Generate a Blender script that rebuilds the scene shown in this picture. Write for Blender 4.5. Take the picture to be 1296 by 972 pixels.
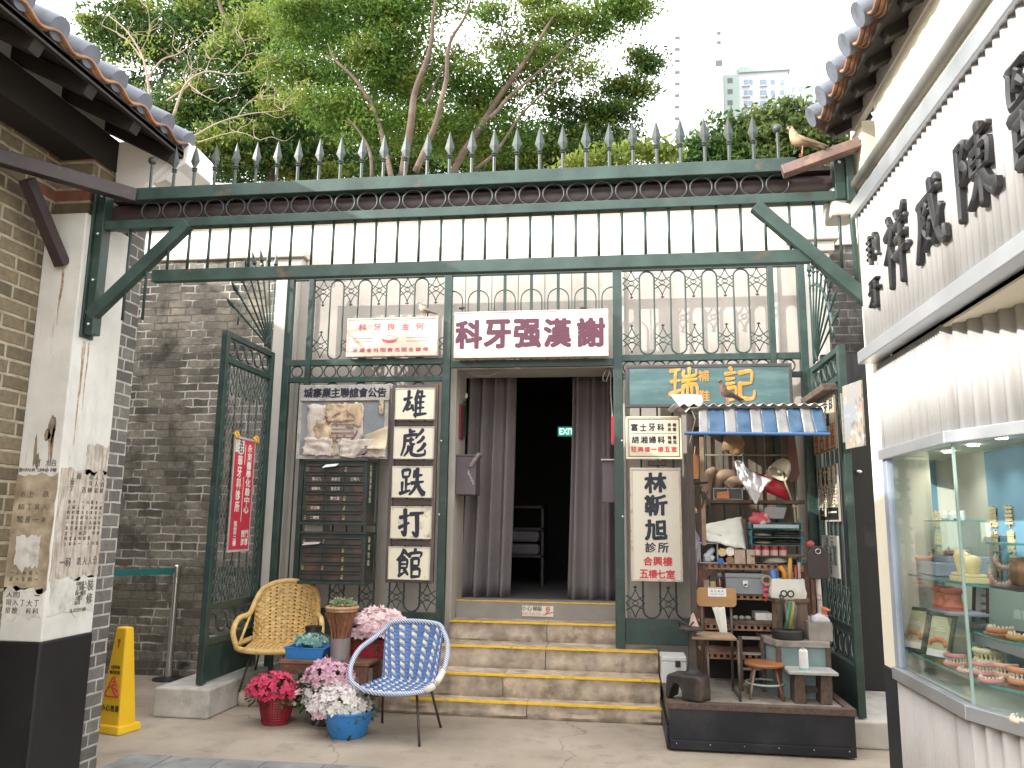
import bpy, bmesh, math, random
import numpy as np
from mathutils import Vector, Matrix, noise
R_ = math.radians
for _o in list(bpy.data.objects): bpy.data.objects.remove(_o)
scene = bpy.context.scene
COL = scene.collection

# ------------------------------------------------------------------ camera, sky, sun, exposure
FOC, PITCH, ROLL, YAW, CAMZ = 1020.0, R_(9.8), R_(.73), R_(7.88), 1.55
_cy, _sy = math.cos(YAW), math.sin(YAW)
FW = Vector((-_sy*math.cos(PITCH), _cy*math.cos(PITCH), math.sin(PITCH)))
_r = Vector((_cy, _sy, 0)); _u = _r.cross(FW)
RT = _r*math.cos(ROLL) + _u*math.sin(ROLL); UP = -_r*math.sin(ROLL) + _u*math.cos(ROLL)
CAMP = Vector((0, 0, CAMZ))
cd = bpy.data.cameras.new('camera'); cam = bpy.data.objects.new('camera', cd); COL.objects.link(cam)
cam.matrix_world = Matrix(((RT.x, UP.x, -FW.x, 0), (RT.y, UP.y, -FW.y, 0), (RT.z, UP.z, -FW.z, CAMZ), (0, 0, 0, 1)))
cd.sensor_width = 36; cd.lens = FOC/1296*36; cd.clip_end = 2000; cd.clip_start = .05
scene.camera = cam

SUN_EL, SUN_DIR = 27.0, Vector((.82, .42, 0)).normalized()      # SUN_DIR: where the light travels
SKY, SUNP, EXPO = .15, 2.0, 1.88
w = bpy.data.worlds.new('World'); scene.world = w; w.use_nodes = True
nt = w.node_tree; bg = nt.nodes['Background']
sky = nt.nodes.new('ShaderNodeTexSky'); sky.sky_type = 'NISHITA'; sky.sun_disc = False
sky.sun_elevation = R_(SUN_EL); sky.sun_rotation = math.atan2(-SUN_DIR.x, -SUN_DIR.y)
sky.dust_density = 3.0; sky.air_density = 1.0; sky.ozone_density = 1.0
# thin bright cloud veil over the blue
tcw = nt.nodes.new('ShaderNodeTexCoord'); nz = nt.nodes.new('ShaderNodeTexNoise'); nz.inputs['Scale'].default_value = 2.2
nz.inputs['Detail'].default_value = 6
rmp = nt.nodes.new('ShaderNodeMapRange'); rmp.inputs[1].default_value = .38; rmp.inputs[2].default_value = .62
rmp.inputs[3].default_value = .45; rmp.inputs[4].default_value = .92
mxw = nt.nodes.new('ShaderNodeMix'); mxw.data_type = 'RGBA'
mxw.inputs[7].default_value = (8.5, 8.25, 7.9, 1)
nt.links.new(tcw.outputs['Generated'], nz.inputs['Vector']); nt.links.new(nz.outputs['Fac'], rmp.inputs[0])
nt.links.new(rmp.outputs[0], mxw.inputs[0]); nt.links.new(sky.outputs[0], mxw.inputs[6])
nt.links.new(mxw.outputs[2], bg.inputs[0]); bg.inputs[1].default_value = SKY
sl = bpy.data.lights.new('sun', 'SUN'); sl.energy = SUNP; sl.angle = R_(.5); sl.color = (1, .965, .90)
so = bpy.data.objects.new('sun', sl); COL.objects.link(so)
sd = SUN_DIR*math.cos(R_(SUN_EL)) + Vector((0, 0, -math.sin(R_(SUN_EL))))
so.rotation_euler = sd.to_track_quat('-Z', 'Y').to_euler(); so.location = (-6, -3, 8)
vs = scene.view_settings; vs.view_transform = 'Standard'; vs.look = 'None'; vs.exposure = EXPO; vs.gamma = 1
scene.cycles.max_bounces = 8; scene.cycles.use_denoising = True
scene.cycles.transparent_max_bounces = 12

# ------------------------------------------------------------------ photo pixel -> point on a plane
def ray(x, y): return FW + RT*((x-648)/FOC) - UP*((y-486)/FOC)
def PY(x, y, Y): d = ray(x, y); return CAMP + d*(Y/d.y)
def PX(x, y, X): d = ray(x, y); return CAMP + d*(X/d.x)
def PZ(x, y, Z): d = ray(x, y); return CAMP + d*((Z-CAMZ)/d.z)
def rect(x0, y0, x1, y1, Y):
    a, b = PY(x0, (y0+y1)/2, Y), PY(x1, (y0+y1)/2, Y); c, d = PY((x0+x1)/2, y0, Y), PY((x0+x1)/2, y1, Y)
    return a.x, b.x, d.z, c.z                        # X0, X1, Z0, Z1

# ------------------------------------------------------------------ mesh builder
V = Vector
class MB:
    def __init__(s): s.v = []; s.f = []
    def add(s, vs, fs):
        o = len(s.v); s.v += [tuple(v) for v in vs]; s.f += [tuple(i+o for i in f) for f in fs]; return s
    def box(s, x0, x1, y0, y1, z0, z1):
        return s.add([(x0,y0,z0),(x1,y0,z0),(x1,y1,z0),(x0,y1,z0),(x0,y0,z1),(x1,y0,z1),(x1,y1,z1),(x0,y1,z1)],
                     [(0,3,2,1),(4,5,6,7),(0,1,5,4),(1,2,6,5),(2,3,7,6),(3,0,4,7)])
    def obox(s, c, a, b, d):                          # centre and three half vectors
        c, a, b, d = V(c), V(a), V(b), V(d)
        if a.cross(b).dot(d) < 0: a = -a
        return s.add([c-a-b-d, c+a-b-d, c+a+b-d, c-a+b-d, c-a-b+d, c+a-b+d, c+a+b+d, c-a+b+d],
                     [(0,3,2,1),(4,5,6,7),(0,1,5,4),(1,2,6,5),(2,3,7,6),(3,0,4,7)])
    def bar(s, p, q, wd, ht, up=(0, 0, 1)):
        p, q = V(p), V(q); d = q-p; u = V(up); sd = d.cross(u)
        if sd.length < 1e-6: u = V((0, 1, 0)); sd = d.cross(u)
        sd.normalize(); u = sd.cross(d).normalized()
        return s.obox((p+q)/2, d/2, sd*wd/2, u*ht/2)
    def tube(s, pts, r, n=8, closed=False, sx=1.0):
        pts = [V(p) for p in pts]; m = len(pts); rr = r if isinstance(r, (list, tuple)) else [r]*m
        t = []
        for i in range(m):
            a = pts[(i-1) % m] if (closed or i > 0) else pts[i]; b = pts[(i+1) % m] if (closed or i < m-1) else pts[i]
            d = b-a; t.append(d.normalized() if d.length > 1e-9 else V((0, 0, 1)))
        u = t[0].orthogonal().normalized(); vs = []
        for i in range(m):
            u = u - t[i]*u.dot(t[i])
            if u.length < 1e-6: u = t[i].orthogonal()
            u.normalize(); b = t[i].cross(u)
            vs += [pts[i] + (u*math.cos(k*2*math.pi/n)*sx + b*math.sin(k*2*math.pi/n))*rr[i] for k in range(n)]
        fs = []
        for i in range(m if closed else m-1):
            j = (i+1) % m
            fs += [(i*n+k, i*n+(k+1) % n, j*n+(k+1) % n, j*n+k) for k in range(n)]
        if not closed: fs += [tuple(range(n-1, -1, -1)), tuple((m-1)*n+k for k in range(n))]
        return s.add(vs, fs)
    def lathe(s, prof, c=(0, 0, 0), n=24, ax=(0, 0, 1), sq=(1, 1)):
        c = V(c); ax = V(ax).normalized(); u = ax.orthogonal().normalized() if abs(ax.z) < .999 else V((1, 0, 0)); b = ax.cross(u)
        vs = []; m = len(prof)
        for r, z in prof:
            vs += [c + ax*z + (u*math.cos(k*2*math.pi/n)*sq[0] + b*math.sin(k*2*math.pi/n)*sq[1])*r for k in range(n)]
        fs = [(i*n+k, i*n+(k+1) % n, (i+1)*n+(k+1) % n, (i+1)*n+k) for i in range(m-1) for k in range(n)]
        if prof[0][0] > 1e-4: fs.append(tuple(range(n-1, -1, -1)))
        if prof[-1][0] > 1e-4: fs.append(tuple((m-1)*n+k for k in range(n)))
        return s.add(vs, fs)
    def cyl(s, p, q, r, n=16): p, q = V(p), V(q); return s.lathe([(r, 0), (r, (q-p).length)], p, n, q-p)
    def prism(s, poly, O, U, W, d):                   # polygon in the plane (U, W) pushed along U x W by d
        O, U, W = V(O), V(U), V(W); N = U.cross(W).normalized()*d; n = len(poly)
        vs = [O+U*x+W*y for x, y in poly] + [O+U*x+W*y+N for x, y in poly]
        return s.add(vs, [tuple(range(n-1, -1, -1)), tuple(range(n, 2*n))] + [(i, (i+1) % n, n+(i+1) % n, n+i) for i in range(n)])
    def sheet(s, rows):
        m = len(rows[0])
        return s.add([p for r in rows for p in r], [(i*m+j, i*m+j+1, (i+1)*m+j+1, (i+1)*m+j) for i in range(len(rows)-1) for j in range(m-1)])
    def blob(s, c, r, n=12, rough=0, seed=0):
        c = V(c); r = (r, r, r) if not isinstance(r, (tuple, list)) else r; vs = []; m = n//2+1
        for i in range(m):
            th = math.pi*i/(m-1)
            for k in range(n):
                ph = 2*math.pi*k/n; d = V((math.sin(th)*math.cos(ph), math.sin(th)*math.sin(ph), math.cos(th)))
                q = 1 + (rough*noise.noise(d*1.7+V((seed*3.1, seed, 0))) if rough else 0)
                vs.append(c + V((d.x*r[0], d.y*r[1], d.z*r[2]))*q)
        return s.add(vs, [(i*n+k, (i+1)*n+k, (i+1)*n+(k+1) % n, i*n+(k+1) % n) for i in range(m-1) for k in range(n)])
    def ring(s, c, R, r, u=(1, 0, 0), w_=(0, 0, 1), n=20, m=6):
        c, u, w_ = V(c), V(u), V(w_)
        return s.tube([c+(u*math.cos(2*math.pi*k/n)+w_*math.sin(2*math.pi*k/n))*R for k in range(n)], r, m, True)
    def text(s, t, c, u, w_, wd, ht, bold=.0, th=.002, slant=0, rough=0, vertical=False, seed=0):
        """lettering centred on c, u = reading direction, w_ = up; fitted to wd x ht"""
        if vertical:
            n = len(t)
            for i, ch in enumerate(t):
                if ch != ' ': s.text(ch, V(c)+V(w_)*(ht/2-(i+.5)*ht/n), u, w_, wd, ht/n*.88, bold, th, slant, rough, seed=i)
            return s
        key = t
        if key not in _TX:
            cu = bpy.data.curves.new('t', 'FONT'); cu.body = t; cu.size = 1; cu.resolution_u = 4
            ob = bpy.data.objects.new('t', cu); COL.objects.link(ob)
            dg = bpy.context.evaluated_depsgraph_get(); me = bpy.data.meshes.new_from_object(ob.evaluated_get(dg))
            bm = bmesh.new(); bm.from_mesh(me)
            bmesh.ops.remove_doubles(bm, verts=bm.verts, dist=1e-4)
            _TX[key] = ([tuple(v.co) for v in bm.verts], [tuple(v.index for v in f.verts) for f in bm.faces], [tuple(v.index for v in e.verts) for e in bm.edges if len(e.link_faces) == 1])
            bm.free(); bpy.data.objects.remove(ob); bpy.data.curves.remove(cu); bpy.data.meshes.remove(me)
        vs, fs, be = _TX[key]
        if not vs: return s
        xs = [v[0] for v in vs]; ys = [v[1] for v in vs]
        x0, x1, y0, y1 = min(xs), max(xs), min(ys), max(ys); u, w_, c = V(u).normalized(), V(w_).normalized(), V(c); N = u.cross(w_)
        wx, wy = x1-x0, y1-y0
        if len(t) == 1: wx, wy = max(wx, wy*.55), max(wy, wx*.55)
        def pt(v, z, dx=0, dy=0):
            a = (v[0]-(x0+x1)/2)/max(wx, 1e-6); b = (v[1]-(y0+y1)/2)/max(wy, 1e-6)
            if rough:
                q = noise.noise_vector(V((a*4+seed*7, b*4, 3.3)))*rough; a += q.x; b += q.y + slant*a
            return c + u*(a*wd+dx) + w_*(b*ht+dy) + N*z
        n = len(vs); bb = bold*min(ht, wd if len(t) == 1 else ht)
        for k, (dx, dy) in enumerate(((0, 0), (1, .6), (-1, .6), (1, -.6), (-1, -.6), (0, 1), (0, -1)) if bold else ((0, 0),)):
            z = th+.00015*k
            s.add([pt(v, z, dx*bb, dy*bb) for v in vs] + [pt(v, 0, dx*bb, dy*bb) for v in vs], list(fs) + [(b, a, a+n, b+n) for a, b in be])
        return s
_TX = {}

def mobj(name, mb, mat, parent=None, sub=(0, 0, 0), smooth=None, bev=0, solid=0, subd=0):
    me = bpy.data.meshes.new(name)
    a = np.array(mb.v, dtype=np.float64).reshape(-1, 3) - np.array(sub)
    me.from_pydata(a.tolist(), [], mb.f); me.update()
    if smooth:
        me.shade_smooth()
        if smooth is not True: me.set_sharp_from_angle(angle=R_(smooth))
    if mat: me.materials.append(mat)
    o = bpy.data.objects.new(name, me); COL.objects.link(o)
    if parent: o.parent = parent
    if solid: m = o.modifiers.new('s', 'SOLIDIFY'); m.thickness = solid; m.offset = 0
    if bev:
        m = o.modifiers.new('b', 'BEVEL'); m.width = bev; m.segments = 2; m.limit_method = 'ANGLE'; m.angle_limit = R_(40)
    if subd: m = o.modifiers.new('d', 'SUBSURF'); m.levels = m.render_levels = subd
    return o
def props(o, label, cat, group=None, kind=None):
    if label: o['label'] = label
    if cat: o['category'] = cat
    if group: o['group'] = group
    if kind: o['kind'] = kind
    return o
class T:
    """a thing: an Empty at its base; local=True: parts are given round the origin, else in world coordinates"""
    def __init__(s, name, label, cat, loc=(0, 0, 0), rz=0, group=None, local=False):
        s.o = bpy.data.objects.new(name, None); COL.objects.link(s.o); s.o.location = loc; s.o.rotation_euler = (0, 0, rz)
        s.o.empty_display_size = .1; s.sub = (0, 0, 0) if local else tuple(loc); props(s.o, label, cat, group)
    def part(s, name, mb, mat, parent=None, label=None, **k):
        o = mobj(name, mb, mat, parent or s.o, s.sub, **k)
        if label: o['label'] = label
        return o
def single(name, mb, mat, label, cat, group=None, loc=(0, 0, 0), **k):
    o = mobj(name, mb, mat, None, loc, **k); o.location = loc; return props(o, label, cat, group)
def struct(name, mb, mat, **k): o = mobj(name, mb, mat, **k); o['kind'] = 'structure'; return o
def copy_tree(o, parent=None, label=None, loc=None, rz=None, scale=None):
    c = o.copy(); COL.objects.link(c)
    if parent: c.parent = parent
    if label: c['label'] = label
    if loc is not None: c.location = loc
    if rz is not None: c.rotation_euler[2] = rz
    if scale: c.scale = scale
    for ch in list(o.children): copy_tree(ch, c)
    return c

# ------------------------------------------------------------------ procedural materials
def new_mat(name):
    m = bpy.data.materials.new(name); m.use_nodes = True; t = m.node_tree; return m, t, t.nodes['Principled BSDF']
def nd(t, kind, **inp):
    n = t.nodes.new('ShaderNode'+kind)
    for k, v in inp.items():
        if k in ('Fac_', ): continue
        n.inputs[k.replace('_', ' ')].default_value = v
    return n
def c4(c): return (c[0], c[1], c[2], 1)
def mixc(t, fac, a, b, mode='MIX'):
    n = t.nodes.new('ShaderNodeMix'); n.data_type = 'RGBA'; n.blend_type = mode
    for i, x in ((0, fac), (6, a), (7, b)):
        if hasattr(x, 'is_linked') or hasattr(x, 'links'): t.links.new(x, n.inputs[i])
        else: n.inputs[i].default_value = x if i == 0 else c4(x)
    return n.outputs[2]
def mrange(t, x, a, b, c=0., d=1.):
    n = t.nodes.new('ShaderNodeMapRange'); t.links.new(x, n.inputs[0])
    for i, q in enumerate((a, b, c, d)): n.inputs[i+1].default_value = q
    return n.outputs[0]
def noi(t, co, sc, det=5, rough=.55, st=None):
    n = t.nodes.new('ShaderNodeTexNoise'); n.inputs['Scale'].default_value = sc; n.inputs['Detail'].default_value = det; n.inputs['Roughness'].default_value = rough
    if st:
        mp = t.nodes.new('ShaderNodeMapping'); mp.inputs['Scale'].default_value = st; t.links.new(co, mp.inputs[0]); co = mp.outputs[0]
    t.links.new(co, n.inputs['Vector']); return n.outputs['Fac']
def bump(t, p, h, st=.3, dist=.01):
    b = t.nodes.new('ShaderNodeBump'); b.inputs['Strength'].default_value = st; b.inputs['Distance'].default_value = dist
    t.links.new(h, b.inputs['Height'])
    if p.inputs['Normal'].links: t.links.new(p.inputs['Normal'].links[0].from_socket, b.inputs['Normal'])
    t.links.new(b.outputs[0], p.inputs['Normal'])
def M(name, col, rough=.6, metal=0, var=.15, sc=5, bmp=.15, bsc=60, dirt=None, dsc=3, dlo=.5, dhi=.68, dst=None, spec=.5, grain=None, sss=0, coat=0):
    m, t, p = new_mat(name); co = t.nodes.new('ShaderNodeTexCoord').outputs['Object']
    n1 = noi(t, co, sc, st=grain)
    a = tuple(max(0, x*(1-var)) for x in col); b = tuple(min(1, x*(1+var)) for x in col)
    c = mixc(t, mrange(t, n1, .3, .7), a, b)
    if dirt: c = mixc(t, mrange(t, noi(t, co, dsc, 8, .65, dst), dlo, dhi), c, dirt)
    t.links.new(c, p.inputs['Base Color'])
    t.links.new(mrange(t, n1, .3, .7, max(.03, rough-.08), min(1, rough+.08)), p.inputs['Roughness'])
    p.inputs['Metallic'].default_value = metal; p.inputs['Specular IOR Level'].default_value = spec
    p.inputs['Coat Weight'].default_value = coat
    if bmp: bump(t, p, noi(t, co, bsc, 4, st=grain), bmp, .004)
    return m
def M_brick(name, axis, bw, bh, c1, c2, mortar, ms=.012, stain=None, slo=.45, shi=.62, red=0, hi=None, warp=.012, white=None, bstr=.9):
    m, t, p = new_mat(name); co = t.nodes.new('ShaderNodeTexCoord').outputs['Object']
    sp = t.nodes.new('ShaderNodeSeparateXYZ'); t.links.new(co, sp.inputs[0]); cb = t.nodes.new('ShaderNodeCombineXYZ')
    t.links.new(sp.outputs[axis], cb.inputs[0]); t.links.new(sp.outputs[2], cb.inputs[1])
    nw = t.nodes.new('ShaderNodeTexNoise'); nw.inputs['Scale'].default_value = 9; nw.inputs['Detail'].default_value = 3; t.links.new(co, nw.inputs['Vector'])
    vm = t.nodes.new('ShaderNodeVectorMath'); vm.operation = 'MULTIPLY_ADD'; vm.inputs[1].default_value = (warp, warp, 0)
    t.links.new(nw.outputs['Color'], vm.inputs[0]); t.links.new(cb.outputs[0], vm.inputs[2])
    br = t.nodes.new('ShaderNodeTexBrick'); br.inputs['Scale'].default_value = 1; br.inputs['Brick Width'].default_value = bw
    br.inputs['Row Height'].default_value = bh; br.inputs['Mortar Size'].default_value = ms; br.inputs['Mortar Smooth'].default_value = .35
    br.inputs['Bias'].default_value = 0; br.offset = .5; br.squash = .62; br.squash_frequency = 3
    br.inputs['Color1'].default_value = (0, 0, 0, 1); br.inputs['Color2'].default_value = (1, 1, 1, 1); br.inputs['Mortar'].default_value = (.5, .5, .5, 1)
    t.links.new(vm.outputs[0], br.inputs['Vector'])
    bc = mixc(t, mrange(t, br.outputs['Color'], 0, 1), c1, c2)
    if red: bc = mixc(t, mrange(t, br.outputs['Color'], 1-red, 1-red+.02), bc, (.24, .085, .05))
    bc = mixc(t, mrange(t, noi(t, co, 26, 6), .35, .75, 0, .55), bc, tuple(x*.6 for x in c1))
    if hi: bc = mixc(t, mrange(t, noi(t, co, 2.3, 5), .5, .7, 0, .8), bc, hi)
    mo = mixc(t, mrange(t, noi(t, co, 12, 5), .4, .7), mortar, tuple(x*.62 for x in mortar))
    if white: mo = mixc(t, mrange(t, noi(t, co, 2.0, 6), .47, .55), tuple(x*.5 for x in mortar), white)
    c = mixc(t, br.outputs['Fac'], bc, mo)
    if stain: c = mixc(t, mrange(t, noi(t, co, 2.6, 9, .7), slo, shi), c, stain)
    t.links.new(c, p.inputs['Base Color']); p.inputs['Roughness'].default_value = .88; p.inputs['Specular IOR Level'].default_value = .25
    bump(t, p, noi(t, co, 45, 6), .35, .006)
    inv = t.nodes.new('ShaderNodeMath'); inv.operation = 'SUBTRACT'; inv.inputs[0].default_value = 1; t.links.new(br.outputs['Fac'], inv.inputs[1])
    bump(t, p, inv.outputs[0], bstr, .012)
    return m
def M_emit(name, col, st):
    m, t, p = new_mat(name); p.inputs['Base Color'].default_value = c4(col); p.inputs['Emission Color'].default_value = c4(col); p.inputs['Emission Strength'].default_value = st; return m
def M_glass(name, col=(.93, .97, .95), rough=.02):
    m, t, p = new_mat(name); t.nodes.remove(p); out = t.nodes['Material Output']
    tr = t.nodes.new('ShaderNodeBsdfTransparent'); tr.inputs[0].default_value = c4(col); gl = t.nodes.new('ShaderNodeBsdfGlossy')
    gl.inputs['Roughness'].default_value = rough; lw = t.nodes.new('ShaderNodeLayerWeight')
    pw = t.nodes.new('ShaderNodeMath'); pw.operation = 'POWER'; pw.inputs[1].default_value = 5; t.links.new(lw.outputs['Facing'], pw.inputs[0])
    mx = t.nodes.new('ShaderNodeMixShader'); t.links.new(mrange(t, pw.outputs[0], 0, 1, .045, 1), mx.inputs[0]); t.links.new(tr.outputs[0], mx.inputs[1]); t.links.new(gl.outputs[0], mx.inputs[2])
    t.links.new(mx.outputs[0], out.inputs[0]); return m
def M_leaf(name, c1, c2, c3, trans=.35, rough=.5):
    m, t, p = new_mat(name); out = t.nodes['Material Output']; ge = t.nodes.new('ShaderNodeNewGeometry'); co = t.nodes.new('ShaderNodeTexCoord').outputs['Object']
    c = mixc(t, ge.outputs['Random Per Island'], c1, c2)
    c = mixc(t, mrange(t, noi(t, co, 1.1, 4), .48, .7), c, c3)
    t.links.new(c, p.inputs['Base Color']); p.inputs['Roughness'].default_value = rough; p.inputs['Specular IOR Level'].default_value = .3
    tr = t.nodes.new('ShaderNodeBsdfTranslucent'); t.links.new(c, tr.inputs[0]); mx = t.nodes.new('ShaderNodeMixShader'); mx.inputs[0].default_value = trans
    t.links.new(p.outputs[0], mx.inputs[1]); t.links.new(tr.outputs[0], mx.inputs[2]); t.links.new(mx.outputs[0], out.inputs[0]); return m
# ------------------------------------------------------------------ materials
IRON = M('green_iron_paint', (.022, .047, .041), .45, var=.3, sc=9, bmp=.25, bsc=90, dirt=(.075, .085, .07), dsc=6, dlo=.55, dhi=.75)
IRONL = M('green_iron_worn', (.034, .066, .057), .5, var=.35, sc=7, bmp=.25, dirt=(.14, .085, .05), dsc=5, dlo=.62, dhi=.74)
GALV = M('weathered_iron', (.045, .06, .056), .5, .1, var=.25, sc=8)
BROWN = M('brown_steel_paint', (.036, .023, .024), .5, var=.2, sc=6, dirt=(.11, .08, .07), dsc=7, dlo=.6, dhi=.75)
RUST = M('rusty_steel', (.15, .065, .035), .85, var=.45, sc=12, bmp=.5, dirt=(.06, .035, .028), dsc=9, dlo=.4, dhi=.62)
PLAS = M('facade_plaster', (.46, .42, .38), .9, var=.12, sc=2, bmp=.3, bsc=30, dirt=(.27, .245, .215), dsc=1.7, dlo=.5, dhi=.75, dst=(1, 1, .35))
PLASP = M('pilaster_plaster', (.58, .56, .52), .9, var=.1, sc=2, bmp=.3, bsc=25, dirt=(.36, .34, .31), dsc=1.8, dlo=.52, dhi=.75, dst=(1.4, 1.4, .3))
WHITE = M('limewash', (.74, .72, .68), .9, var=.06, sc=2, bmp=.2, bsc=25, dirt=(.5, .47, .41), dsc=2.2, dlo=.58, dhi=.8, dst=(1, 1, .4))
CREAM = M('cream_moulding', (.66, .61, .5), .85, var=.1, sc=3, bmp=.2, dirt=(.42, .36, .27), dsc=4, dlo=.52, dhi=.72)
CREAM2 = M('cream_wall_paint', (.78, .74, .6), .8, var=.05, sc=2, bmp=.12, bsc=30, dirt=(.6, .54, .4), dsc=3, dlo=.6, dhi=.8)
BLACKP = M('black_wall_paint', (.0065, .0065, .008), .5, var=.3, sc=3, bmp=.25, bsc=30, dirt=(.02, .02, .022), dsc=4, dlo=.6, dhi=.78)
NAVYP = M('navy_base_paint', (.012, .013, .02), .55, var=.3, sc=3, bmp=.15)
CONC = M('plinth_concrete', (.44, .42, .39), .9, var=.15, sc=5, bmp=.4, bsc=40, dirt=(.27, .25, .22), dsc=3.5, dlo=.5, dhi=.7)
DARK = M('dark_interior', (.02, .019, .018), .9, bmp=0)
STEEL = M('stainless_steel', (.6, .6, .6), .28, 1, var=.06, sc=4, bmp=.05, grain=(1, 1, .05))
ALU = M('aluminium_trim', (.5, .53, .56), .4, .7, var=.08, sc=4, bmp=.1)
WOODD = M('dark_weathered_wood', (.085, .055, .042), .75, var=.4, sc=8, bmp=.4, bsc=30, grain=(6, 1, 6), dirt=(.16, .12, .095), dsc=5, dlo=.52, dhi=.72)
WOODG = M('grey_worn_wood', (.26, .235, .205), .85, var=.3, sc=8, bmp=.4, bsc=30, grain=(1, 6, 6), dirt=(.14, .12, .10), dsc=5, dlo=.5, dhi=.7)
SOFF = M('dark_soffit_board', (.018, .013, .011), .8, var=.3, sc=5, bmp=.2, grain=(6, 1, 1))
TERRA = M('terracotta_pan_tile', (.30, .155, .085), .85, var=.35, sc=6, bmp=.4, dirt=(.12, .085, .065), dsc=5, dlo=.5, dhi=.7)
CAPT = M('grey_cap_tile', (.135, .15, .185), .75, var=.2, sc=7, bmp=.35, dirt=(.07, .075, .08), dsc=6, dlo=.55, dhi=.72)
B_LEFT = M_brick('yellow_grey_brick', 1, .30, .088, (.12, .10, .07), (.25, .20, .13), (.38, .34, .25), .012, stain=(.05, .045, .04), slo=.6, shi=.8, red=.09)
B_STRIP = M_brick('grey_corner_brick', 1, .20, .079, (.10, .095, .088), (.19, .18, .165), (.42, .40, .37), .009, stain=(.06, .06, .055), slo=.6, shi=.8)
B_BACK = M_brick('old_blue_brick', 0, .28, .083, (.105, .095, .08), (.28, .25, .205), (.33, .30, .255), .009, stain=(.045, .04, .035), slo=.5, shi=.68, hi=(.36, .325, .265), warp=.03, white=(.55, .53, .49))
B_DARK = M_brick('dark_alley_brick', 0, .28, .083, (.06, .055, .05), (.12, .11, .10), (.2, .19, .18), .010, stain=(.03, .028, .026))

# ------------------------------------------------------------------ ground
def ground_mat():
    m, t, p = new_mat('worn_concrete'); co = t.nodes.new('ShaderNodeTexCoord').outputs['Object']
    c = mixc(t, mrange(t, noi(t, co, 1.1, 6), .35, .68), (.265, .218, .168), (.39, .335, .27))
    c = mixc(t, mrange(t, noi(t, co, 3.7, 9, .7), .52, .7, 0, .75), c, (.19, .165, .14))
    c = mixc(t, mrange(t, noi(t, co, 14, 7, .7), .64, .72, 0, .8), c, (.46, .42, .36))
    c = mixc(t, mrange(t, noi(t, co, 60, 3), .62, .75, 0, .5), c, (.13, .12, .1))
    vo = t.nodes.new('ShaderNodeTexVoronoi'); vo.feature = 'DISTANCE_TO_EDGE'; vo.inputs['Scale'].default_value = .38
    nn = t.nodes.new('ShaderNodeTexNoise'); nn.inputs['Scale'].default_value = 3; nn.inputs['Detail'].default_value = 6; t.links.new(co, nn.inputs['Vector'])
    va = t.nodes.new('ShaderNodeVectorMath'); va.operation = 'MULTIPLY_ADD'; va.inputs[1].default_value = (.5, .5, 0)
    t.links.new(nn.outputs['Color'], va.inputs[0]); t.links.new(co, va.inputs[2]); t.links.new(va.outputs[0], vo.inputs['Vector'])
    cr = mrange(t, vo.outputs['Distance'], 0, .0028, .8, 0); c = mixc(t, cr, c, (.13, .115, .1))
    t.links.new(c, p.inputs['Base Color']); t.links.new(mrange(t, noi(t, co, 2, 5), .3, .7, .6, .92), p.inputs['Roughness'])
    bump(t, p, noi(t, co, 30, 8, .7), .35, .006); return m
struct('ground', MB().box(-300, 300, -100, 500, -.5, 0), ground_mat())
# stone slab strip across the lane
def slab_strip():
    mb = MB(); rng = random.Random(3); x = -3.27
    while x < 1.28:
        wd = rng.uniform(.26, .42); z = .004+rng.uniform(0, .003)
        mb.box(x+.004, min(x+wd, 1.285)-.004, 4.98+rng.uniform(0, .01), 5.33-rng.uniform(0, .012), -.02, z); x += wd
    return mb
struct('paving_strip', slab_strip(), M('blue_grey_slab', (.20, .205, .205), .8, var=.35, sc=3, bmp=.4, bsc=30, dirt=(.12, .115, .1), dsc=5))
single('drain_cover', MB().lathe([(.10, 0), (.10, .008), (.085, .012), (.02, .012)], (0, 0, .001), 20), BROWN,
       'round dark floor drain cover beside the concrete plinth', 'drain cover', loc=tuple(PZ(190, 880, 0)), smooth=30)

# ------------------------------------------------------------------ brick building on the left
XL = -3.55
lb = T('brick_building', 'yellow grey brick building with white pilaster and tiled eave at the left', 'building', (XL, 4, 0))
lb.part('wall', MB().box(-9, XL, -5, 4.8, 0, 4.35), B_LEFT)
lb.part('corner_wall', MB().box(-9, -3.30, 4.8, 5.0, 0, 3.72), B_STRIP); lb.part('upper_wall', MB().box(-3.56, -3.31, 4.40, 4.80, 3.421, 3.80), B_LEFT)
def plaster_pillar():
    m, t, p = new_mat('poster_stained_plaster'); co = t.nodes.new('ShaderNodeTexCoord').outputs['Object']
    sp = t.nodes.new('ShaderNodeSeparateXYZ'); t.links.new(co, sp.inputs[0])
    c = mixc(t, mrange(t, noi(t, co, 3, 6), .35, .7), (.52, .51, .48), (.66, .655, .62))
    c = mixc(t, mrange(t, noi(t, co, 2.2, 8, .7, (1, 1, .35)), .55, .72, 0, .7), c, (.36, .35, .33))
    c = mixc(t, mrange(t, noi(t, co, 5, 7, .7, (3, 3, .35)), .60, .68, 0, .55), c, (.30, .22, .12))
    t.links.new(c, p.inputs['Base Color']); p.inputs['Roughness'].default_value = .9
    bump(t, p, noi(t, co, 30, 8, .7), .35, .006); return m
PIL = plaster_pillar()
pil = lb.part('pilaster', MB().box(XL, -3.28, 4.35, 4.8, .85, 3.42), PIL, bev=.008)
lb.part('black_base', MB().box(XL, -3.272, 4.342, 4.802, 0, .852), BLACKP, bev=.012)
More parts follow.
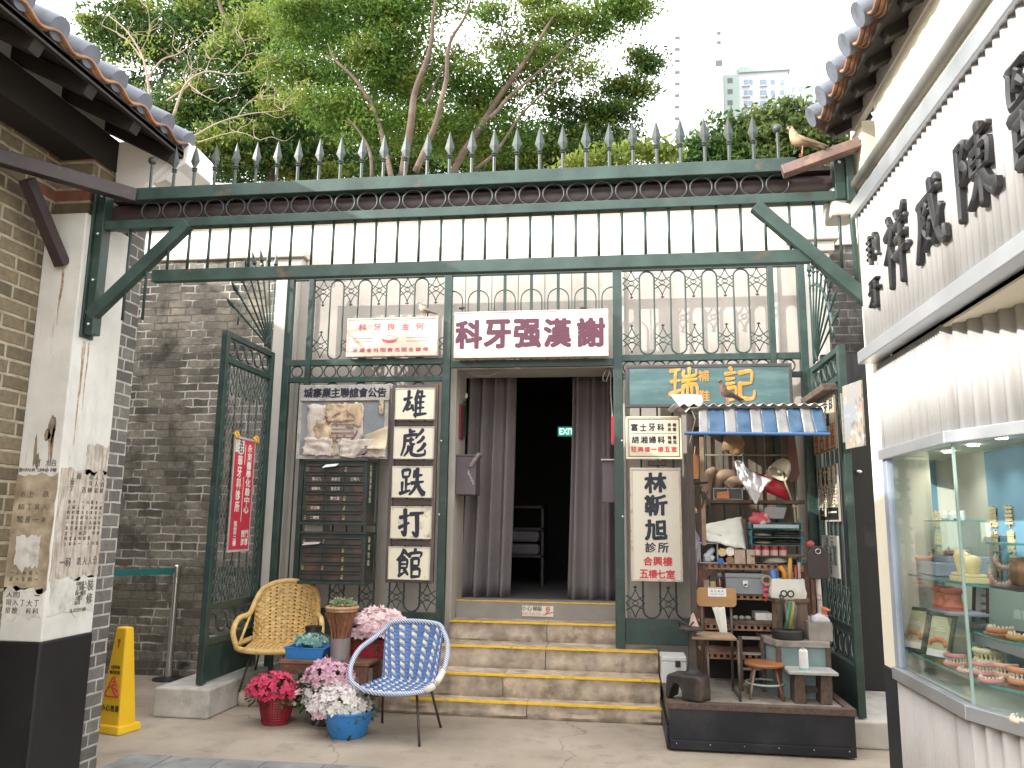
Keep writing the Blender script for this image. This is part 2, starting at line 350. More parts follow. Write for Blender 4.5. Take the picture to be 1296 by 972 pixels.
# the remains of old posters on the pilaster: paper patches and printing, on the face to the lane (x) and the face to us (y)
PAP = M('brown_poster_paper', (.36, .30, .215), .9, var=.4, sc=9, bmp=.4, bsc=50, dirt=(.22, .16, .10), dsc=7, dlo=.45, dhi=.65)
PAPG = M('grey_poster_paper', (.45, .41, .355), .9, var=.22, sc=16, bmp=.4, bsc=50, dirt=(.24, .2, .17), dsc=9, dlo=.48, dhi=.64, dst=(6, 6, .7))
PAPL = M('pale_poster_paper', (.56, .55, .51), .9, var=.14, sc=9, bmp=.3, dirt=(.36, .33, .3), dsc=8)
INK = M('faded_black_ink', (.13, .115, .10), .85, var=.4, sc=20, bmp=0)
def torn(mb, f, a0, a1, z0, z1, seed, am=.014):
    rng = random.Random(seed); pts = []
    for k in range(10): pts.append((a0+(a1-a0)*k/10, z0+rng.uniform(-am, am)*2))
    for k in range(8): pts.append((a1+rng.uniform(-am, am)*.4, z0+(z1-z0)*k/8))
    for k in range(10): pts.append((a1-(a1-a0)*k/10, z1+rng.uniform(-am, am)))
    for k in range(8): pts.append((a0+rng.uniform(-am, am)*.4, z1-(z1-z0)*k/8))
    n = len(pts); return mb.add([f(a, z, .0) for a, z in pts]+[f(a, z, .003) for a, z in pts], [tuple(range(n, 2*n))]+[(i, (i+1) % n, n+(i+1) % n, n+i) for i in range(n)])
fx = lambda a, z, d=0: (-3.28+d, a, z)          # a = Y on the lane face
fy = lambda a, z, d=0: (a, 4.35-d, z)           # a = X on our face
for nm, mat, f, a0, a1, z0, z1, sd_ in (
        ('poster_remnant', PAP, fy, -3.548, -3.284, 1.14, 1.80, 1), ('poster_remnant', PAPL, fy, -3.545, -3.30, .98, 1.15, 2),
        ('poster_remnant', PAPG, fx, 4.362, 4.792, 1.20, 1.84, 3), ('poster_remnant', PAPG, fx, 4.58, 4.79, 1.83, 2.0, 4),
        ('poster_remnant', PAPL, fx, 4.38, 4.78, .98, 1.19, 5), ('poster_remnant', PAPL, fy, -3.50, -3.35, 1.26, 1.44, 6)):
    mb = torn(MB(), f, a0, a1, z0, z1, sd_)
    if sd_ == 6: mb.v = [(x, y-.004, z) for x, y, z in mb.v]
    lb.part(nm, mb, mat, pil)
mb = MB(); rng = random.Random(9)
CH = '一丁入人大公司招租樓上吉屋電話治療牙科跌打'
def scrawl(f, a0, a1, z0, z1, rows, cols, sz, u, d=.0036):
    for r in range(rows):
        for c in range(cols):
            if rng.random() < .15: continue
            a = a0+(a1-a0)*(c+.5)/cols; z = z1-(z1-z0)*(r+.5)/rows
            mb.text(rng.choice(CH), f(a, z, d), u, (0, 0, 1), sz*rng.uniform(.7, 1.2), sz*rng.uniform(.8, 1.1), .01, .0006)
scrawl(fy, -3.52, -3.32, 1.5, 1.72, 3, 4, .036, (1, 0, 0)); scrawl(fy, -3.53, -3.31, 1.0, 1.13, 3, 5, .035, (1, 0, 0)); scrawl(fy, -3.53, -3.33, 1.18, 1.25, 2, 5, .022, (1, 0, 0))
scrawl(fy, -3.54, -3.30, 1.81, 1.84, 1, 14, .022, (1, 0, 0), .0006); scrawl(fy, -3.44, -3.31, 1.845, 1.89, 1, 4, .04, (1, 0, 0), .0006)
scrawl(fx, 4.43, 4.78, 1.25, 1.33, 1, 7, .05, (0, 1, 0)); scrawl(fx, 4.44, 4.78, 1.70, 1.82, 3, 6, .035, (0, 1, 0)); scrawl(fx, 4.44, 4.78, 1.38, 1.66, 9, 8, .022, (0, 1, 0))
scrawl(fx, 4.60, 4.70, 1.03, 1.17, 5, 4, .026, (0, 1, 0)); mb.text('3-820748', fx(4.64, 1.0, .0036), (0, 1, 0), (0, 0, 1), .14, .022, .01, .0006)
mb.text('裝', fx(4.735, 1.14, .0036), (0, 1, 0), (0, 0, 1), .055, .065, .02, .0006); mb.text('修', fx(4.735, 1.06, .0036), (0, 1, 0), (0, 0, 1), .055, .065, .02, .0006)
lb.part('poster_printing', mb, INK, pil)
# old scar in the plaster and the rust runs under the bracket
mb = MB(); rng = random.Random(5)
for a, z, ra, rz in ((-3.36, 2.06, .03, .10), (-3.385, 2.03, .025, .04), (-3.45, 1.94, .012, .10), (-3.43, 1.88, .018, .05), (-3.345, 1.98, .012, .12)):
    pts = [(a+ra*math.cos(k*.4)*rng.uniform(.6, 1.1), z+rz*math.sin(k*.4)*rng.uniform(.7, 1.1)) for k in range(15)]
    mb.add([fy(x, q, .001) for x, q in pts], [tuple(range(15))])
lb.part('plaster_scar', mb, M('exposed_mortar', (.2, .15, .11), .95, var=.5, sc=25), pil)
RSTK = M('rust_run', (.30, .20, .11), .9, var=.4, sc=18, dirt=(.46, .42, .34), dsc=16, dlo=.45, dhi=.6)
def streak(mb, f, a, z0, z1, w_, seed):
    n = 14; L = []; R = []
    for k in range(n+1):
        q = k/n; ww = w_*(1-q)**.7*(.6+.8*abs(noise.noise(V((q*5, seed, 0)))))+.001; x = a+.012*noise.noise(V((q*2, seed, 3))); L.append(f(x-ww, z0+(z1-z0)*q, .0008)); R.append(f(x+ww, z0+(z1-z0)*q, .0008))
    return mb.sheet([L, R])
m_ = MB(); streak(m_, fy, -3.40, 3.06, 2.70, .012, 2); streak(m_, fx, 4.45, 2.62, 1.95, .018, 5); streak(m_, fx, 4.49, 2.62, 2.2, .010, 7); streak(m_, fy, -3.36, 2.05, 1.8, .010, 9)
lb.part('rust_streaks', m_, RSTK, pil)
# gable corbel (white stepped moulding carrying the eave end)
prof = [(-3.30, 3.60), (-3.06, 3.60), (-3.06, 3.73), (-2.97, 3.76), (-2.90, 3.83), (-2.84, 3.87), (-2.82, 4.0), (-2.95, 4.13), (-3.30, 4.13)]
lb.part('corbel', MB().prism([(x+3.3, z) for x, z in prof], (-3.3, 5.0, 0), (1, 0, 0), (0, 0, 1), .34), WHITE, bev=.006)
lb.part('corbel_moulding', MB().prism([(x+3.3, z) for x, z in ((-3.3, 3.66), (-3.12, 3.66), (-3.0, 3.79), (-2.9, 3.9), (-2.9, 4.02), (-3.3, 4.02))], (-3.3, 4.66, 0), (1, 0, 0), (0, 0, 1), .05), WHITE, bev=.006)
# roof
sl_ = math.tan(R_(27)); ez, ex = 4.0, -2.86
def rz_(x): return ez + (ex-x)*sl_
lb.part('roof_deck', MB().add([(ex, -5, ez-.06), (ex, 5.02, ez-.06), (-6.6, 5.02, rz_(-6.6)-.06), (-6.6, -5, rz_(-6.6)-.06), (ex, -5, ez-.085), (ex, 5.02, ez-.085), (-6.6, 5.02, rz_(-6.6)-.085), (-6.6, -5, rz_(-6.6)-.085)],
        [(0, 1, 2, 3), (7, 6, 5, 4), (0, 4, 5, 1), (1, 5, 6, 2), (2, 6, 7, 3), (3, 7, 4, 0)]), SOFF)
ys = [4.66-.25*k for k in range(39)]
caps = MB()
for y in ys:
    d = V((-6.6-ex, 0, rz_(-6.6)-ez)).normalized()
    for j in range(8):
        p = V((ex, y, ez+.03)) + d*(j*.53); caps.lathe([(.001, -.03), (.064, -.03), (.068, 0), (.068, .3), (.064, .5)], p, 16, d)
lb.part('cap_tiles', caps, CAPT, smooth=35)
def pan_rows(x0, x1, yy0, yy1, zf, per, n=12, amp=.045):
    rows = []; N = int((yy1-yy0)/per*n)
    for x in (x0, x1): rows.append([(x, yy0+(yy1-yy0)*i/N, zf(x)-amp*(.5-.5*math.cos(2*math.pi*((yy0+(yy1-yy0)*i/N)-ys[0])/per))) for i in range(N+1)])
    return rows
for j in range(3): lb.part('pan_tiles', MB().sheet(pan_rows(ex+.03-j*.03, -6.6, -5, 5.0, lambda x: rz_(x)+.012-j*.017, .25)), TERRA, solid=.013, smooth=60)
y = 4.6
while y > 1.5:
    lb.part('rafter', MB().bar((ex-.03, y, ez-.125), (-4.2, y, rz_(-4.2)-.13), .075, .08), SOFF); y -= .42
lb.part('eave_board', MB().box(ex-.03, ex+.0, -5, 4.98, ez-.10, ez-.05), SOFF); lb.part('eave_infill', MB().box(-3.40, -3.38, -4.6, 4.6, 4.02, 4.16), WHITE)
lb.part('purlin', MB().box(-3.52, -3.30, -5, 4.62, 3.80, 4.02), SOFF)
lb.part('far_roof', MB().add([(-6.6, -5, rz_(-6.6)), (-6.6, 5, rz_(-6.6)), (-10.5, 5, 4), (-10.5, -5, 4)], [(0, 1, 2, 3)]), CAPT, solid=.1)
# unseen house added at the alley's left end to keep sun off the facade
nh = T('alley_house', 'unseen grey rendered house added at the far left alley end to block the sun', 'house', (-7, 6.5, 0))
nh.part('wall', MB().box(-9, -7, 5.0, 9.5, 0, 5.2), PLASP); nh.part('roof', MB().prism([(-.2, 0), (2.2, 0), (1, .9)], (-9, 9.6, 5.2), (1, 0, 0), (0, 0, 1), 4.7), CAPT)

# ------------------------------------------------------------------ back brick wall on the left of the facade
bw = T('brick_wall', 'old stained grey brick wall behind the open left gate leaf', 'wall', (-5, 7.9, 0))
bw.part('masonry', MB().box(-7, -3.52, 7.9, 8.15, 0, 4.33), B_BACK)
bw.part('coping', MB().box(-7, -3.52, 7.86, 8.15, 4.333, 4.40), CREAM, bev=.01)
uw = T('parapet_wall', 'whitewashed parapet wall rising behind the shop facade', 'wall', (-1, 8.3, 4))
uw.part('wall', MB().box(-7, 2.0, 8.3, 8.6, 3.55, 5.22), WHITE)
uw.part('string_course', MB().box(-7, 2.02, 8.26, 8.3, 4.84, 4.90), WHITE, bev=.01)
uw.part('coping', MB().lathe([(.10, 0), (.10, 9.05)], (-7, 8.45, 5.24), 14, (1, 0, 0)), WHITE, smooth=40); uw.part('raised_gable', MB().prism([(-7, 5.2), (-4.0, 5.2), (-4.1, 5.33), (-4.5, 5.40), (-5.2, 5.46), (-7, 5.5)], (0, 8.62, 0), (1, 0, 0), (0, 0, 1), .34), WHITE, bev=.02)
uw.part('ridge_tiles', MB().box(-4.6, 2.0, 8.24, 8.62, 5.0, 5.03), TERRA)

# ------------------------------------------------------------------ shop facade
YW = 7.65
fa = T('shop_facade', 'plastered shop front behind the green iron screen with a curtained doorway', 'building', (-.8, YW, 0))
DX0, DX1 = PY(575, 600, YW).x, PY(780, 600, YW).x
DZ1 = PY(670, 466, YW).z; FLZ = .815
mb = MB().box(-3.27, DX0, YW, YW+.5, 0, 4.12).box(DX1, 1.66, YW, YW+.5, 0, 4.12).box(DX0, DX1, YW, YW+.5, DZ1, 4.12)
fa.part('wall', mb, PLAS)
for x0, x1 in ((-3.50, -3.272), (1.662, 1.90)):
    pl = fa.part('pilaster', MB().box(x0, x1, YW-.09, YW+.4, 0, 4.02), PLASP, bev=.01)
    fa.part('capital', MB().box(x0-.03, x1+.03, YW-.12, YW+.42, 4.02, 4.08).box(x0-.07, x1+.07, YW-.16, YW+.44, 4.082, 4.18).box(x0-.11, x1+.11, YW-.20, YW+.46, 4.182, 4.25), M('stone_capital', (.5, .47, .42), .9, var=.15, sc=4, bmp=.4), pl, bev=.012)
fa.part('cornice', MB().box(-3.2, 1.6, YW-.06, YW+.5, 4.122, 4.20).box(-3.2, 1.6, YW-.03, YW+.6, 4.202, 4.30), CREAM, bev=.012)
for x0 in (-3.14, -.02): fa.part('wall_panel_moulding', MB().box(x0, x0+.05, YW-.025, YW, .6, 4.0), PLASP, bev=.006)
fa.part('wall_panel_moulding', MB().box(1.42, 1.47, YW-.025, YW, .6, 4.0), PLASP, bev=.006)
mb = MB().box(DX0-.6, DX1+1.6, 8.16, 12, FLZ-.2, FLZ-.002)
fa.part('inner_floor', mb, M('inner_floor', (.1, .09, .085), .7, var=.2, sc=3))
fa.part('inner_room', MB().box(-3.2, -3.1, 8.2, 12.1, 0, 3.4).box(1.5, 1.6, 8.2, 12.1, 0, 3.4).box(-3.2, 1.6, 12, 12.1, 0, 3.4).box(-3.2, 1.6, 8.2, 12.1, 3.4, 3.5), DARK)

# dark side door and brick in the gap on the right
ga = T('side_wall', 'dark brick wall in the narrow gap on the right', 'wall', (2.2, 8.0, 0))
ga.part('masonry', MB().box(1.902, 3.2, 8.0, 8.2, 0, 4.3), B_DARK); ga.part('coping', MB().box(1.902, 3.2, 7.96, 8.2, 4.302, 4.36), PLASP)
dr = T('side_door', 'plain black door set in the gap between gate and white shop', 'door', (2.1, 7.6, .2))
dr.part('panel', MB().box(1.80, 2.7, 7.5, 7.56, .2, 3.1), BLACKP); dr.part('handle', MB().blob(PY(1087, 597, 7.47), (.03, .02, .018)), STEEL, smooth=True)

# ------------------------------------------------------------------ plinths and steps
single('concrete_plinth', MB().box(-3.72, -3.25, 6.30, 7.72, 0, .225), CONC, 'pale concrete plinth under the open left gate leaf', 'plinth', loc=(-3.5, 7, 0), bev=.015)
single('concrete_plinth', MB().box(1.60, 3.0, 6.36, 7.95, 0, .19), CONC, 'grey concrete step under the open right gate leaf', 'plinth', loc=(2, 7, 0), bev=.015)
STONE = M('granite_step', (.42, .345, .27), .9, var=.4, sc=7, bmp=.8, bsc=26, dirt=(.20, .165, .12), dsc=5, dlo=.5, dhi=.68)
TREAD = M('granite_tread', (.45, .39, .32), .9, var=.15, sc=5, bmp=.4, bsc=30, dirt=(.28, .25, .21), dsc=4)
YEL = M('yellow_edge_paint', (.75, .46, .02), .6, var=.15, sc=15, bmp=.3, bsc=50, dirt=(.36, .25, .09), dsc=14, dlo=.58, dhi=.7)
st = T('stone_steps', 'flight of worn granite steps with yellow painted edges up to the doorway', 'steps', (-.7, 7.2, 0))
def rough_block(x0, x1, y0, y1, z0, z1, seed, am=.02):
    mb = MB(); rng = random.Random(seed); nx = max(2, int((x1-x0)/.05)); nz = 5
    rows = []
    for j in range(nz+1):
        z = z0+(z1-z0)*j/nz
        rows.append([(x0+(x1-x0)*i/nx, y0+(noise.noise(V((x0+i*.05, j*.4, seed)))*am+noise.noise(V((x0+i*.21, j*1.3, seed+9)))*am)*(1 if 0 < j < nz else .25)+(.02 if j == 0 else 0), z) for i in range(nx+1)])
    mb.sheet(rows); rows2 = [rows[-1], [(x0+(x1-x0)*i/nx, y1, z1) for i in range(nx+1)]]; mb.sheet(rows2)
    mb.box(x0, x1, y0+.05, y1, z0, z1-.003); return mb
SZ = [(.125, 6.79), (.305, 6.96), (.485, 7.26), (.655, 7.60), (.815, 7.86)]
rng = random.Random(2)
for i, (z, y) in enumerate(SZ):
    x0 = -3.24 if i == 0 else (-1.80 if i < 3 else DX0+.002); x1 = .282 if i < 3 else DX1-.002
    y1 = 7.40 if i == 0 else (7.66 if i == 1 else (7.648 if i == 2 else 8.15))
    zb = 0 if i == 0 else SZ[i-1][0]-.02
    if i == 4: sp_ = st.part('step', MB().box(x0, x1, y, 8.16, .5, z), M('cement_riser', (.27, .25, .225), .85, var=.15, sc=5), bev=.006)
    else:
        sp_ = None; x = x0
        while x < x1-.02:
            xe = min(x1, x+rng.uniform(.75, 1.25)); xe = x1 if x1-xe < .3 else xe
            o = st.part('step', rough_block(x+.003, xe-.003, y, y1, zb, z, i*7+int(x*10)), STONE, smooth=50); x = xe
        sp_ = o
    if i == 4: st.part('edge_strip', MB().box(x0, x1, y-.004, y+.022, z-.006, z+.004), YEL, sp_)
    else:
        xs0 = max(x0, -1.75); n = 40; a = [(xs0+(x1-xs0)*k/n) for k in range(n+1)]
        jit = [noise.noise(V((q*5, i, 1)))*.010 for q in a]
        mb = MB().sheet([[(q, y-.014, z-.012+abs(j)*.6) for q, j in zip(a, jit)], [(q, y-.013, z+.004) for q in a], [(q, y+.025+j*.7, z+.004) for q, j in zip(a, jit)]])
        st.part('edge_strip', mb, YEL)
# ------------------------------------------------------------------ overhead iron frame across the lane
YA = 4.45
ar = T('iron_arch', 'dark green wrought iron frame with spear finials spanning the lane', 'gate frame', (-.9, YA, 2.7))
def hb(name, x0, x1, z0, z1, y=YA, d=.05, mat=None, th=ar, **k): return th.part(name, MB().box(x0, x1, y-d/2, y+d/2, z0, z1), mat or IRON, bev=.004, **k)
hb('top_rail', -3.05, .98, 3.515, 3.595, d=.08, mat=IRONL); hb('rail', -3.262, 1.285, 3.335, 3.392, mat=IRONL); hb('rail', -2.86, 1.04, 2.985, 3.06, mat=IRONL)
for x, z0 in ((-3.235, 2.66), (1.21, 3.338)):
    ar.part('post', MB().box(x-.028, x+.028, YA-.04, YA+.04, z0, 3.66), IRON, bev=.004)
    ar.part('wall_plate', MB().box(x-.045 if x < 0 else x+.03, x-.03 if x < 0 else x+.075, YA-.06, YA+.06, z0-.02, 3.64), IRON, bev=.004)
    for z in (2.72, 3.0, 3.3, 3.55):
        if z > z0: ar.part('bolt', MB().blob((x, YA-.045, z), .011, 8), STEEL, smooth=True)
for a, b in ((PY(240, 284, YA), PY(116, 402, YA)), (PY(955, 262, YA), PY(1098, 382, YA))):
    ar.part('corner_brace', MB().bar((a.x, YA-.012, a.z), (b.x, YA-.012, b.z), .07, .062, (0, 1, 0)), IRONL, bev=.004)
xa, xb = PY(192, 262, YA).x, PY(984, 231, YA).x; n = 28
for i in range(n):
    x = xa+(xb-xa)*i/(n-1); ar.part('ring', MB().ring((x, YA-.005, 3.452), .0615, .0065, n=28), M('ring_iron', (.03, .03, .034), .45) if 'ring_iron' not in bpy.data.materials else bpy.data.materials['ring_iron'], smooth=True)
xa, xb = PY(163, 320, YA).x, PY(1063, 290, YA).x; n = 33
for i in range(n):
    x = xa+(xb-xa)*i/(n-1); ar.part('bar', MB().tube([(x, YA, 3.06 if -2.85 < x < 1.03 else (2.75 if x < 0 else 2.95)), (x, YA, 3.337)], .0085, 8), IRON, smooth=True)
xa, xb = PY(220, 225, YA).x, PY(954, 200, YA).x; n = 27
SPEAR = [(-1, .003), (0, .003)]
def spear(x, z, y=YA, k=1., yb=0):
    m = MB().tube([(x, y, z), (x, y, z+.115*k)], .0095*k, 8)
    m.lathe([(.010*k, 0), (.017*k, .006*k), (.011*k, .013*k), (.018*k, .021*k), (.010*k, .030*k)], (x, y, z+.112*k), 10)
    h0 = z+.14*k; w_ = .030*k; t_ = .010*k
    vs = [(x, y-.006*k, h0), (x-.008*k, y, h0), (x, y+.006*k, h0), (x+.008*k, y, h0), (x, y-t_, h0+.045*k), (x-w_, y, h0+.042*k), (x, y+t_, h0+.045*k), (x+w_, y, h0+.042*k), (x, y, h0+.155*k)]
    m.add(vs, [(0, 1, 5, 4), (1, 2, 6, 5), (2, 3, 7, 6), (3, 0, 4, 7), (4, 5, 8), (5, 6, 8), (6, 7, 8), (7, 4, 8)]); return m
for i in range(n): ar.part('spear_finial', spear(xa+(xb-xa)*i/(n-1), 3.59), GALV)
for px in (192, 986):
    x = PY(px, 215, YA).x; ar.part('ball_finial', MB().tube([(x, YA, 3.59), (x, YA, 3.77)], .0085, 8).blob((x, YA, 3.79), .026, 14), GALV, smooth=50)
ar.part('rain_canopy', MB().lathe([(.085, 0), (.085, 4.46)], (-3.23, YA+.13, 3.462), 20, (1, 0, 0)).box(-3.22, 1.2, YA+.05, YA+.30, 3.548, 3.57), M('canopy_brown', (.055, .038, .037), .45, var=.2, sc=5), smooth=35)
ar.part('tie_beam', MB().bar(PX(-60, 182, -3.6), (-3.0, YA-.06, 3.53), .07, .085), BROWN, bev=.004)
ar.part('tie_beam', MB().bar((.90, YA-.055, 3.50), (1.30, YA-.12, 3.615), .08, .055), M('faded_brown_steel', (.2, .125, .115), .6, var=.2, sc=6, dirt=(.3, .2, .15), dsc=7), bev=.004)
ar.part('strut', MB().bar((-3.44, 4.02, 3.50), (-3.40, 4.34, 3.08), .07, .07, (1, 0, 0)), BROWN, bev=.004)

# ------------------------------------------------------------------ fixed iron screen in front of the facade
YG = 7.4
gs = T('iron_screen', 'fixed green wrought iron screen with oval scrollwork across the shop front', 'iron screen', (-.8, YG, .5))
XP = [-3.26, -3.04, -1.655, -.035, 1.36, 1.63]
for x, z0, wd in zip(XP, (.14, .30, .487, .487, .52, .30), (.07, .05, .075, .085, .055, .07)):
    gs.part('post', MB().box(x-wd/2, x+wd/2, YG-.03, YG+.03, z0, 3.96), IRON, bev=.004)
def rail(x0, x1, z, h=.055, name='rail', th=None): return (th or gs).part(name, MB().box(x0, x1, YG-.022, YG+.022, z-h/2, z+h/2), IRON, bev=.003)
for x0, x1 in ((-3.225, -3.066), (-3.014, -1.694), (.008, 1.332), (1.388, 1.594)):
    rail(x0, x1, 3.935); rail(x0, x1, 3.07, .06); rail(x0, x1, 2.90, .05)
rail(-1.617, -.078, 3.935); rail(-1.617, -.078, 3.035, .07)
def oval(x, z0, z1, r, y=YG, t=.0085):
    pts = [(x+r*math.cos(a), y, z1-r+r*math.sin(a)) for a in np.linspace(0, math.pi, 10)] + [(x+r*math.cos(a), y, z0+r+r*math.sin(a)) for a in np.linspace(math.pi, 2*math.pi, 10)]
    return MB().tube(pts, t, 6, True)
def motif(x, z, a=.082, b=.12, y=YG, up=1, t=.005):
    m = MB()
    def arc(p, q, bow=.35):
        p, q = V((p[0], 0, p[1])), V((q[0], 0, q[1])); c = (p+q)/2*(1-bow); pts = []
        for k in range(7):
            s_ = k/6; pts.append(p*(1-s_)**2+c*2*s_*(1-s_)+q*s_**2)
        m.tube([(x+v.x, y, z+up*v.z) for v in pts], t, 5)
    top, bot, l, r = (0, b), (0, -b), (-a, .0), (a, .0)
    for p, q in ((top, l), (top, r), (bot, l), (bot, r)): arc(p, q)
    for sx in (-1, 1): arc((sx*a, b*.55), (0, b*.12), -.1); arc((sx*a, -b*.5), (0, -b*.12), -.1)
    d = .028; m.tube([(x, y, z+d), (x+d, y, z), (x, y, z-d), (x-d, y, z)], t, 5, True)
    m.tube([(x, y, z+up*b), (x, y, z+up*(b+.03))], t*1.3, 5); m.tube([(x-.016, y, z+up*(b+.018)), (x+.016, y, z+up*(b+.018))], t*1.3, 5); return m
for x0, x1 in ((-3.014, -1.694), (.008, 1.332)):
    n = 4; p = (x1-x0)/(n+.62)
    for i in range(n):
        xo = x0+p*(.81+i); gs.part('oval', oval(xo, 3.105, 3.90, .068), IRON, smooth=True); gs.part('oval', oval(xo, .745, 2.87, .075), IRON, smooth=True)
    for i in range(n+1):
        xm = x0+p*(.31+i)
        gs.part('scroll', motif(xm, 3.79, up=-1), IRON, smooth=True); gs.part('scroll', motif(xm, 3.24), IRON, smooth=True); gs.part('scroll', motif(xm, .87), IRON, smooth=True)
    n = 10; p = (x1-x0)/n
    for i in range(n): gs.part('ring', MB().ring((x0+p*(i+.5), YG, 2.983), p*.44, .007), IRON, smooth=True)
    gs.part('kick_plate', MB().box(x0, x1, YG-.012, YG+.012, .522, .742), IRON, bev=.003)
for xm, yz in ((-3.15, 2.983), (1.49, 2.983)): gs.part('ring', MB().ring((xm, YG, yz), .055, .008), IRON, smooth=True)
for x in (-3.12, 1.49): gs.part('thin_bar', MB().tube([(x, YG, .3), (x, YG, 2.875)], .008, 6), IRON)
x0, x1 = -1.617, -.078; p = (x1-x0)/6
for i in range(1, 6): gs.part('bar', MB().box(x0+p*i-.014, x0+p*i+.014, YG-.01, YG+.01, 3.07, 3.91), IRON)
for i in range(7):
    xc = x0+p*i; m = MB(); s_ = max(x0, xc-.1); e_ = min(x1, xc+.1)
    pts = [(xc+.1*math.cos(a), YG, 3.66+.1*math.sin(a)) for a in np.linspace(0, math.pi, 11)]; pts = [q for q in pts if x0-.001 <= q[0] <= x1+.001]
    if pts: pts = ([(pts[0][0], YG, 3.07)] if pts[0][0] < x1-.01 else [])+pts+([(pts[-1][0], YG, 3.07)] if pts[-1][0] > x0+.01 else []); gs.part('arch_bar', m.tube(pts, .006, 6), IRON, smooth=True)
for i in range(6):
    xc = x0+p*(i+.5); m = MB().tube([(xc, YG, 3.9), (xc, YG, 3.50)], .004, 5); m.v += []; gs.part('scroll', motif(xc, 3.36, .085, .1), IRON, smooth=True); gs.part('thin_bar', m, IRON)
for z in (2.3, 1.62): gs.part('bolt', MB().blob((XP[3]+.03, YG-.033, z), .012, 8), STEEL, smooth=True); gs.part('bolt', MB().blob((XP[2]-.028, YG-.033, z), .012, 8), STEEL, smooth=True)

# ------------------------------------------------------------------ open gate leaves
WIRE = M('galvanised_wire', (.32, .33, .32), .5, .5, bmp=0)
def leaf(name, label, X, y0, y1, z0, z1, spears, wire):
    """a leaf in the plane x = X, hinged at y1"""
    t = T(name, label, 'gate leaf', (X, y1, z0)); w2 = .028
    for y in (y0+.03, y1-.03): t.part('stile', MB().box(X-w2, X+w2, y-.03, y+.03, z0, z1), IRON, bev=.004)
    zr = [z0+.32, z0+.60, z1-.25, z1-.025]
    t.part('bottom_panel', MB().box(X-.01, X+.01, y0+.06, y1-.06, z0+.005, z0+.295), IRON)
    for z in zr: t.part('rail', MB().box(X-.022, X+.022, y0+.06, y1-.06, z-.025, z+.025), IRON, bev=.003)
    L = y1-y0-.12; n = 5
    for zz, k in ((z1-.137, .40), (z0+.46, .46)):
        for i in range(n): t.part('ring', MB().ring((X, y0+.06+L*(i+.5)/n, zz), L/n*k, .008, (0, 1, 0)), IRON, smooth=True)
    for i in range(6):
        y = y0+.06+L*(i+.5)/6
        t.part('bar', MB().tube([(X, y, zr[1]), (X, y, zr[2])], .0085, 6), IRON)
        if i < 5:
            for zz in (zr[2]-.16, zr[1]+.17):
                yc = y+L/12; m = MB()
                for s_ in (-1, 1): m.tube([(X, yc+s_*.035*math.sin(q*2.2*math.pi)*(1-.3*q), zz-.13+.26*q) for q in np.linspace(0, 1, 14)], .006, 5)
                t.part('scroll', m, IRON, smooth=True)
    if wire:
        m = MB(); Z0, Z1 = zr[1], zr[2]; ya, yb = y0+.06, y1-.06; s_ = .055; k = -40
        for k in range(-60, 60):
            for sg in (1, -1):
                # diagonal y = ya + k*s + sg*(z-Z0)*.55
                pts = [(ya+k*s_+sg*(z-Z0)*.55, z) for z in np.linspace(Z0, Z1, 60)]; pts = [q for q in pts if ya <= q[0] <= yb]
                if len(pts) > 2: m.tube([(X+.012*sg*.2, pts[0][0], pts[0][1]), (X+.012*sg*.2, pts[-1][0], pts[-1][1])], .0017, 3)
        t.part('wire_mesh', m, WIRE)
    if spears:
        cy, cz = y1-.06, z1+.03
        t.part('fan_arc', MB().tube([(X, cy-.70*math.cos(a), cz+.70*math.sin(a)) for a in np.linspace(.1, math.pi/2, 14)], .016, 6, sx=.4), IRON, smooth=True)
        t.part('fan_arc', MB().tube([(X, cy-.12*math.cos(a), cz+.12*math.sin(a)) for a in np.linspace(0, math.pi/2, 8)], .012, 6), IRON, smooth=True)
        for a in np.linspace(R_(15), R_(90), spears):
            d = V((0, -math.cos(a), math.sin(a))); c = V((X, cy, cz)); L2 = .82
            m = MB().tube([c, c+d*L2], .009, 6); m.lathe([(.012, 0), (.02, .012), (.009, .03), (.024, .06), (.001, .17)], c+d*(L2-.02), 8, d); t.part('spear', m, IRON, smooth=30)
    return t
ll = leaf('gate_leaf', 'open left gate leaf with wire mesh and spear fan, standing over the pale plinth', -3.40, 6.40, 7.37, .235, 3.17, 8, True)
rl = leaf('gate_leaf', 'open right gate leaf with spear fan behind the cobbler stall', 1.69, 6.40, 7.37, .20, 2.95, 8, False)

# ------------------------------------------------------------------ white shop on the right
XR = 1.30
rb = T('white_shop', 'cream and white shop building with corrugated fascia on the right', 'building', (XR, 3, 0))
rb.part('wall', MB().box(XR, XR+.12, 4.27, 4.47, .87, 3.72).box(1.55, 5, 5.03, 5.1, 0, 3.7).box(1.55, 5, 4.06, 5.03, 2.36, 3.7).box(1.42, 1.56, 4.40, 4.47, 0, 3.72).box(1.551, 1.565, 4.47, 5.03, 0, .86).box(1.551, 1.565, 4.47, 5.03, 1.96, 2.36).box(XR+.85, 5, -2, 4.06, 0, 3.72).box(XR, 5, -2, 4.06, 2.36, 3.72), CREAM2)
rb.part('base_band', MB().box(XR-.006, XR+.12, 4.268, 4.476, 0, .868), NAVYP, bev=.01)
rb.part('moulding', MB().lathe([(.032, 0), (.032, 6.4)], (XR-.01, 4.40, 3.41), 12, (0, -1, 0)), M('grey_moulding', (.13, .125, .115), .7, var=.25, sc=6), smooth=40)
rb.part('moulding', MB().box(XR-.02, XR, -2, 4.415, 3.27, 3.30), CREAM, bev=.004)
rb.part('pipe', MB().tube([(XR-.02, 4.43, 3.42), (XR-.03, 4.45, 3.3), (XR-.015, 4.45, 2.75)], .016, 8), IRONL, smooth=True)
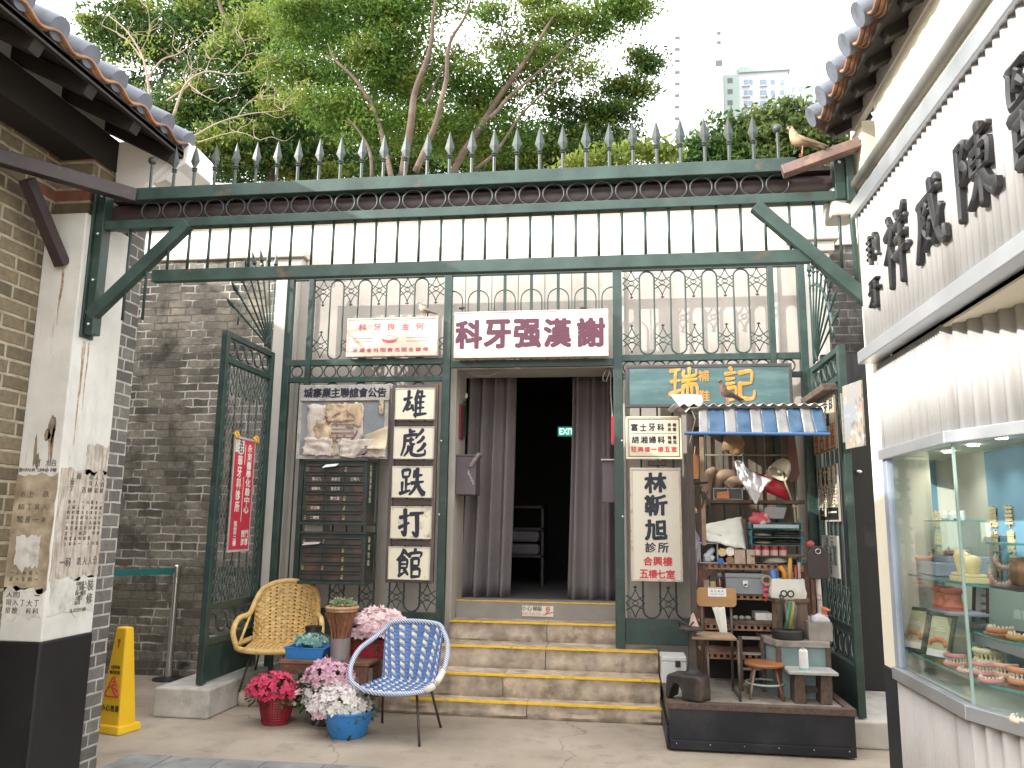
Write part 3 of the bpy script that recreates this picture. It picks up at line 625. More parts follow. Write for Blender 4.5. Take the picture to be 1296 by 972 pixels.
rb.part('bracket_block', MB().box(1.16, 1.30, 4.43, 4.62, 3.25, 3.42), PLASP, bev=.02)
def corr(x, y0, y1, z0, z1, per, amp, horiz=False, ux=0.0):
    n = int((y1-y0)/per*10); rows = []
    for z in (z0, z1): rows.append([(x-ux*(y1-(y0+(y1-y0)*i/n))+amp*math.cos(2*math.pi*i/10), y0+(y1-y0)*i/n, z) for i in range(n+1)])
    return MB().sheet(rows)
CORR = M('white_corrugated_sheet', (.37, .365, .36), .5, var=.06, sc=3, bmp=.1, dirt=(.24, .23, .21), dsc=3, dlo=.52, dhi=.75, dst=(1, 5, .2))
CORRL = M('grey_corrugated_sheet', (.42, .40, .385), .55, var=.1, sc=3, bmp=.1, dirt=(.3, .28, .26), dsc=3, dlo=.55, dhi=.75, dst=(1, 5, .2))
fas = rb.part('fascia', corr(1.255, .6, 4.30, 2.44, 3.19, .055, .007), CORR, solid=.004, smooth=True)
rb.part('fascia_trim', MB().box(1.225, 1.30, .6, 4.315, 3.18, 3.265), ALU, fas, bev=.004); rb.part('fascia_trim', MB().box(1.215, 1.30, .6, 4.31, 2.385, 2.45), ALU, fas, bev=.004)
# raised black characters on the fascia (reading direction is along -y, seen from the lane)
LET = M('black_raised_letter', (.018, .018, .02), .45, var=.2, sc=8, bmp=.1, coat=.2)
uY = (0, -1, 0)
def lt(ch, pts, bold=.035): 
    y0 = max(PX(x, y, 1.25).y for x, y in pts); y1 = min(PX(x, y, 1.25).y for x, y in pts); z0 = min(PX(x, y, 1.25).z for x, y in pts); z1 = max(PX(x, y, 1.25).z for x, y in pts)
    rb.part('raised_character', MB().text(ch, (1.247, (y0+y1)/2, (z0+z1)/2), uY, (0, 0, 1), abs(y1-y0), z1-z0, bold, .028, .05, .06, seed=ord(ch) % 17), LET, fas)
def brush(mb, strokes, f, th, k=1.0):
    """each stroke: points (x, y, half width) in the unit square; flat rounded brush strokes; f maps (x, y) to a point, th = push-out vector"""
    for si, s_ in enumerate(strokes):
        P = [V((x, y, 0)) for x, y, _ in s_]; W = [w_*k for _, _, w_ in s_]; pts = []; ws = []
        for i in range(len(P)-1):
            for q in range(6):
                t_ = q/6; p0, p1, p2, p3 = P[max(i-1, 0)], P[i], P[i+1], P[min(i+2, len(P)-1)]
                pts.append(.5*((2*p1)+(p2-p0)*t_+(2*p0-5*p1+4*p2-p3)*t_**2+(3*p1-p0-3*p2+p3)*t_**3)); ws.append(W[i]+(W[i+1]-W[i])*t_)
        pts.append(P[-1]); ws.append(W[-1]); L, R2 = [], []
        for i, p in enumerate(pts):
            d = (pts[min(i+1, len(pts)-1)]-pts[max(i-1, 0)]); d = d.normalized() if d.length > 1e-6 else V((1, 0, 0)); nn = V((-d.y, d.x, 0)); L.append(p+nn*ws[i]); R2.append(p-nn*ws[i])
            if i == 0: e0 = p-d*ws[i]*.55
            e1 = p+d*ws[i]*.55
        o = [e0]+R2+[e1]+L[::-1]; n = len(o); cx = sum((q for q in o), V())/n
        lo = th*(.0+.002*si)
        vs = [f(q.x, q.y)+lo for q in o]+[f(q.x, q.y)+lo+th*.75 for q in o]+[f(*(q+(p-q)*.0).xy)+lo for q, p in zip(o, o)]
        m_ = len(R2); vs = vs[:2*n]
        # crown along the centre line gives the stroke a rounded face
        cl = [f(e0.x+(pts[0].x-e0.x)*.5, e0.y+(pts[0].y-e0.y)*.5)+lo+th*.9]+[f(p.x, p.y)+lo+th*1.05 for p in pts]+[f(e1.x+(pts[-1].x-e1.x)*.5, e1.y+(pts[-1].y-e1.y)*.5)+lo+th*.9]
        fs = [(i, (i+1) % n, n+(i+1) % n, n+i) for i in range(n)]
        c0 = 2*n; k_ = len(pts)
        # outline order: e0, R0..Rk-1, e1, Lk-1..L0
        for i in range(k_-1):
            fs.append((n+1+i, n+2+i, c0+2+i, c0+1+i)); fs.append((n+n-1-i, c0+1+i, c0+2+i, n+n-2-i))
        fs += [(n, n+1, c0+1, c0), (n+n-1, n, c0, c0+1), (n+1+k_-1, n+1+k_, c0+k_+1, c0+k_), (n+1+k_, n+2+k_, c0+k_, c0+k_+1)]
        mb.add(vs+cl, fs)
    return mb
def ln(*a, w=.06, e=None):
    pts = list(zip(a[::2], a[1::2])); n = len(pts); e = w*.5 if e is None else e
    if n == 2: pts = [pts[0], ((pts[0][0]*.55+pts[1][0]*.45), (pts[0][1]*.55+pts[1][1]*.45)), pts[1]]; n = 3
    return [(x, y, w+(e-w)*(i/(n-1))**1.6) for i, (x, y) in enumerate(pts)]
CHAR = {
 '祥': [ln(.2, .97, .28, .86, w=.05), ln(.05, .74, .38, .8, .2, .55, .02, .4, w=.055), ln(.22, .58, .22, .02, w=.06), ln(.28, .48, .4, .38, w=.05),
       ln(.55, .95, .62, .84, w=.05), ln(.9, .98, .78, .82, w=.055), ln(.48, .76, .96, .8, w=.05), ln(.5, .58, .94, .61, w=.05), ln(.44, .38, 1.0, .42, w=.055), ln(.71, .8, .70, .0, w=.065)],
 '威': [ln(.12, .76, .86, .82, w=.055), ln(.2, .76, .16, .4, .02, .03, w=.06), ln(.26, .58, .54, .61, w=.045), ln(.42, .72, .3, .4, .5, .2, w=.05), ln(.54, .5, .4, .25, .24, .14, w=.05),
       ln(.24, .42, .6, .46, w=.045), ln(.58, .98, .64, .55, .78, .2, .97, .08, w=.07, e=.055), ln(.97, .08, .97, .25, w=.05), ln(.88, .55, .76, .3, .58, .14, w=.05), ln(.76, .96, .86, .88, w=.05)],
 '陳': [ln(.08, .95, .08, .02, w=.055), ln(.08, .93, .3, .93, .18, .72, w=.05), ln(.18, .72, .32, .58, .16, .46, w=.055), ln(.4, .84, .96, .88, w=.05), ln(.48, .68, .46, .42, w=.05), ln(.47, .68, .9, .7, .88, .42, w=.05),
       ln(.5, .55, .86, .57, w=.04), ln(.48, .42, .88, .44, w=.045), ln(.68, .99, .68, .0, w=.065), ln(.64, .4, .5, .2, .34, .08, w=.06), ln(.72, .4, .84, .22, 1.02, .1, w=.06, e=.09)],
 '醫': [ln(.06, .95, .5, .97, w=.045), ln(.1, .95, .1, .62, .5, .64, w=.05), ln(.3, .92, .18, .74, w=.045), ln(.3, .82, .44, .72, w=.045), ln(.6, .98, .58, .8, w=.05), ln(.6, .96, .88, .96, .9, .8, w=.045), ln(.56, .74, .92, .76, .6, .55, w=.05),
       ln(.02, .5, .98, .54, w=.055), ln(.14, .4, .12, .02, w=.055), ln(.14, .4, .86, .42, .86, .02, w=.055), ln(.36, .5, .34, .25, w=.045), ln(.6, .5, .62, .25, w=.045), ln(.16, .2, .84, .21, w=.04), ln(.13, .04, .86, .05, w=.05)],
 '執': [ln(.28, .98, .28, .5, w=.06), ln(.06, .82, .5, .84, w=.055), ln(.02, .62, .54, .64, w=.055), ln(.1, .4, .48, .42, w=.055), ln(.04, .24, .52, .26, w=.055), ln(.28, .5, .28, .0, w=.06), ln(.7, .95, .66, .4, .5, .05, w=.06), ln(.52, .7, .88, .72, .86, .2, 1.0, .1, w=.06), ln(.6, .5, .78, .4, w=.06)],
 '牙': [ln(.15, .9, .85, .93, w=.08), ln(.3, .9, .2, .58, w=.08), ln(.05, .56, .98, .6, w=.085), ln(.64, .92, .64, .05, .5, .1, w=.09), ln(.6, .56, .3, .25, .05, .1, w=.08)]}
def lt(ch, pts):
    q = [PX(x, y, 1.25) for x, y in pts]; y0 = max(p.y for p in q); y1 = min(p.y for p in q); z0 = min(p.z for p in q); z1 = max(p.z for p in q)
    mb = brush(MB(), CHAR[ch], lambda x, y: V((1.249, y0+(y1-y0)*(.05+.90*x), z0+(z1-z0)*(.05+.88*y))), V((-.026, 0, 0)), 1.2)
    rb.part('raised_character', mb, LET, fas, smooth=50)
lt('祥', [(1122, 310), (1156, 300), (1140, 253), (1140, 368)]); lt('威', [(1163, 300), (1203, 260), (1184, 214), (1184, 330)])
lt('陳', [(1213, 232), (1268, 215), (1240, 148), (1242, 275)]); lt('醫', [(1280, 150), (1345, 110), (1296, 60), (1296, 226)])
lt('執', [(1101, 315), (1117, 312), (1108, 292), (1108, 336)]); lt('牙', [(1104, 370), (1118, 365), (1111, 348), (1111, 391)])
# eave of the white shop
e2x, e2z = 1.12, 3.80
def rz2(x): return e2z+(x-e2x)*math.tan(R_(25))
yy = [4.42-.235*k for k in range(28)]
caps = MB(); d = V((2.6, 0, 2.6*math.tan(R_(25)))).normalized()
for y in yy:
    for j in range(6): caps.lathe([(.001, -.03), (.058, -.03), (.062, 0), (.062, .3), (.058, .5)], V((e2x-.02, y, e2z+.045))+d*(j*.53), 14, d)
rb.part('cap_tiles', caps, CAPT, smooth=35)
for j in range(3):
    rows = []; N = 28*12
    for x in (e2x-.02+j*.02, 4.0): rows.append([(x, -2+6.48*i/N, rz2(x)+.03-j*.018-.05*(.5-.5*math.cos(2*math.pi*((-2+6.48*i/N)-yy[0])/.235))) for i in range(N+1)])
    rb.part('pan_tiles', MB().sheet(rows), TERRA, solid=.013, smooth=60)
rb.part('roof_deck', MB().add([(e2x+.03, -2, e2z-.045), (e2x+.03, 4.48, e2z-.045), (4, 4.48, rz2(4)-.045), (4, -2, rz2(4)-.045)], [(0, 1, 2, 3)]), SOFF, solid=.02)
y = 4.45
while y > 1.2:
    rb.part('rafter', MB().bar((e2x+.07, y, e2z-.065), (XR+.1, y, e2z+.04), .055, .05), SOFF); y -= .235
rb.part('eave_infill', MB().box(XR-.012, XR+.02, -1.8, 4.4, 3.722, 3.86), PLASP)
rb.part('soffit_panel', MB().box(XR, 2.2, .6, 4.04, 2.37, 2.39), M('grey_soffit', (.3, .29, .28), .7, var=.1, sc=3))

# ------------------------------------------------------------------ glass display case built into the shop
K1, K2 = V((XR, 3.42, 0)), V((XR, 4.05, 0)); far = V((XR, 4.262, 0)); ND = V((.62, -1.55, 0))      # knee and direction of the second pane
N1 = K1+ND
dc = T('display_case', 'glass display case of dental models over a grey corrugated base', 'display case', (1.6, 3.4, 0))
def corr2(p, q, z0, z1, per, amp):
    p, q = V(p), V(q); L = (q-p).length; n = int(L/per*10); d = (q-p)/L; nn = V((d.y, -d.x, 0)); rows = []
    for z in (z0, z1): rows.append([p+d*(L*i/n)+nn*amp*math.cos(2*math.pi*i/10)+V((0, 0, z)) for i in range(n+1)])
    return MB().sheet(rows)
dc.part('corrugated_base', corr2(far, K1, .02, .85, .028, .006), CORRL, solid=.004, smooth=True); dc.part('corrugated_base', corr2(K1, N1, .02, .85, .075, .012), CORRL, solid=.004, smooth=True)
dc.part('corrugated_panel', corr2(far, K1, 1.93, 2.37, .028, .006), CORR, solid=.004, smooth=True); dc.part('corrugated_panel', corr2(K1, N1, 1.93, 2.37, .075, .012), CORR, solid=.004, smooth=True)
off = V((-.02, -.012, 0))
def trim(z0, z1, w_=.05):
    m = MB(); m.bar(far+V((-.005, 0, (z0+z1)/2)), K1+V((-.005, -.008, (z0+z1)/2)), w_, z1-z0); m2 = MB().bar(K1+V((-.005, 0, (z0+z1)/2)), N1+V((-.005, 0, (z0+z1)/2)), w_, z1-z0-.002); return m, m2
for z0, z1 in ((.84, .895), (1.885, 1.935)):
    for m in trim(z0, z1): dc.part('trim', m, ALU, bev=.003)
dc.part('mullion', MB().box(XR-.012, XR+.02, 4.20, 4.262, .896, 1.884), M('blue_grey_frame', (.34, .39, .47), .45, .3), bev=.003)
GL = M_glass('pane_glass', (.95, .97, .97)); 
dc.part('glass_pane', MB().obox((XR+.006, 3.812, 1.39), (.003, 0, 0), (0, .386, 0), (0, 0, .493)), GL)
c = (K1+N1)/2; d = ND.normalized(); nn = V((-d.y, d.x, 0))
dc.part('glass_pane', MB().obox((c.x+.01, c.y, 1.39), d*(ND.length/2-.006), nn*.003, (0, 0, .493)), GL)
dc.part('glass_edge', MB().box(XR+.001, XR+.011, 3.415, 3.425, .896, 1.884), M('green_glass_edge', (.3, .42, .38), .2, bmp=0))
CW = M('case_cream_wall', (.50, .52, .44), .7, var=.05, sc=2, bmp=.05); CB = M('case_blue_panel', (.15, .31, .43), .6, var=.06, sc=2, bmp=.05)
XB = 1.80
dc.part('back_wall', MB().box(XB, XB+.03, 2.0, 5.03, .86, 1.95).box(1.56, XB, 5.0, 5.03, .86, 1.95), CW)
dc.part('blue_panel', MB().box(XB-.012, XB, 2.2, PX(1249, 620, XB-.012).y, .9, 1.93), CB); 
BX0, BX1 = PY(1160, 600, 4.99).x, PY(1198, 600, 4.99).x; dc.part('blue_panel', MB().box(BX0, BX1, 4.985, 4.998, .9, 1.93), CB)
dc.part('ceiling', MB().add([(1.57, 5.02, 1.945), (1.43, 4.30, 1.945), (XR+.02, 4.25, 1.945), (XR+.02, 3.42, 1.945), (N1.x, N1.y, 1.945), (2.3, N1.y, 1.945), (2.3, 5.02, 1.945)], [(0, 1, 2, 3, 4, 5, 6)]), CW, solid=.01)
dc.part('case_floor', MB().add([(1.57, 5.02, .868), (1.43, 4.26, .868), (XR+.02, 4.26, .868), (XR+.02, 3.42, .868), (N1.x, N1.y, .868), (2.3, N1.y, .868), (2.3, 5.02, .868)], [(0, 1, 2, 3, 4, 5, 6)]), CW, solid=.012)
GOLD = M('gold_lettering', (.66, .58, .36), .45, .2, bmp=.1)
m = MB()
for tx, px in (('華慶堂牙醫', 1278), ('龍齒科鑲牙', 1258)):
    a = PX(px, 655, XB-.014); m.text(tx, (XB-.013, a.y, 1.38), uY, (0, 0, 1), .075, .58, .03, .006, vertical=True)
for tx, fq in (('華慶堂牙科', .78), ('龍齒鑲牙專', .48), ('醫學博士人', .18)): m.text(tx, (BX0+(BX1-BX0)*fq, 4.984, 1.40), (1, 0, 0), (0, 0, 1), .05, .52, .03, .006, vertical=True)
dc.part('gold_lettering', m, GOLD)
SHG = M('shelf_glass', (.10, .30, .27), .1, bmp=0); SHG2 = M_glass('shelf_glass_clear', (.90, .95, .94))
def shelf(x0, xk, z, yk, y_far=4.96):
    pts = ([(1.57, y_far), (1.44, 4.26)] if x0 < 1.44 else [(x0, y_far)])+[(x0, min(4.24, y_far)) if x0 < 1.44 else (x0, (yk+y_far)/2), (x0, yk), (x0+.5, yk-1.25), (XB-.016, yk-1.25), (XB-.016, y_far)]; n = len(pts)
    o = dc.part('glass_shelf', MB().add([(x, y, z) for x, y in pts]+[(x, y, z+.008) for x, y in pts], [tuple(range(n-1, -1, -1)), tuple(range(n, 2*n))]), SHG2)
    dc.part('shelf_edge', MB().add([(x, y, z-.001) for x, y in pts[-5:-2]]+[(x, y, z+.009) for x, y in pts[-5:-2]], [(0, 1, 4, 3), (1, 2, 5, 4)]), SHG, o, solid=.004)
shelf(1.37, 0, 1.325, 3.55); shelf(1.52, 0, 1.10, 3.62, 4.3); shelf(1.345, 0, .965, 3.46)
dc.part('shelf_support', MB().box(1.525, XB-.02, 2.4, 3.95, 1.06, 1.095), ALU)
LED = M_emit('downlight_lens', (1, .97, .9), 9)
for px, py in ((1163, 586), (1200, 573), (1232, 565), (1268, 556)):
    p = PZ(px, py, 1.93); dc.part('downlight', MB().lathe([(.024, 0), (.024, .006), (.001, .007)], (p.x, p.y, 1.932), 14), LED)
    l = bpy.data.lights.new('downlight_beam', 'SPOT'); l.energy = 1.7; l.spot_size = R_(130); l.spot_blend = .8; l.shadow_soft_size = .03; l.color = (1, .96, .88)
    lo = bpy.data.objects.new('downlight_beam', l); COL.objects.link(lo); lo.location = (p.x, p.y, 1.925); lo.parent = dc.o; lo.matrix_parent_inverse = Matrix.Translation((-1.6, -3.4, 0))
# ------------------------------------------------------------------ signs
NAVYINK = M('navy_sign_paint', (.013, .016, .035), .5, var=.3, sc=12, bmp=0)
REDINK = M('red_sign_paint', (.55, .05, .06), .5, var=.15, sc=12, bmp=0)
CRSIGN = M('cream_enamel', (.62, .56, .42), .4, var=.05, sc=3, bmp=.05, dirt=(.5, .36, .16), dsc=4, dlo=.63, dhi=.8)
WHSIGN = M('white_enamel', (.68, .635, .53), .4, var=.04, sc=3, bmp=.05, dirt=(.5, .4, .25), dsc=5, dlo=.66, dhi=.8)
SIGNEDGE = M('rusty_white_rim', (.58, .5, .42), .6, var=.2, sc=9, bmp=.2, dirt=(.28, .15, .09), dsc=9, dlo=.55, dhi=.7)
EX = V((1, 0, 0)); EZ = V((0, 0, 1))
YSG = 7.33                                           # face plane of what hangs on the screen
class Sign:
    def __init__(s, name, label, px, Y=YSG, th=.05, face=CRSIGN, rim=SIGNEDGE, rw=.016, cat='sign', group=None):
        s.x0, s.x1, s.z0, s.z1 = rect(*px, Y); s.Y = Y; s.px = px
        s.t = T(name, label, cat, ((s.x0+s.x1)/2, Y+th, s.z0), group=group)
        s.face = s.t.part('panel', MB().box(s.x0+rw*.8, s.x1-rw*.8, Y, Y+th, s.z0+rw*.8, s.z1-rw*.8), face)
        if rim:
            m = MB(); a, b, c, d = s.x0, s.x1, s.z0, s.z1
            m.box(a, b, Y-.006, Y+th, d-rw, d).box(a, b, Y-.006, Y+th, c, c+rw).box(a, a+rw, Y-.0055, Y+th, c+rw, d-rw).box(b-rw, b, Y-.0055, Y+th, c+rw, d-rw); s.t.part('rim', m, rim, bev=.003)
    def P(s, fx_, fy_): return V((s.x0+(s.x1-s.x0)*fx_, s.Y-.0008, s.z1-(s.z1-s.z0)*fy_))
    def txt(s, t, cx, cy, wd, ht, mat, bold=.02, mb=None, name='lettering', vertical=False, rough=0, slant=0, th=.0015):
        """centre and size as fractions of the sign"""
        m = mb or MB(); W, H = s.x1-s.x0, s.z1-s.z0
        m.text(t, s.P(cx, cy), EX, EZ, wd*W, ht*H, bold, th, slant, rough, vertical)
        if mb is None: s.t.part(name, m, mat, s.face)
        return m
    def row(s, t, xs, cy, cw, ht, mat, bold=.02, **k):
        m = MB()
        for ch, x in zip(t, xs): s.txt(ch, x, cy, cw, ht, mat, bold, m, **k)
        s.t.part('lettering', m, mat, s.face)
# 1 pale pink dentist sign over the left bay
PINK = M('faded_red_paint', (.50, .10, .14), .55, var=.2, sc=10, bmp=0)
g = Sign('dental_sign', 'faded cream sign with pink writing and a drawn denture above the left bay', (439, 402, 554, 451), face=M('peach_enamel', (.62, .53, .43), .45, var=.05, sc=3, bmp=.05, dirt=(.62, .45, .3), dsc=3, dlo=.58, dhi=.8))
g.row('科牙良金何', (.17, .335, .49, .645, .80), .235, .085, .17, PINK, .012)
g.row('牙鑲會科昭黃名國各議俾', [.10+.077*i for i in range(11)], .83, .055, .10, PINK, .018)
m = MB()
for x0, x1 in ((.08, .30), (.66, .90)):
    for fy_ in (.52, .61): a, b = g.P(x0, fy_), g.P(x1, fy_+.004); m.box(a.x, b.x, a.y-.001, a.y, b.z-.002, a.z+.001)
a = g.P(.475, .56); pts = [(-.075, .03), (-.06, .005), (-.05, -.0), (-.02, -.004), (0, -.009), (.02, -.004), (.05, 0), (.06, .005), (.075, .03), (.062, -.025), (.03, -.042), (-.03, -.042), (-.062, -.025)]
m.prism([(x*1.1, z*.85) for x, z in pts], (a.x, a.y, a.z), EX, EZ, .0015); m.tube([(a.x-.06+.12*q, a.y, a.z+.012+.028*math.sin(math.pi*q)) for q in np.linspace(0, 1, 9)], .0018, 4); g.t.part('denture_drawing', m, PINK, g.face)
# 2 main sign over the door
MAROON = M('maroon_sign_paint', (.085, .018, .038), .5, var=.15, sc=10, bmp=0)
g = Sign('door_sign', 'large white sign with bold maroon characters above the curtained doorway', (575, 393, 770, 452), Y=7.28, th=.08, face=M('white_sign_face', (.70, .66, .65), .4, var=.03, sc=3, bmp=.03), rim=SIGNEDGE, rw=.014)
GX = (.095, .285, .48, .675, .89)
g.row('科牙强漢謝', GX, .49, .165, .58, MAROON, .05)
m = MB()
for px in (584, 738): a = PY(px, 390, 7.32); m.blob((a.x, a.y, a.z), (.035, .02, .014), 8, .5, px)
g.t.part('wire_tie', m, BROWN)
# 3 notice board
BOARDW = M('weathered_board_frame', (.40, .375, .35), .85, var=.18, sc=6, bmp=.3, dirt=(.24, .22, .2), dsc=5)
g = Sign('notice_board', 'weathered notice board with torn posters and a lettered header', (377, 487, 491, 581), face=M('slate_board', (.20, .215, .235), .75, var=.15, sc=5, bmp=.2, dirt=(.3, .3, .3), dsc=4), rim=BOARDW, rw=.035, cat='notice board')
hx0, hx1, hz0, hz1 = rect(381, 487, 493, 507, YSG-.02)
hd = g.t.part('header_board', MB().box(hx0, hx1, YSG-.022, YSG-.006, hz0, hz1), BOARDW, bev=.003)
m = MB()
for i, ch in enumerate('城寨業主聯誼會公告'): m.text(ch, (hx0+(hx1-hx0)*(.085+.104*i), YSG-.0225, (hz0+hz1)/2), EX, EZ, .084, .088, .04, .0015, .06, .05, seed=i)
g.t.part('lettering', m, NAVYINK, hd)
TORN = M('torn_brown_paper', (.50, .38, .26), .9, var=.25, sc=10, bmp=.5, bsc=40, dirt=(.3, .22, .16), dsc=8, dlo=.48, dhi=.66)
TORN2 = M('torn_pale_paper', (.56, .50, .45), .9, var=.2, sc=12, bmp=.4, bsc=40, dirt=(.36, .28, .24), dsc=9, dlo=.48, dhi=.66)
def curl(px0, py0, px1, py1, seed, amp=.03, Y=YSG-.004, n=12):
    x0, x1, z0, z1 = rect(px0, py0, px1, py1, Y); rows = []; rng = random.Random(seed); ea = [rng.uniform(-.015, .015) for _ in range(n+1)]
    for j in range(n+1):
        r = []
        for i in range(n+1):
            u, q = i/n, j/n; b = noise.noise(V((u*2.3+seed, q*2.3, seed*1.7)))
            r.append((x0+(x1-x0)*u+(ea[j] if i in (0, n) else 0), Y-abs(b)*amp-.002, z1+(z0-z1)*q+(ea[i] if j in (0, n) else 0)))
        rows.append(r)
    return MB().sheet(rows)
for i, (a, mat, am) in enumerate((((389, 512, 459, 577), TORN2, .02), ((398, 533, 425, 577), TORN, .035), ((413, 511, 441, 534), TORN, .03), ((440, 510, 459, 540), TORN, .02), ((384, 555, 420, 577), TORN2, .03), ((430, 556, 488, 579), TORN2, .03), ((481, 506, 486, 524), TORN, .03))):
    o = g.t.part('torn_poster', curl(*a, i+1, am, YSG-.003-.004*i), mat, g.face, smooth=True, solid=.0015)
m = MB(); c = PY(434, 541, YSG-.022)
for a0, a1 in ((.2, 1.3), (1.8, 2.9), (3.3, 4.4), (5.0, 6.1)): m.tube([(c.x+.145*math.cos(a), c.y, c.z+.145*math.sin(a)) for a in np.linspace(a0, a1, 12)], .008, 4)
for k in range(5):
    z = c.z-.10+.04*k; m.box(c.x-.11, c.x+.11, c.y-.002, c.y, z, z+.010+.004*(k % 2))
rng = random.Random(4)
for k in range(26): m.text(rng.choice(CH), (c.x+rng.uniform(-.26, .12), c.y-.003, c.z+rng.uniform(-.17, .12)), EX, EZ, .022, .024, .01, .001)
g.t.part('faded_stamp', m, M('faded_brown_print', (.22, .13, .12), .9, var=.4, sc=20, bmp=0), g.face)
rows = []; 
for j in range(9):
    q = j/8; r = []
    for i in range(11):
        u = i/10; a = PY(461+u*30-q*3, 551-u*11+q*(17+u*12), YSG-.05); r.append((a.x, a.y+.03*math.sin(q*3)-.02*u+.01*math.sin(u*7), a.z))
    rows.append(r)
g.t.part('peeling_sheet', MB().sheet(rows), M('peeled_cream_paper', (.66, .56, .40), .85, var=.15, sc=10, bmp=.3), g.face, smooth=True, solid=.002)
# 4 vertical rack with five character panels
RACK = M('rack_steel', (.11, .085, .085), .6, .1, var=.25, sc=7, dirt=(.2, .09, .06), dsc=7, dlo=.56, dhi=.72)
vr = T('sign_rack', 'tall dark steel rack holding the five lettered panels left of the doorway', 'sign rack', (PY(520, 738, YSG).x, YSG, PY(520, 738, YSG).z))
x0, x1, z0, z1 = rect(492, 487, 551, 738, YSG)
m = MB().box(x0, x0+.04, YSG, YSG+.06, z0, z1).box(x1-.04, x1, YSG, YSG+.06, z0, z1).box(x0+.04, x1-.04, YSG, YSG+.06, z1-.045, z1).box(x0+.04, x1-.04, YSG, YSG+.06, z0, z0+.04)
PANP = ((500, 491, 550, 531), (498, 540, 549, 581), (496, 590, 547, 630), (494, 641, 546, 682), (491, 692, 544, 734))
for i in range(4):
    za = PY(520, PANP[i][3]+2, YSG).z; zb_ = PY(520, PANP[i+1][1]-2, YSG).z; m.box(x0+.04, x1-.04, YSG+.02, YSG+.06, zb_-.004, za+.004)
vr.part('frame', m, RACK, bev=.004)
BR = {
 '雄': [ln(.04, .66, .4, .74, w=.045), ln(.25, .98, .22, .6, .02, .22, w=.05), ln(.3, .58, .16, .3, .38, .36, w=.045), ln(.38, .46, .46, .24, w=.05), ln(.66, .98, .5, .64, w=.055), ln(.56, .76, .55, .0, w=.05), ln(.78, .97, .8, .78, w=.05), ln(.58, .74, .94, .78, w=.045), ln(.57, .54, .9, .57, w=.04), ln(.56, .34, .9, .37, w=.04), ln(.48, .1, 1.0, .15, w=.05), ln(.74, .76, .74, .14, w=.045)],
 '彪': [ln(.34, .99, .34, .8, w=.045), ln(.36, .9, .56, .92, w=.04), ln(.1, .74, .64, .8, .58, .66, w=.045), ln(.14, .74, .12, .4, .0, .05, w=.05), ln(.22, .58, .52, .62, w=.04), ln(.4, .68, .38, .48, .56, .46, w=.045), ln(.3, .4, .26, .2, .12, .04, w=.045), ln(.44, .42, .42, .14, .64, .06, .96, .1, .97, .26, w=.05), ln(.88, .98, .76, .84, .62, .76, w=.05), ln(.92, .72, .8, .58, .64, .5, w=.05), ln(.98, .48, .84, .3, .66, .2, w=.055)],
 '跌': [ln(.1, .92, .12, .66, w=.045), ln(.1, .92, .4, .94, .36, .68, w=.045), ln(.12, .68, .38, .7, w=.04), ln(.26, .68, .26, .14, w=.045), ln(.27, .42, .42, .44, w=.04), ln(.1, .5, .1, .12, w=.045), ln(.0, .08, .44, .2, w=.05), ln(.62, .92, .56, .66, w=.05), ln(.56, .72, .92, .76, w=.05), ln(.46, .46, .98, .52, w=.05), ln(.72, 1.0, .7, .5, .58, .22, .4, .04, w=.055), ln(.72, .46, .84, .22, 1.0, .06, w=.05, e=.08)],
 '打': [ln(.04, .68, .42, .76, w=.05), ln(.26, .98, .28, .1, .14, .2, w=.06), ln(.02, .32, .44, .5, w=.05), ln(.46, .8, 1.0, .86, w=.055), ln(.74, .84, .76, .06, .58, .18, w=.065)],
 '館': [ln(.3, .98, .2, .78, .02, .6, w=.05), ln(.3, .94, .48, .76, w=.05), ln(.22, .72, .36, .72, w=.04), ln(.14, .6, .14, .08, w=.045), ln(.14, .6, .42, .62, .42, .34, w=.045), ln(.16, .47, .42, .48, w=.035), ln(.15, .34, .42, .35, w=.035), ln(.1, .06, .32, .18, w=.045), ln(.32, .3, .48, .1, w=.05), ln(.74, 1.0, .76, .88, w=.05), ln(.54, .72, .54, .84, .98, .88, .94, .72, w=.045), ln(.62, .66, .62, .02, w=.05), ln(.62, .66, .88, .67, .88, .42, w=.045), ln(.62, .42, .88, .43, w=.04), ln(.62, .3, .92, .31, .92, .04, w=.045), ln(.6, .04, .94, .06, w=.045)]}
WALLB = M('panel_cream_old', (.74, .69, .55), .45, var=.06, sc=3, bmp=.05, dirt=(.42, .29, .06), dsc=5, dlo=.56, dhi=.72)
WALLC = M('panel_cream_mouldy', (.72, .67, .54), .5, var=.08, sc=3, bmp=.1, dirt=(.16, .12, .035), dsc=4.5, dlo=.52, dhi=.66)
PLAB = ('yellow stained panel with the character 雄 at the top of the rack', 'cream panel with the character 彪, second from the top of the rack', 'clean white panel with the character 跌, in the middle of the rack',
        'mould stained panel with the character 打, second from the bottom of the rack', 'cream panel with the character 館 at the bottom of the rack')
for i, ch in enumerate('雄彪跌打館'):
    g = Sign('character_panel', PLAB[i], PANP[i], Y=YSG-.03, th=.028, face=(WALLB, WHSIGN, WHSIGN, WALLC, WALLB)[i], rim=M('thin_pale_rim', (.5, .46, .38), .6, var=.2) if i == 0 else bpy.data.materials['thin_pale_rim'], rw=.01, group='lettered panels in the steel rack', cat='sign panel')
    f = lambda x, y: V((g.x0+(g.x1-g.x0)*(.2+.6*x), g.Y-.0005, g.z0+(g.z1-g.z0)*(.06+.87*y)))
    g.t.part('lettering', brush(MB(), BR[ch], f, V((0, -.002, 0)), 1.5), NAVYINK, g.face)
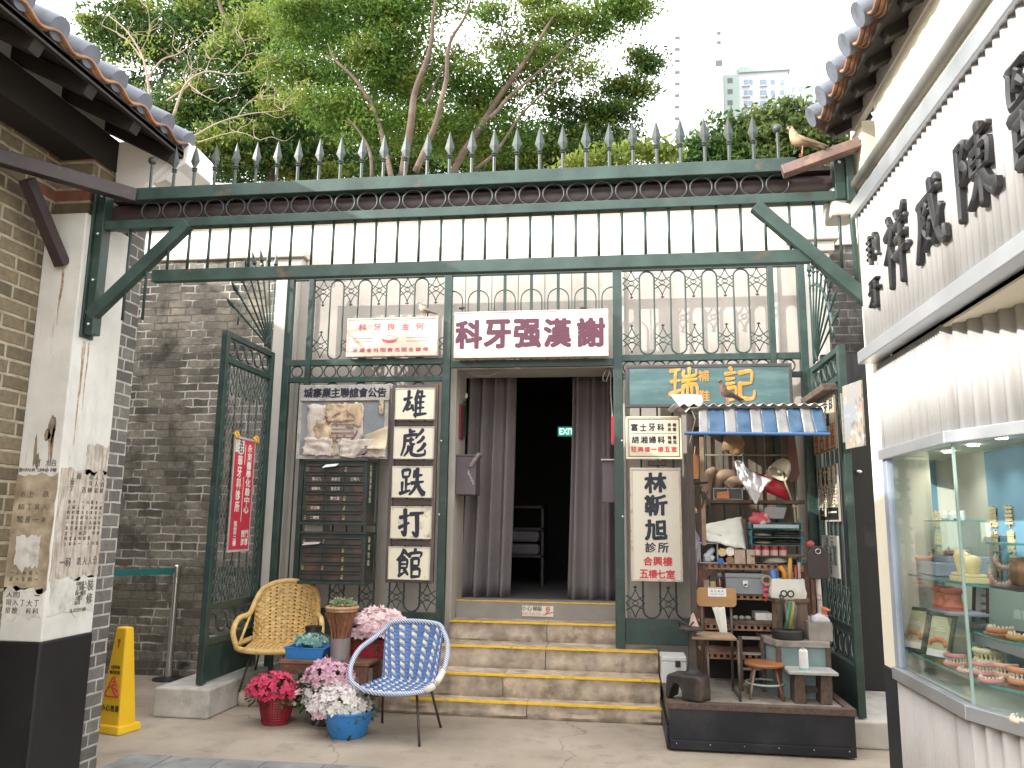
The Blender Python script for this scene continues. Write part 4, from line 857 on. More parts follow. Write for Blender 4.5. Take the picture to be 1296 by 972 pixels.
# 5 teal cobbler board
g = Sign('shop_board', 'dark framed teal board with gold characters over the stall awning', (792, 461, 1003, 515), Y=7.30, th=.05, face=M('teal_board', (.055, .115, .12), .55, var=.2, sc=4, bmp=.15, dirt=(.13, .2, .2), dsc=3, dlo=.5, dhi=.72, dst=(.4, 1, 3)), rim=M('dark_board_rim', (.05, .045, .045), .5, var=.3, sc=6), rw=.028)
ORG = M('gold_orange_paint', (.50, .22, .035), .5, var=.2, sc=10, bmp=.1, dirt=(.55, .33, .12), dsc=8)
BG = {'瑞': [ln(.04, .9, .42, .95, w=.05), ln(.06, .58, .4, .62, w=.045), ln(.0, .2, .44, .34, w=.06), ln(.24, .92, .2, .25, w=.05), ln(.74, 1.0, .72, .76, w=.055), ln(.54, .92, .54, .74, .94, .78, .98, .95, w=.045), ln(.46, .6, 1.0, .66, w=.05), ln(.72, .62, .62, .46, w=.045), ln(.5, .46, .46, .02, w=.05), ln(.5, .44, .96, .48, 1.0, .04, w=.055), ln(.66, .44, .64, .08, w=.045), ln(.8, .44, .82, .08, w=.045)],
      '記': [ln(.2, 1.0, .28, .9, w=.055), ln(.02, .8, .42, .84, w=.05), ln(.06, .64, .36, .67, w=.045), ln(.06, .5, .36, .53, w=.045), ln(.1, .36, .1, .04, .36, .06, w=.05), ln(.1, .36, .38, .38, .36, .06, w=.05), ln(.5, .82, .94, .86, .92, .5, w=.055), ln(.56, .5, .92, .52, w=.05), ln(.54, .54, .54, .12, .7, .06, .98, .08, 1.04, .3, w=.06)]}
for ch, (cx, wd) in (('瑞', (.35, .17)), ('記', (.685, .17))):
    f = lambda x, y: V((g.x0+(g.x1-g.x0)*(cx+wd*(x-.5)), g.Y-.001, g.z0+(g.z1-g.z0)*(.14+.78*y)))
    g.t.part('lettering', brush(MB(), BG[ch], f, V((0, -.006, 0)), 1.3), ORG, g.face)
m = MB(); g.txt('補', .475, .27, .065, .25, ORG, .02, m); g.txt('鞋', .475, .74, .065, .25, ORG, .02, m); g.t.part('lettering', m, M('brown_orange_paint', (.5, .24, .05), .5), g.face)
# 6 cream list sign, 7 white tall sign
g = Sign('clinic_sign', 'small cream sign with two lines of black and one of red writing', (792, 527, 863, 581), face=CRSIGN, rim=M('pale_yellow_rim', (.68, .62, .45), .5, var=.1), rw=.012)
m = MB()
for fy_ in (.065, .935): a = g.P(.06, fy_); b = g.P(.95, fy_); m.box(a.x, b.x, a.y-.001, a.y, a.z-.003, a.z+.003)
for fx_ in (.055, .955): a = g.P(fx_, .06); b = g.P(fx_, .94); m.box(a.x-.003, a.x+.003, a.y-.001, a.y, b.z, a.z)
a = g.P(.08, .40); b = g.P(.90, .41); m.box(a.x, b.x, a.y-.001, a.y, a.z-.002, a.z+.001); g.t.part('border_line', m, NAVYINK, g.face)
g.row('富士牙科', (.155, .315, .47, .625), .255, .115, .17, NAVYINK, .03); g.row('胡湘婦科', (.165, .325, .475, .63), .55, .12, .16, NAVYINK, .03)
m = MB()
for t, cx, cy in (('麻皮', .78, .25), ('痲瘡', .87, .25), ('陰婦', .78, .55), ('醫兒', .87, .55)):
    for k, c2 in enumerate(t): g.txt(c2, cx, cy-.05+.105*k, .06, .08, NAVYINK, .02, m)
g.t.part('lettering', m, NAVYINK, g.face)
g.row('旺興樓一樓五室', [.145+.118*i for i in range(7)], .77, .09, .115, REDINK, .03)
g = Sign('doctor_sign', 'tall white sign with blue black and red writing right of the doorway', (798, 592, 863, 736), Y=7.31, th=.06, face=WHSIGN, rim=SIGNEDGE, rw=.022)
m = MB()
for ch, cy in zip('林靳旭', (.135, .335, .55)): g.txt(ch, .5, cy, .42, .17, NAVYINK, .045, m, rough=.05, slant=.05)
g.txt('診', .385, .705, .2, .085, NAVYINK, .025, m, rough=.05); g.txt('所', .63, .705, .2, .085, NAVYINK, .025, m, rough=.05); g.t.part('lettering', m, NAVYINK, g.face)
g.row('合興樓', (.33, .52, .71), .825, .17, .075, REDINK, .035); g.row('五樓七室', (.25, .42, .58, .76), .935, .16, .07, REDINK, .035)
a = PY(833, 586, 7.36); single('lamp_bracket', MB().box(a.x-.09, a.x+.07, 7.34, 7.39, a.z-.025, a.z+.025), BROWN, 'small dark metal bracket between the cream sign and the tall white sign', 'bracket', loc=tuple(a), bev=.006)
# 8 small sticker on the top riser
g = Sign('step_sticker', 'small white mind the step sticker on the top riser', (659, 765, 702, 782), Y=7.852, th=.004, face=WHSIGN, rim=None, cat='sticker')
g.row('小心梯級', (.10, .26, .42, .56), .3, .13, .36, M('grey_ink', (.12, .12, .12), .6), .02); g.txt('MIND YOUR STEP', .32, .72, .56, .22, M('pale_red_ink', (.6, .25, .24), .6), .0)
m = MB(); g.txt('步', .8, .4, .14, .55, REDINK, .02, m); a = g.P(.66, .78); b = g.P(.95, .55); m.bar(a, b, .003, .008); g.t.part('pictogram', m, REDINK, g.face)
# 9 red banner on the left leaf (in the plane of the leaf, x = -3.36)
LX = -3.352
BAN = M('red_banner_sheet', (.50, .035, .06), .5, var=.1, sc=4, bmp=.1); BANR = M('banner_edge', (.42, .38, .36), .6, var=.15)
PB = lambda px, py: PX(px, py, LX)
c = [PB(300, 553), PB(326, 556), PB(312, 700), PB(285, 697)]      # tl tr br bl
yl, yr = (c[0].y+c[3].y)/2, (c[1].y+c[2].y)/2; zt, zb2 = (c[0].z+c[1].z)/2, (c[2].z+c[3].z)/2
yl, yr = min(yl, yr), max(yl, yr); yr = max(yr, yl+.36); yr = min(yr, 7.3)
bn = T('red_banner', 'tall red banner with white vertical writing tied to the left gate leaf', 'banner', (LX, (yl+yr)/2, zb2))
pan = bn.part('sheet', MB().box(LX-.004, LX, yl+.014, yr-.014, zb2+.02, zt-.02), BAN)
bn.part('edge', MB().box(LX-.005, LX+.002, yl, yl+.014, zb2, zt).box(LX-.005, LX+.002, yr-.014, yr, zb2, zt).box(LX-.005, LX+.002, yl+.014, yr-.014, zb2, zb2+.02).box(LX-.005, LX+.002, yl+.014, yr-.014, zt-.02, zt), BANR)
U2 = (0, 1, 0); WB = yr-yl; HB = zt-zb2; m = MB(); q = lambda fy_, fz: (LX+.001, yl+WB*fy_, zt-HB*fz)
m.text('永東醫學化驗中心', q(.74, .36), U2, EZ, .22*WB, .62*HB, .03, .001, vertical=True); m.text('慈華牙科診所', q(.30, .36), U2, EZ, .20*WB, .60*HB, .03, .001, vertical=True)
m.text('龍堂三樓', q(.28, .84), U2, EZ, .14*WB, .22*HB, .03, .001, vertical=True); m.text('贈診', q(.66, .88), U2, EZ, .15*WB, .14*HB, .02, .001, vertical=True); m.text('門診', q(.84, .88), U2, EZ, .15*WB, .14*HB, .02, .001, vertical=True)
for z0, z1 in ((.06, .24), (.35, .74)): m.box(LX+.0005, LX+.0015, yl+WB*.515, yl+WB*.535, zt-HB*z1, zt-HB*z0)
bn.part('lettering', m, M('pale_banner_ink', (.72, .66, .6), .6), pan)
bn.part('pasted_label', MB().box(LX, LX+.002, yl+.02, yl+WB*.45, zt-HB*.14, zt-.03), PAPL); m = MB(); m.text('五', (LX+.0025, yl+WB*.3, zt-HB*.055), U2, EZ, .07, .06, .03, .0008); m.text('石', (LX+.0025, yl+WB*.3, zt-HB*.11), U2, EZ, .07, .06, .03, .0008); bn.part('label_writing', m, NAVYINK)
for yy_ in (yl+.01, yr-.01): bn.part('tie_ribbon', MB().blob((LX+.01, yy_, zt+.005), (.025, .03, .03), 10, .7, 3), M('yellow_ribbon', (.7, .42, .05), .6))
# 10 signs on the right leaf (plane x = 1.655)
RX = 1.655
PR = lambda px, py: PX(px, py, RX)
def rsign(name, label, py, ya, yb, face, rim, d=0.0):
    """py = (top, bottom) pixel rows at x = 1055; ya nearer, yb farther"""
    zt = PX(1056, py[0], RX).z; zb_ = PX(1058, py[1], RX).z
    t = T(name, label, 'sign', (RX, (ya+yb)/2, zb_)); p = t.part('panel', MB().box(RX-.012-d, RX-.002-d, ya+.012, yb-.012, zb_+.012, zt-.012), face)
    t.part('rim', MB().box(RX-.016-d, RX-.002-d, ya, ya+.012, zb_, zt).box(RX-.016-d, RX-.002-d, yb-.012, yb, zb_, zt).box(RX-.016-d, RX-.002-d, ya+.012, yb-.012, zb_, zb_+.012).box(RX-.016-d, RX-.002-d, ya+.012, yb-.012, zt-.012, zt), rim)
    return t, p, zb_, zt, (lambda fy_, fz: (RX-.0125-d, yb-(yb-ya)*fy_, zt-(zt-zb_)*fz)), yb-ya, zt-zb_
U3 = (0, -1, 0)
GXR, GYR = 6.52, 7.26
t, p, zb_, zt, q, W3, H3 = rsign('leaf_sign', 'cream and orange lettered sign at the top of the right gate leaf', (500, 568), GXR, GYR, CRSIGN, M('rust_rim', (.3, .2, .12), .6))
m = MB(); m2 = MB()
for i, ch in enumerate('義華牙科'): m.text(ch, q(.14+.24*i, .16), U3, EZ, .11, .10, .03, .001)
for i, ch in enumerate('華王道'): m.text(ch, q(.3+.2*i, .4), U3, EZ, .10, .10, .03, .001)
t.part('lettering', m, NAVYINK, p)
for r, tx in ((.66, '鑲牙補牙'), (.86, '全口專科')):
    for i, ch in enumerate(tx): m2.text(ch, q(.14+.24*i, r), U3, EZ, .11, .09, .03, .001)
t.part('lettering', m2, M('orange_red_paint', (.6, .14, .05), .5), p); t.part('divider', MB().box(RX-.0135, RX-.012, GXR+.03, GYR-.03, zt-H3*.525, zt-H3*.515), NAVYINK, p)
t.part('rain_hood', MB().box(RX-.10, RX+.01, GXR-.03, GYR+.03, zt+.03, zt+.085), WOODD, bev=.008)
t, p, zb_, zt, q, W3, H3 = rsign('leaf_sign', 'black framed sign with pale characters in the middle of the right gate leaf', (588, 660), GXR+.02, GYR-.08, M('black_sign_face', (.012, .012, .012), .5), M('grey_rim', (.35, .33, .3), .5))
m = MB()
for i, ch in enumerate('黃文德醫'): m.text(ch, q(.16+.225*i, .2), U3, EZ, .11, .17, .04, .001)
for r in (.46, .64):
    for i, ch in enumerate('內外全科男女老幼'[:7] if r < .5 else '專醫奇難雜症科'): m.text(ch, q(.1+.133*i, r), U3, EZ, .075, .10, .03, .001)
m.text('二樓', q(.25, .83), U3, EZ, .16, .07, .03, .001); m.box(RX-.0135, RX-.0125, GXR+.1, GXR+.35, zt-H3*.85, zt-H3*.82)
t.part('lettering', m, M('pale_gold_ink', (.62, .56, .42), .5), p)
t, p, zb_, zt, q, W3, H3 = rsign('leaf_notice', 'white paper notice at the bottom of the right gate leaf', (678, 731), GXR+.12, GYR-.12, M('white_notice', (.68, .67, .63), .7), M('white_notice_edge', (.6, .59, .56), .7))
m = MB()
for i, ch in enumerate('李元'): m.text(ch, q(.35+.3*i, .18), U3, EZ, .06, .09, .02, .001)
for i, ch in enumerate('沈永耀'): m.text(ch, q(.25+.27*i, .47), U3, EZ, .10, .15, .03, .001)
m.box(RX-.0135, RX-.0125, GXR+.18, GYR-.18, zt-H3*.70, zt-H3*.685); m.text('診', q(.5, .82), U3, EZ, .06, .08, .02, .001); t.part('lettering', m, M('grey_green_ink', (.14, .2, .18), .6), p)
# poster standing proud of the leaf towards the lane
def poster_mat():
    m, t, p = new_mat('food_poster_print'); co = t.nodes.new('ShaderNodeTexCoord').outputs['Object']
    c = mixc(t, mrange(t, noi(t, co, 5, 3), .35, .65), (.22, .26, .30), (.31, .25, .18)); c = mixc(t, mrange(t, noi(t, co, 11, 3), .64, .7), c, (.5, .2, .17)); c = mixc(t, mrange(t, noi(t, co, 9, 3, st=(1, 1.4, 1)), .60, .66), c, (.16, .15, .17))
    c = mixc(t, mrange(t, noi(t, co, 14, 2), .60, .64), c, (.38, .35, .31)); t.links.new(c, p.inputs['Base Color']); p.inputs['Roughness'].default_value = .4; return m
a, b = PY(1067, 492, 6.30), PY(1090, 478, 6.02); zt2 = (a.z+b.z)/2; zb2 = PY(1078, 566, 6.15).z
dv = V((b.x-a.x, b.y-a.y, 0)); po = T('print_board', 'pale printed poster board fixed to the front edge of the right gate leaf', 'poster', (a.x, a.y, zb2))
po.part('print', MB().obox(((a.x+b.x)/2, (a.y+b.y)/2, (zt2+zb2)/2), dv/2, V((-dv.y, dv.x, 0)).normalized()*.006, (0, 0, (zt2-zb2)/2)), poster_mat())
po.part('batten', MB().bar((a.x, a.y+.02, zb2+.05), (a.x, a.y+.02, zt2-.05), .03, .02, (0, 1, 0)), WOODG)
for z in (.1, .5, .9): po.part('fixing', MB().bar((a.x, a.y, zb2+(zt2-zb2)*z), (1.69, 6.40, zb2+(zt2-zb2)*z), .012, .012), GALV)

# ------------------------------------------------------------------ letter boxes
BOXG = M('letterbox_green', (.022, .035, .03), .5, var=.35, sc=8, bmp=.2, dirt=(.14, .055, .035), dsc=5, dlo=.58, dhi=.76)
BOXD = M('letterbox_door', (.04, .036, .032), .5, var=.35, sc=9, bmp=.2, dirt=(.13, .06, .045), dsc=7, dlo=.52, dhi=.72)
BOXS = M('letterbox_side', (.03, .055, .042), .55, var=.3, sc=6, bmp=.2)
WSCR = M('white_scrawl', (.6, .58, .52), .7, var=.3, sc=25, bmp=0)
BRASS = M('brass_padlock', (.45, .36, .2), .4, .8, bmp=0)
def letterbox(label, px, rows, pale, side_text):
    Yf = 7.08; x0, x1, z0, z1 = rect(*px, Yf); t = T('letter_box', label, 'letter box', ((x0+x1)/2, YSG, z0), group='letter boxes under the notice board')
    cs = t.part('case', MB().box(x0, x1, Yf+.012, 7.36, z0, z1).box(x0-.008, x1+.008, Yf-.006, 7.36, z1-.012, z1+.006).box(x0-.01, x1+.015, Yf-.008, 7.36, z0-.012, z0+.012), BOXG, bev=.003)
    W4, H4 = x1-x0, z1-z0; rng = random.Random(int(px[1])); mt = MB()
    for r in range(rows):
        for c in range(3):
            a0, a1 = x0+.025+(W4-.05)*c/3+.006, x0+.025+(W4-.05)*(c+1)/3-.006; b1 = z1-.035-(H4-.055)*r/rows-.006; b0 = z1-.035-(H4-.055)*(r+1)/rows+.006
            d = t.part('box_door', MB().box(a0, a1, Yf+.002, Yf+.011, b0, b1-.018), BOXD, cs, bev=.002)
            t.part('slot_flap', MB().box(a0+.004, a1-.004, Yf-.008, Yf+.01, b1-.014, b1-.004), GALV if (r*3+c) in pale else BOXD, cs, bev=.002)
            if rng.random() < .42: t.part('padlock', MB().box(a0-.004, a0+.014, Yf-.012, Yf+.001, b0+.008, b0+.03).ring((a0+.005, Yf-.005, b0+.036), .009, .0025, n=10, m=4), BRASS if rng.random() < .6 else STEEL, d)
            if rng.random() < .38 and rows > 5:
                mt = MB(); mt.text(''.join(rng.choice('號室三五王李陳二八') for k in range(3)), ((a0+a1)/2+.01, Yf+.0012, (b0+b1)/2-.008), EX, EZ, .085, .028, .01, .0008); t.part('scrawled_writing', mt, WSCR, d)
    m = MB(); n = len(side_text)
    for k, ch in enumerate(side_text): m.text(ch, (x1+.0012, 7.20, z1-.06-(H4*.62)*k/n), (0, 1, 0), EZ, .055, .05, .02, .001, 0, .1)
    t.part('side_writing', m, M('faded_yellow_scrawl', (.36, .36, .24), .8), cs)
    return t, x0, x1, z0, z1, Yf
t, x0, x1, z0, z1, Yf = letterbox('upper dark green letter box block with scrawled names and padlocks', (383, 582, 463, 663), 6, (1, 4, 7, 10, 14), '九龍城寨信箱')
t.part('envelope', MB().add([(x0+W*0+.20, Yf-.07, z1-.075), (x0+.33, Yf-.07, z1-.06), (x0+.33, Yf+.0, z1-.035), (x0+.21, Yf+.0, z1-.045)], [(0, 1, 2, 3)]) if (W := 1) else MB(), M('white_envelope', (.7, .75, .8), .6), solid=.004)
t, x0, x1, z0, z1, Yf = letterbox('lower brown green letter box block, rustier and without writing', (379, 674, 461, 738), 5, (2, 3), '龍城信箱')
t.part('letter', MB().add([(x0+.04, Yf-.05, z1-.115), (x0+.19, Yf-.05, z1-.10), (x0+.19, Yf, z1-.085), (x0+.04, Yf, z1-.09)], [(0, 1, 2, 3)]), M('grey_letter', (.4, .36, .34), .7), solid=.004)
a = PY(395, 669, 7.2); single('wall_block', MB().box(a.x-.07, a.x+.10, 7.2, 7.38, a.z-.035, a.z+.03), CONC, 'small grey block wedged between the two letter boxes', 'block', loc=tuple(a), bev=.004)

# ------------------------------------------------------------------ doorway: curtains, boxes, exit sign, stacked things inside
CUR = M('mauve_grey_curtain', (.18, .158, .165), .9, var=.1, sc=4, bmp=.25, bsc=140)
def curtain(label, xs_top, xs_bot, z0, z1, y, folds, seed, amp=.05):
    rows = []; n = folds*12
    for j in range(15):
        q = j/14; r = []
        for i in range(n+1):
            u = i/n; xt = xs_top[0]+(xs_top[1]-xs_top[0])*u; xb_ = xs_bot[0]+(xs_bot[1]-xs_bot[0])*u; k = q**1.3
            ph = 2*math.pi*folds*(u+.05*noise.noise(V((u*3, seed, 0)))); a = amp*(.55+.55*noise.noise(V((u*4.3, seed+5, q*.6)))+.25)
            r.append((xt+(xb_-xt)*k+.012*math.sin(ph*1.0+1.3), y+a*math.cos(ph)*(.75+.25*q)+.02*math.sin(q*4+u*5), z1+(z0-z1)*q+.012*math.sin(ph+2)*q))
        rows.append(r)
    single('curtain', MB().sheet(rows), CUR, label, 'curtain', group='curtains in the doorway', loc=(xs_bot[0], y, z0), smooth=True, solid=.004)
YC = 8.25; ztop = PY(600, 473, 8.25).z
cx = lambda px, py: PY(px, py, YC).x
curtain('left mauve grey curtain, the wider one, tied nowhere and hanging to the threshold', (cx(590, 500), cx(652, 500)), (cx(578, 755), cx(643, 755)), PY(610, 757, YC).z, ztop, YC, 4, 3, .075)
curtain('right mauve grey curtain swinging outward at its hem', (cx(723, 500), cx(782, 500)), (cx(716, 760), cx(782, 760)), PY(740, 762, YC).z, ztop, YC, 3, 8, .075)
single('curtain_rail', MB().tube([(DX0-.05, YC, ztop-.02), (DX1+.1, YC, ztop-.02)], .012, 8), DARK, 'dark curtain rail across the top of the doorway', 'curtain rail', loc=(-.8, YC, ztop))
def strokebox(name, label, x0, x1, y0, y1, z0, z1, mat, extra=None, cat='wall box'):
    t = T(name, label, cat, ((x0+x1)/2, (y0+y1)/2, z0)); b = t.part('case', MB().box(x0, x1, y0, y1, z0, z1), mat, bev=.006); return t, b
MB_ = M('mauve_box_paint', (.11, .085, .10), .5, var=.15, sc=5, bmp=.1, dirt=(.2, .17, .17), dsc=8, dlo=.62, dhi=.75)
a0, a1 = PY(572, 577, 7.66), PY(590, 622, 7.66)
t, b = strokebox('meter_box', 'mauve metal box with a lever on the left door jamb', DX0+.002, DX0+.20, 7.70, 7.95, PY(580, 626, 7.7).z, PY(580, 577, 7.7).z, MB_)
zt = PY(580, 577, 7.7).z; t.part('lid', MB().box(DX0+.002, DX0+.215, 7.69, 7.96, zt, zt+.015), MB_, b); t.part('lever', MB().bar((DX0+.15, 7.69, zt-.10), (DX0+.24, 7.66, zt+.02), .03, .03), WOODG)
m = MB()
for k in range(4): m.text('〻', (DX0+.13+.015*k, 7.697, zt-.16-.03*k), EX, EZ, .02, .05, .01, .001)
t.part('scratched_marks', m, WSCR, b)
t, b = strokebox('meter_box', 'plain mauve metal box half hidden by the right door post', DX1-.13, DX1+.05, 7.60, 7.64, PY(766, 636, 7.62).z, PY(766, 583, 7.62).z, MB_)
t.part('lid', MB().box(DX1-.14, DX1+.05, 7.57, 7.645, PY(766, 583, 7.62).z, PY(766, 583, 7.62).z+.012), SIGNEDGE, b)
m = MB().box(DX0+.001, DX0+.02, 7.80, 7.98, PY(578, 555, 7.85).z, PY(578, 512, 7.85).z); single('notice_plate', m, M('dark_red_plate', (.17, .03, .035), .5), 'dark red plate on the inside of the left door jamb', 'plate', loc=(DX0, 7.9, 2.3))
m = MB().box(DX0+.001, DX0+.015, 8.0, 8.12, PY(587, 552, 8.05).z, PY(587, 508, 8.05).z); single('notice_plate', m, M('green_plate', (.02, .11, .035), .5), 'narrow green plate beside the red one on the left jamb', 'plate', loc=(DX0, 8.06, 2.3))
m = MB().box(DX1-.045, DX1-.005, 7.66, 7.70, PY(773, 563, 7.66).z, PY(773, 527, 7.66).z); single('notice_plate', m, M('bright_red_plate', (.42, .03, .05), .5), 'bright red plate at the right edge of the doorway', 'plate', loc=(DX1, 7.7, 2.3))
tt = PY(590, 501, 8.1); single('jamb_lamp', MB().blob(tt, (.018, .018, .03), 10), M('lamp_white', (.8, .8, .74), .4), 'tiny pale lamp high on the left jamb beside the curtain', 'lamp', loc=tuple(tt))
def cable(pts, label, r=.006, Y=7.7):
    q = [PY(x, y, Y) for x, y in pts]; single('cable', MB().tube(q, r, 6), M('pale_cable', (.5, .45, .4), .6) if 'pale_cable' not in bpy.data.materials else bpy.data.materials['pale_cable'], label, 'cable', loc=tuple(q[0]), smooth=True)
cable([(768, 466), (763, 476), (763, 481), (767, 483), (771, 472), (770, 466), (773, 475), (773, 500), (775, 525), (774, 560)], 'looped pale cable in the top right corner of the doorway')
cable([(590, 471), (605, 476), (620, 476), (632, 470)], 'thin pale cable sagging under the door lintel at the left', .004)
ex_ = T('exit_sign', 'green lit exit sign deep inside the dark doorway', 'exit sign', tuple(PY(718, 556, 10.2)))
ax0, ax1, az0, az1 = rect(706, 540, 728, 552, 10.2); pn = ex_.part('panel', MB().box(ax0, ax1, 10.2, 10.23, az0, az1), M_emit('exit_green', (.05, .36, .27), .16))
ex_.part('lettering', MB().text('EXIT', ((ax0+ax1)/2, 10.199, (az0+az1)/2), EX, EZ, (ax1-ax0)*.8, (az1-az0)*.62, .03, .002), M_emit('exit_letter', (.6, .95, .85), .4), pn)
ex_.part('hanger', MB().cyl(((ax0+ax1)/2, 10.215, az1), ((ax0+ax1)/2, 10.215, 3.4), .006, 6), DARK)
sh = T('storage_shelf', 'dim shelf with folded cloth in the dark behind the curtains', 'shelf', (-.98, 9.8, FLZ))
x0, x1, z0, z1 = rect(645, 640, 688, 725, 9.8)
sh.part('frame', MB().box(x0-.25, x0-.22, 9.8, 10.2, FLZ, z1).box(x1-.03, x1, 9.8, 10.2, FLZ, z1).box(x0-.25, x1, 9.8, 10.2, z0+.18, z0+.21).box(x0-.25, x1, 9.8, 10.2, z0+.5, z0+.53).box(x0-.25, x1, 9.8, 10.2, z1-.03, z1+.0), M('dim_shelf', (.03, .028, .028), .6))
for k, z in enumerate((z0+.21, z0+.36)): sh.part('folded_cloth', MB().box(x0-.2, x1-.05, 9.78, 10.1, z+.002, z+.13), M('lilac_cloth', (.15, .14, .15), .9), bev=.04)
# ------------------------------------------------------------------ things on the left of the steps
RATT = M('yellow_rattan', (.62, .42, .16), .55, var=.25, sc=20, bmp=.3, bsc=90, dirt=(.36, .21, .07), dsc=9, dlo=.56, dhi=.72)
BIRON = M('black_iron', (.02, .02, .02), .5, var=.3)
def spl(pts, n=6):
    P = [V(p) for p in pts]; out = []
    for i in range(len(P)-1):
        p0, p1, p2, p3 = P[max(i-1, 0)], P[i], P[i+1], P[min(i+2, len(P)-1)]
        for q in range(n):
            t_ = q/n; out.append(.5*((2*p1)+(p2-p0)*t_+(2*p0-5*p1+4*p2-p3)*t_**2+(3*p1-p0-3*p2+p3)*t_**3))
    return out+[P[-1]]
# yellow rattan bucket chair (local: +x right, -y front, origin on the ground below the seat)
def woven(fn, nu, nv, rib, gap, th=.004, strand=.9):
    """basket weave on the surface fn(u, v): strips over and under"""
    m = MB()
    for j in range(nv):
        v0, v1 = (j+gap/2)/nv, (j+1-gap/2)/nv; rows = [[], []]
        for i in range(nu*4+1):
            u = i/(nu*4); off = th*math.sin(math.pi*(i/4+.5+j))
            for r, v in zip(rows, (v0, v1)):
                p, nrm = fn(u, v); r.append(p+nrm*off)
        m.sheet(rows)
    m2 = MB()
    for i in range(nu):
        u0, u1 = (i+gap/2)/nu, (i+1-gap/2)/nu; rows = [[], []]
        for j in range(nv*4+1):
            v = j/(nv*4); off = -th*math.sin(math.pi*(j/4+.5+i))
            for r, u in zip(rows, (u0, u1)):
                p, nrm = fn(u, v); r.append(p+nrm*off)
        m2.sheet(rows)
    return m, m2
def surf(bottom, top, cl=None):
    """ruled surface between two point lists; returns fn(u, v) -> point, normal"""
    def at(L, u):
        k = u*(len(L)-1); i = min(int(k), len(L)-2); return L[i].lerp(L[i+1], k-i)
    def fn(u, v):
        p = at(bottom, u).lerp(at(top, u), v); e = 1e-3
        a = at(bottom, min(1, u+e)).lerp(at(top, min(1, u+e)), v)-at(bottom, max(0, u-e)).lerp(at(top, max(0, u-e)), v); b = at(top, u)-at(bottom, u)
        n = a.cross(b); return p, (n.normalized() if n.length > 1e-9 else V((0, -1, 0)))
    return fn
c0 = PZ(328, 868, .125)
rc = T('rattan_chair', 'yellow woven rattan bucket chair on the stone ledge by the left gate', 'chair', (-3.0, 7.04, .125), rz=R_(12), local=True)
sz, W2 = .34, .30
seat_rim = [V((W2*1.02*math.sin(a), -.02-.30*math.cos(a)*1.0, sz+.02*abs(math.sin(a)))) for a in np.linspace(-math.pi*.62, math.pi*.62, 25)]
armb = spl([(-.28, .20, sz+.04), (-.345, -.02, sz+.02), (-.33, -.20, sz+.01), (-.2, -.32, sz), (0, -.345, sz-.005), (.2, -.32, sz), (.33, -.20, sz+.01), (.345, -.02, sz+.02), (.28, .20, sz+.04)])
arms = spl([(-.345, -.14, sz+.01), (-.375, -.17, sz+.13), (-.355, -.10, sz+.235), (-.30, .06, sz+.265), (-.28, .17, sz+.36), (-.235, .235, sz+.46), (-.12, .275, sz+.52), (.0, .285, sz+.535), (.12, .275, sz+.52), (.235, .235, sz+.46), (.28, .17, sz+.36), (.30, .06, sz+.265), (.355, -.10, sz+.235), (.375, -.17, sz+.13), (.345, -.14, sz+.01)])
rc.part('seat_rim', MB().tube(armb, .024, 10), RATT, smooth=True); rc.part('arm_rim', MB().tube(arms, .024, 10), RATT, smooth=True)
bot = spl([(-.27, .10, sz+.02), (-.2, .20, sz+.0), (0, .235, sz-.01), (.2, .20, sz), (.27, .10, sz+.02)], 6); top = spl([(-.275, .17, sz+.34), (-.235, .232, sz+.45), (0, .283, sz+.53), (.235, .232, sz+.45), (.275, .17, sz+.34)], 6)
w1, w2_ = woven(surf(bot, top), 18, 16, 0, .34, .004)
bk = rc.part('backrest', w1, RATT, solid=.004); rc.part('back_strands', w2_, RATT, bk, solid=.004)
fr = spl([(-.27, -.22, sz), (-.15, -.32, sz-.004), (0, -.34, sz-.008), (.15, -.32, sz-.004), (.27, -.22, sz)], 6)
w1, w2_ = woven(surf(fr, bot), 18, 14, 0, .3, .004); se = rc.part('seat', w1, RATT, solid=.004); rc.part('seat_strands', w2_, RATT, se, solid=.004)
for s_ in (-1, 1):
    rc.part('arm_brace', MB().tube([(s_*.33, -.12, sz+.02), (s_*.29, .05, sz+.26)], .012, 8), RATT, smooth=True)
    for yq, yo in ((-.18, -.26), (.14, .22)): rc.part('leg', MB().tube([(s_*.2, yq, sz-.01), (s_*.27, yo, 0)], .009, 8), BIRON, smooth=True)
rc.part('under_frame', MB().tube([(-.2, -.18, sz-.015), (.2, -.18, sz-.015), (.2, .14, sz-.015), (-.2, .14, sz-.015)], .009, 8, True), BIRON, smooth=True)

# blue and white woven chair
BLUE = M('blue_plastic_strap', (.10, .19, .42), .4, var=.2, sc=12, bmp=.1); WSTRAP = M('cream_plastic_strap', (.68, .64, .54), .45, var=.15, sc=12, bmp=.1); WRAP = M('striped_wrap', (.52, .56, .62), .5, bmp=0)
def wrap_mat():
    m, t, p = new_mat('blue_white_wrap'); uv = t.nodes.new('ShaderNodeTexCoord').outputs['Object']; wv = t.nodes.new('ShaderNodeTexWave'); wv.wave_type = 'BANDS'; wv.bands_direction = 'DIAGONAL'; wv.inputs['Scale'].default_value = 26
    t.links.new(uv, wv.inputs['Vector']); c = mixc(t, mrange(t, wv.outputs['Fac'], .45, .55), (.08, .17, .40), (.66, .65, .6)); t.links.new(c, p.inputs['Base Color']); p.inputs['Roughness'].default_value = .45; return m
WRAP = wrap_mat()
bc = T('woven_chair', 'low chair woven from blue and white plastic straps on thin iron legs', 'chair', (-1.67, 6.17, 0), rz=R_(-6), local=True)
sz = .36
SB = spl([(-.225, .19, sz-.005), (0, .215, sz-.02), (.225, .19, sz-.005)], 8); ST = spl([(-.245, .255, sz+.33), (-.19, .27, sz+.385), (0, .28, sz+.40), (.19, .27, sz+.385), (.245, .255, sz+.33)], 5)
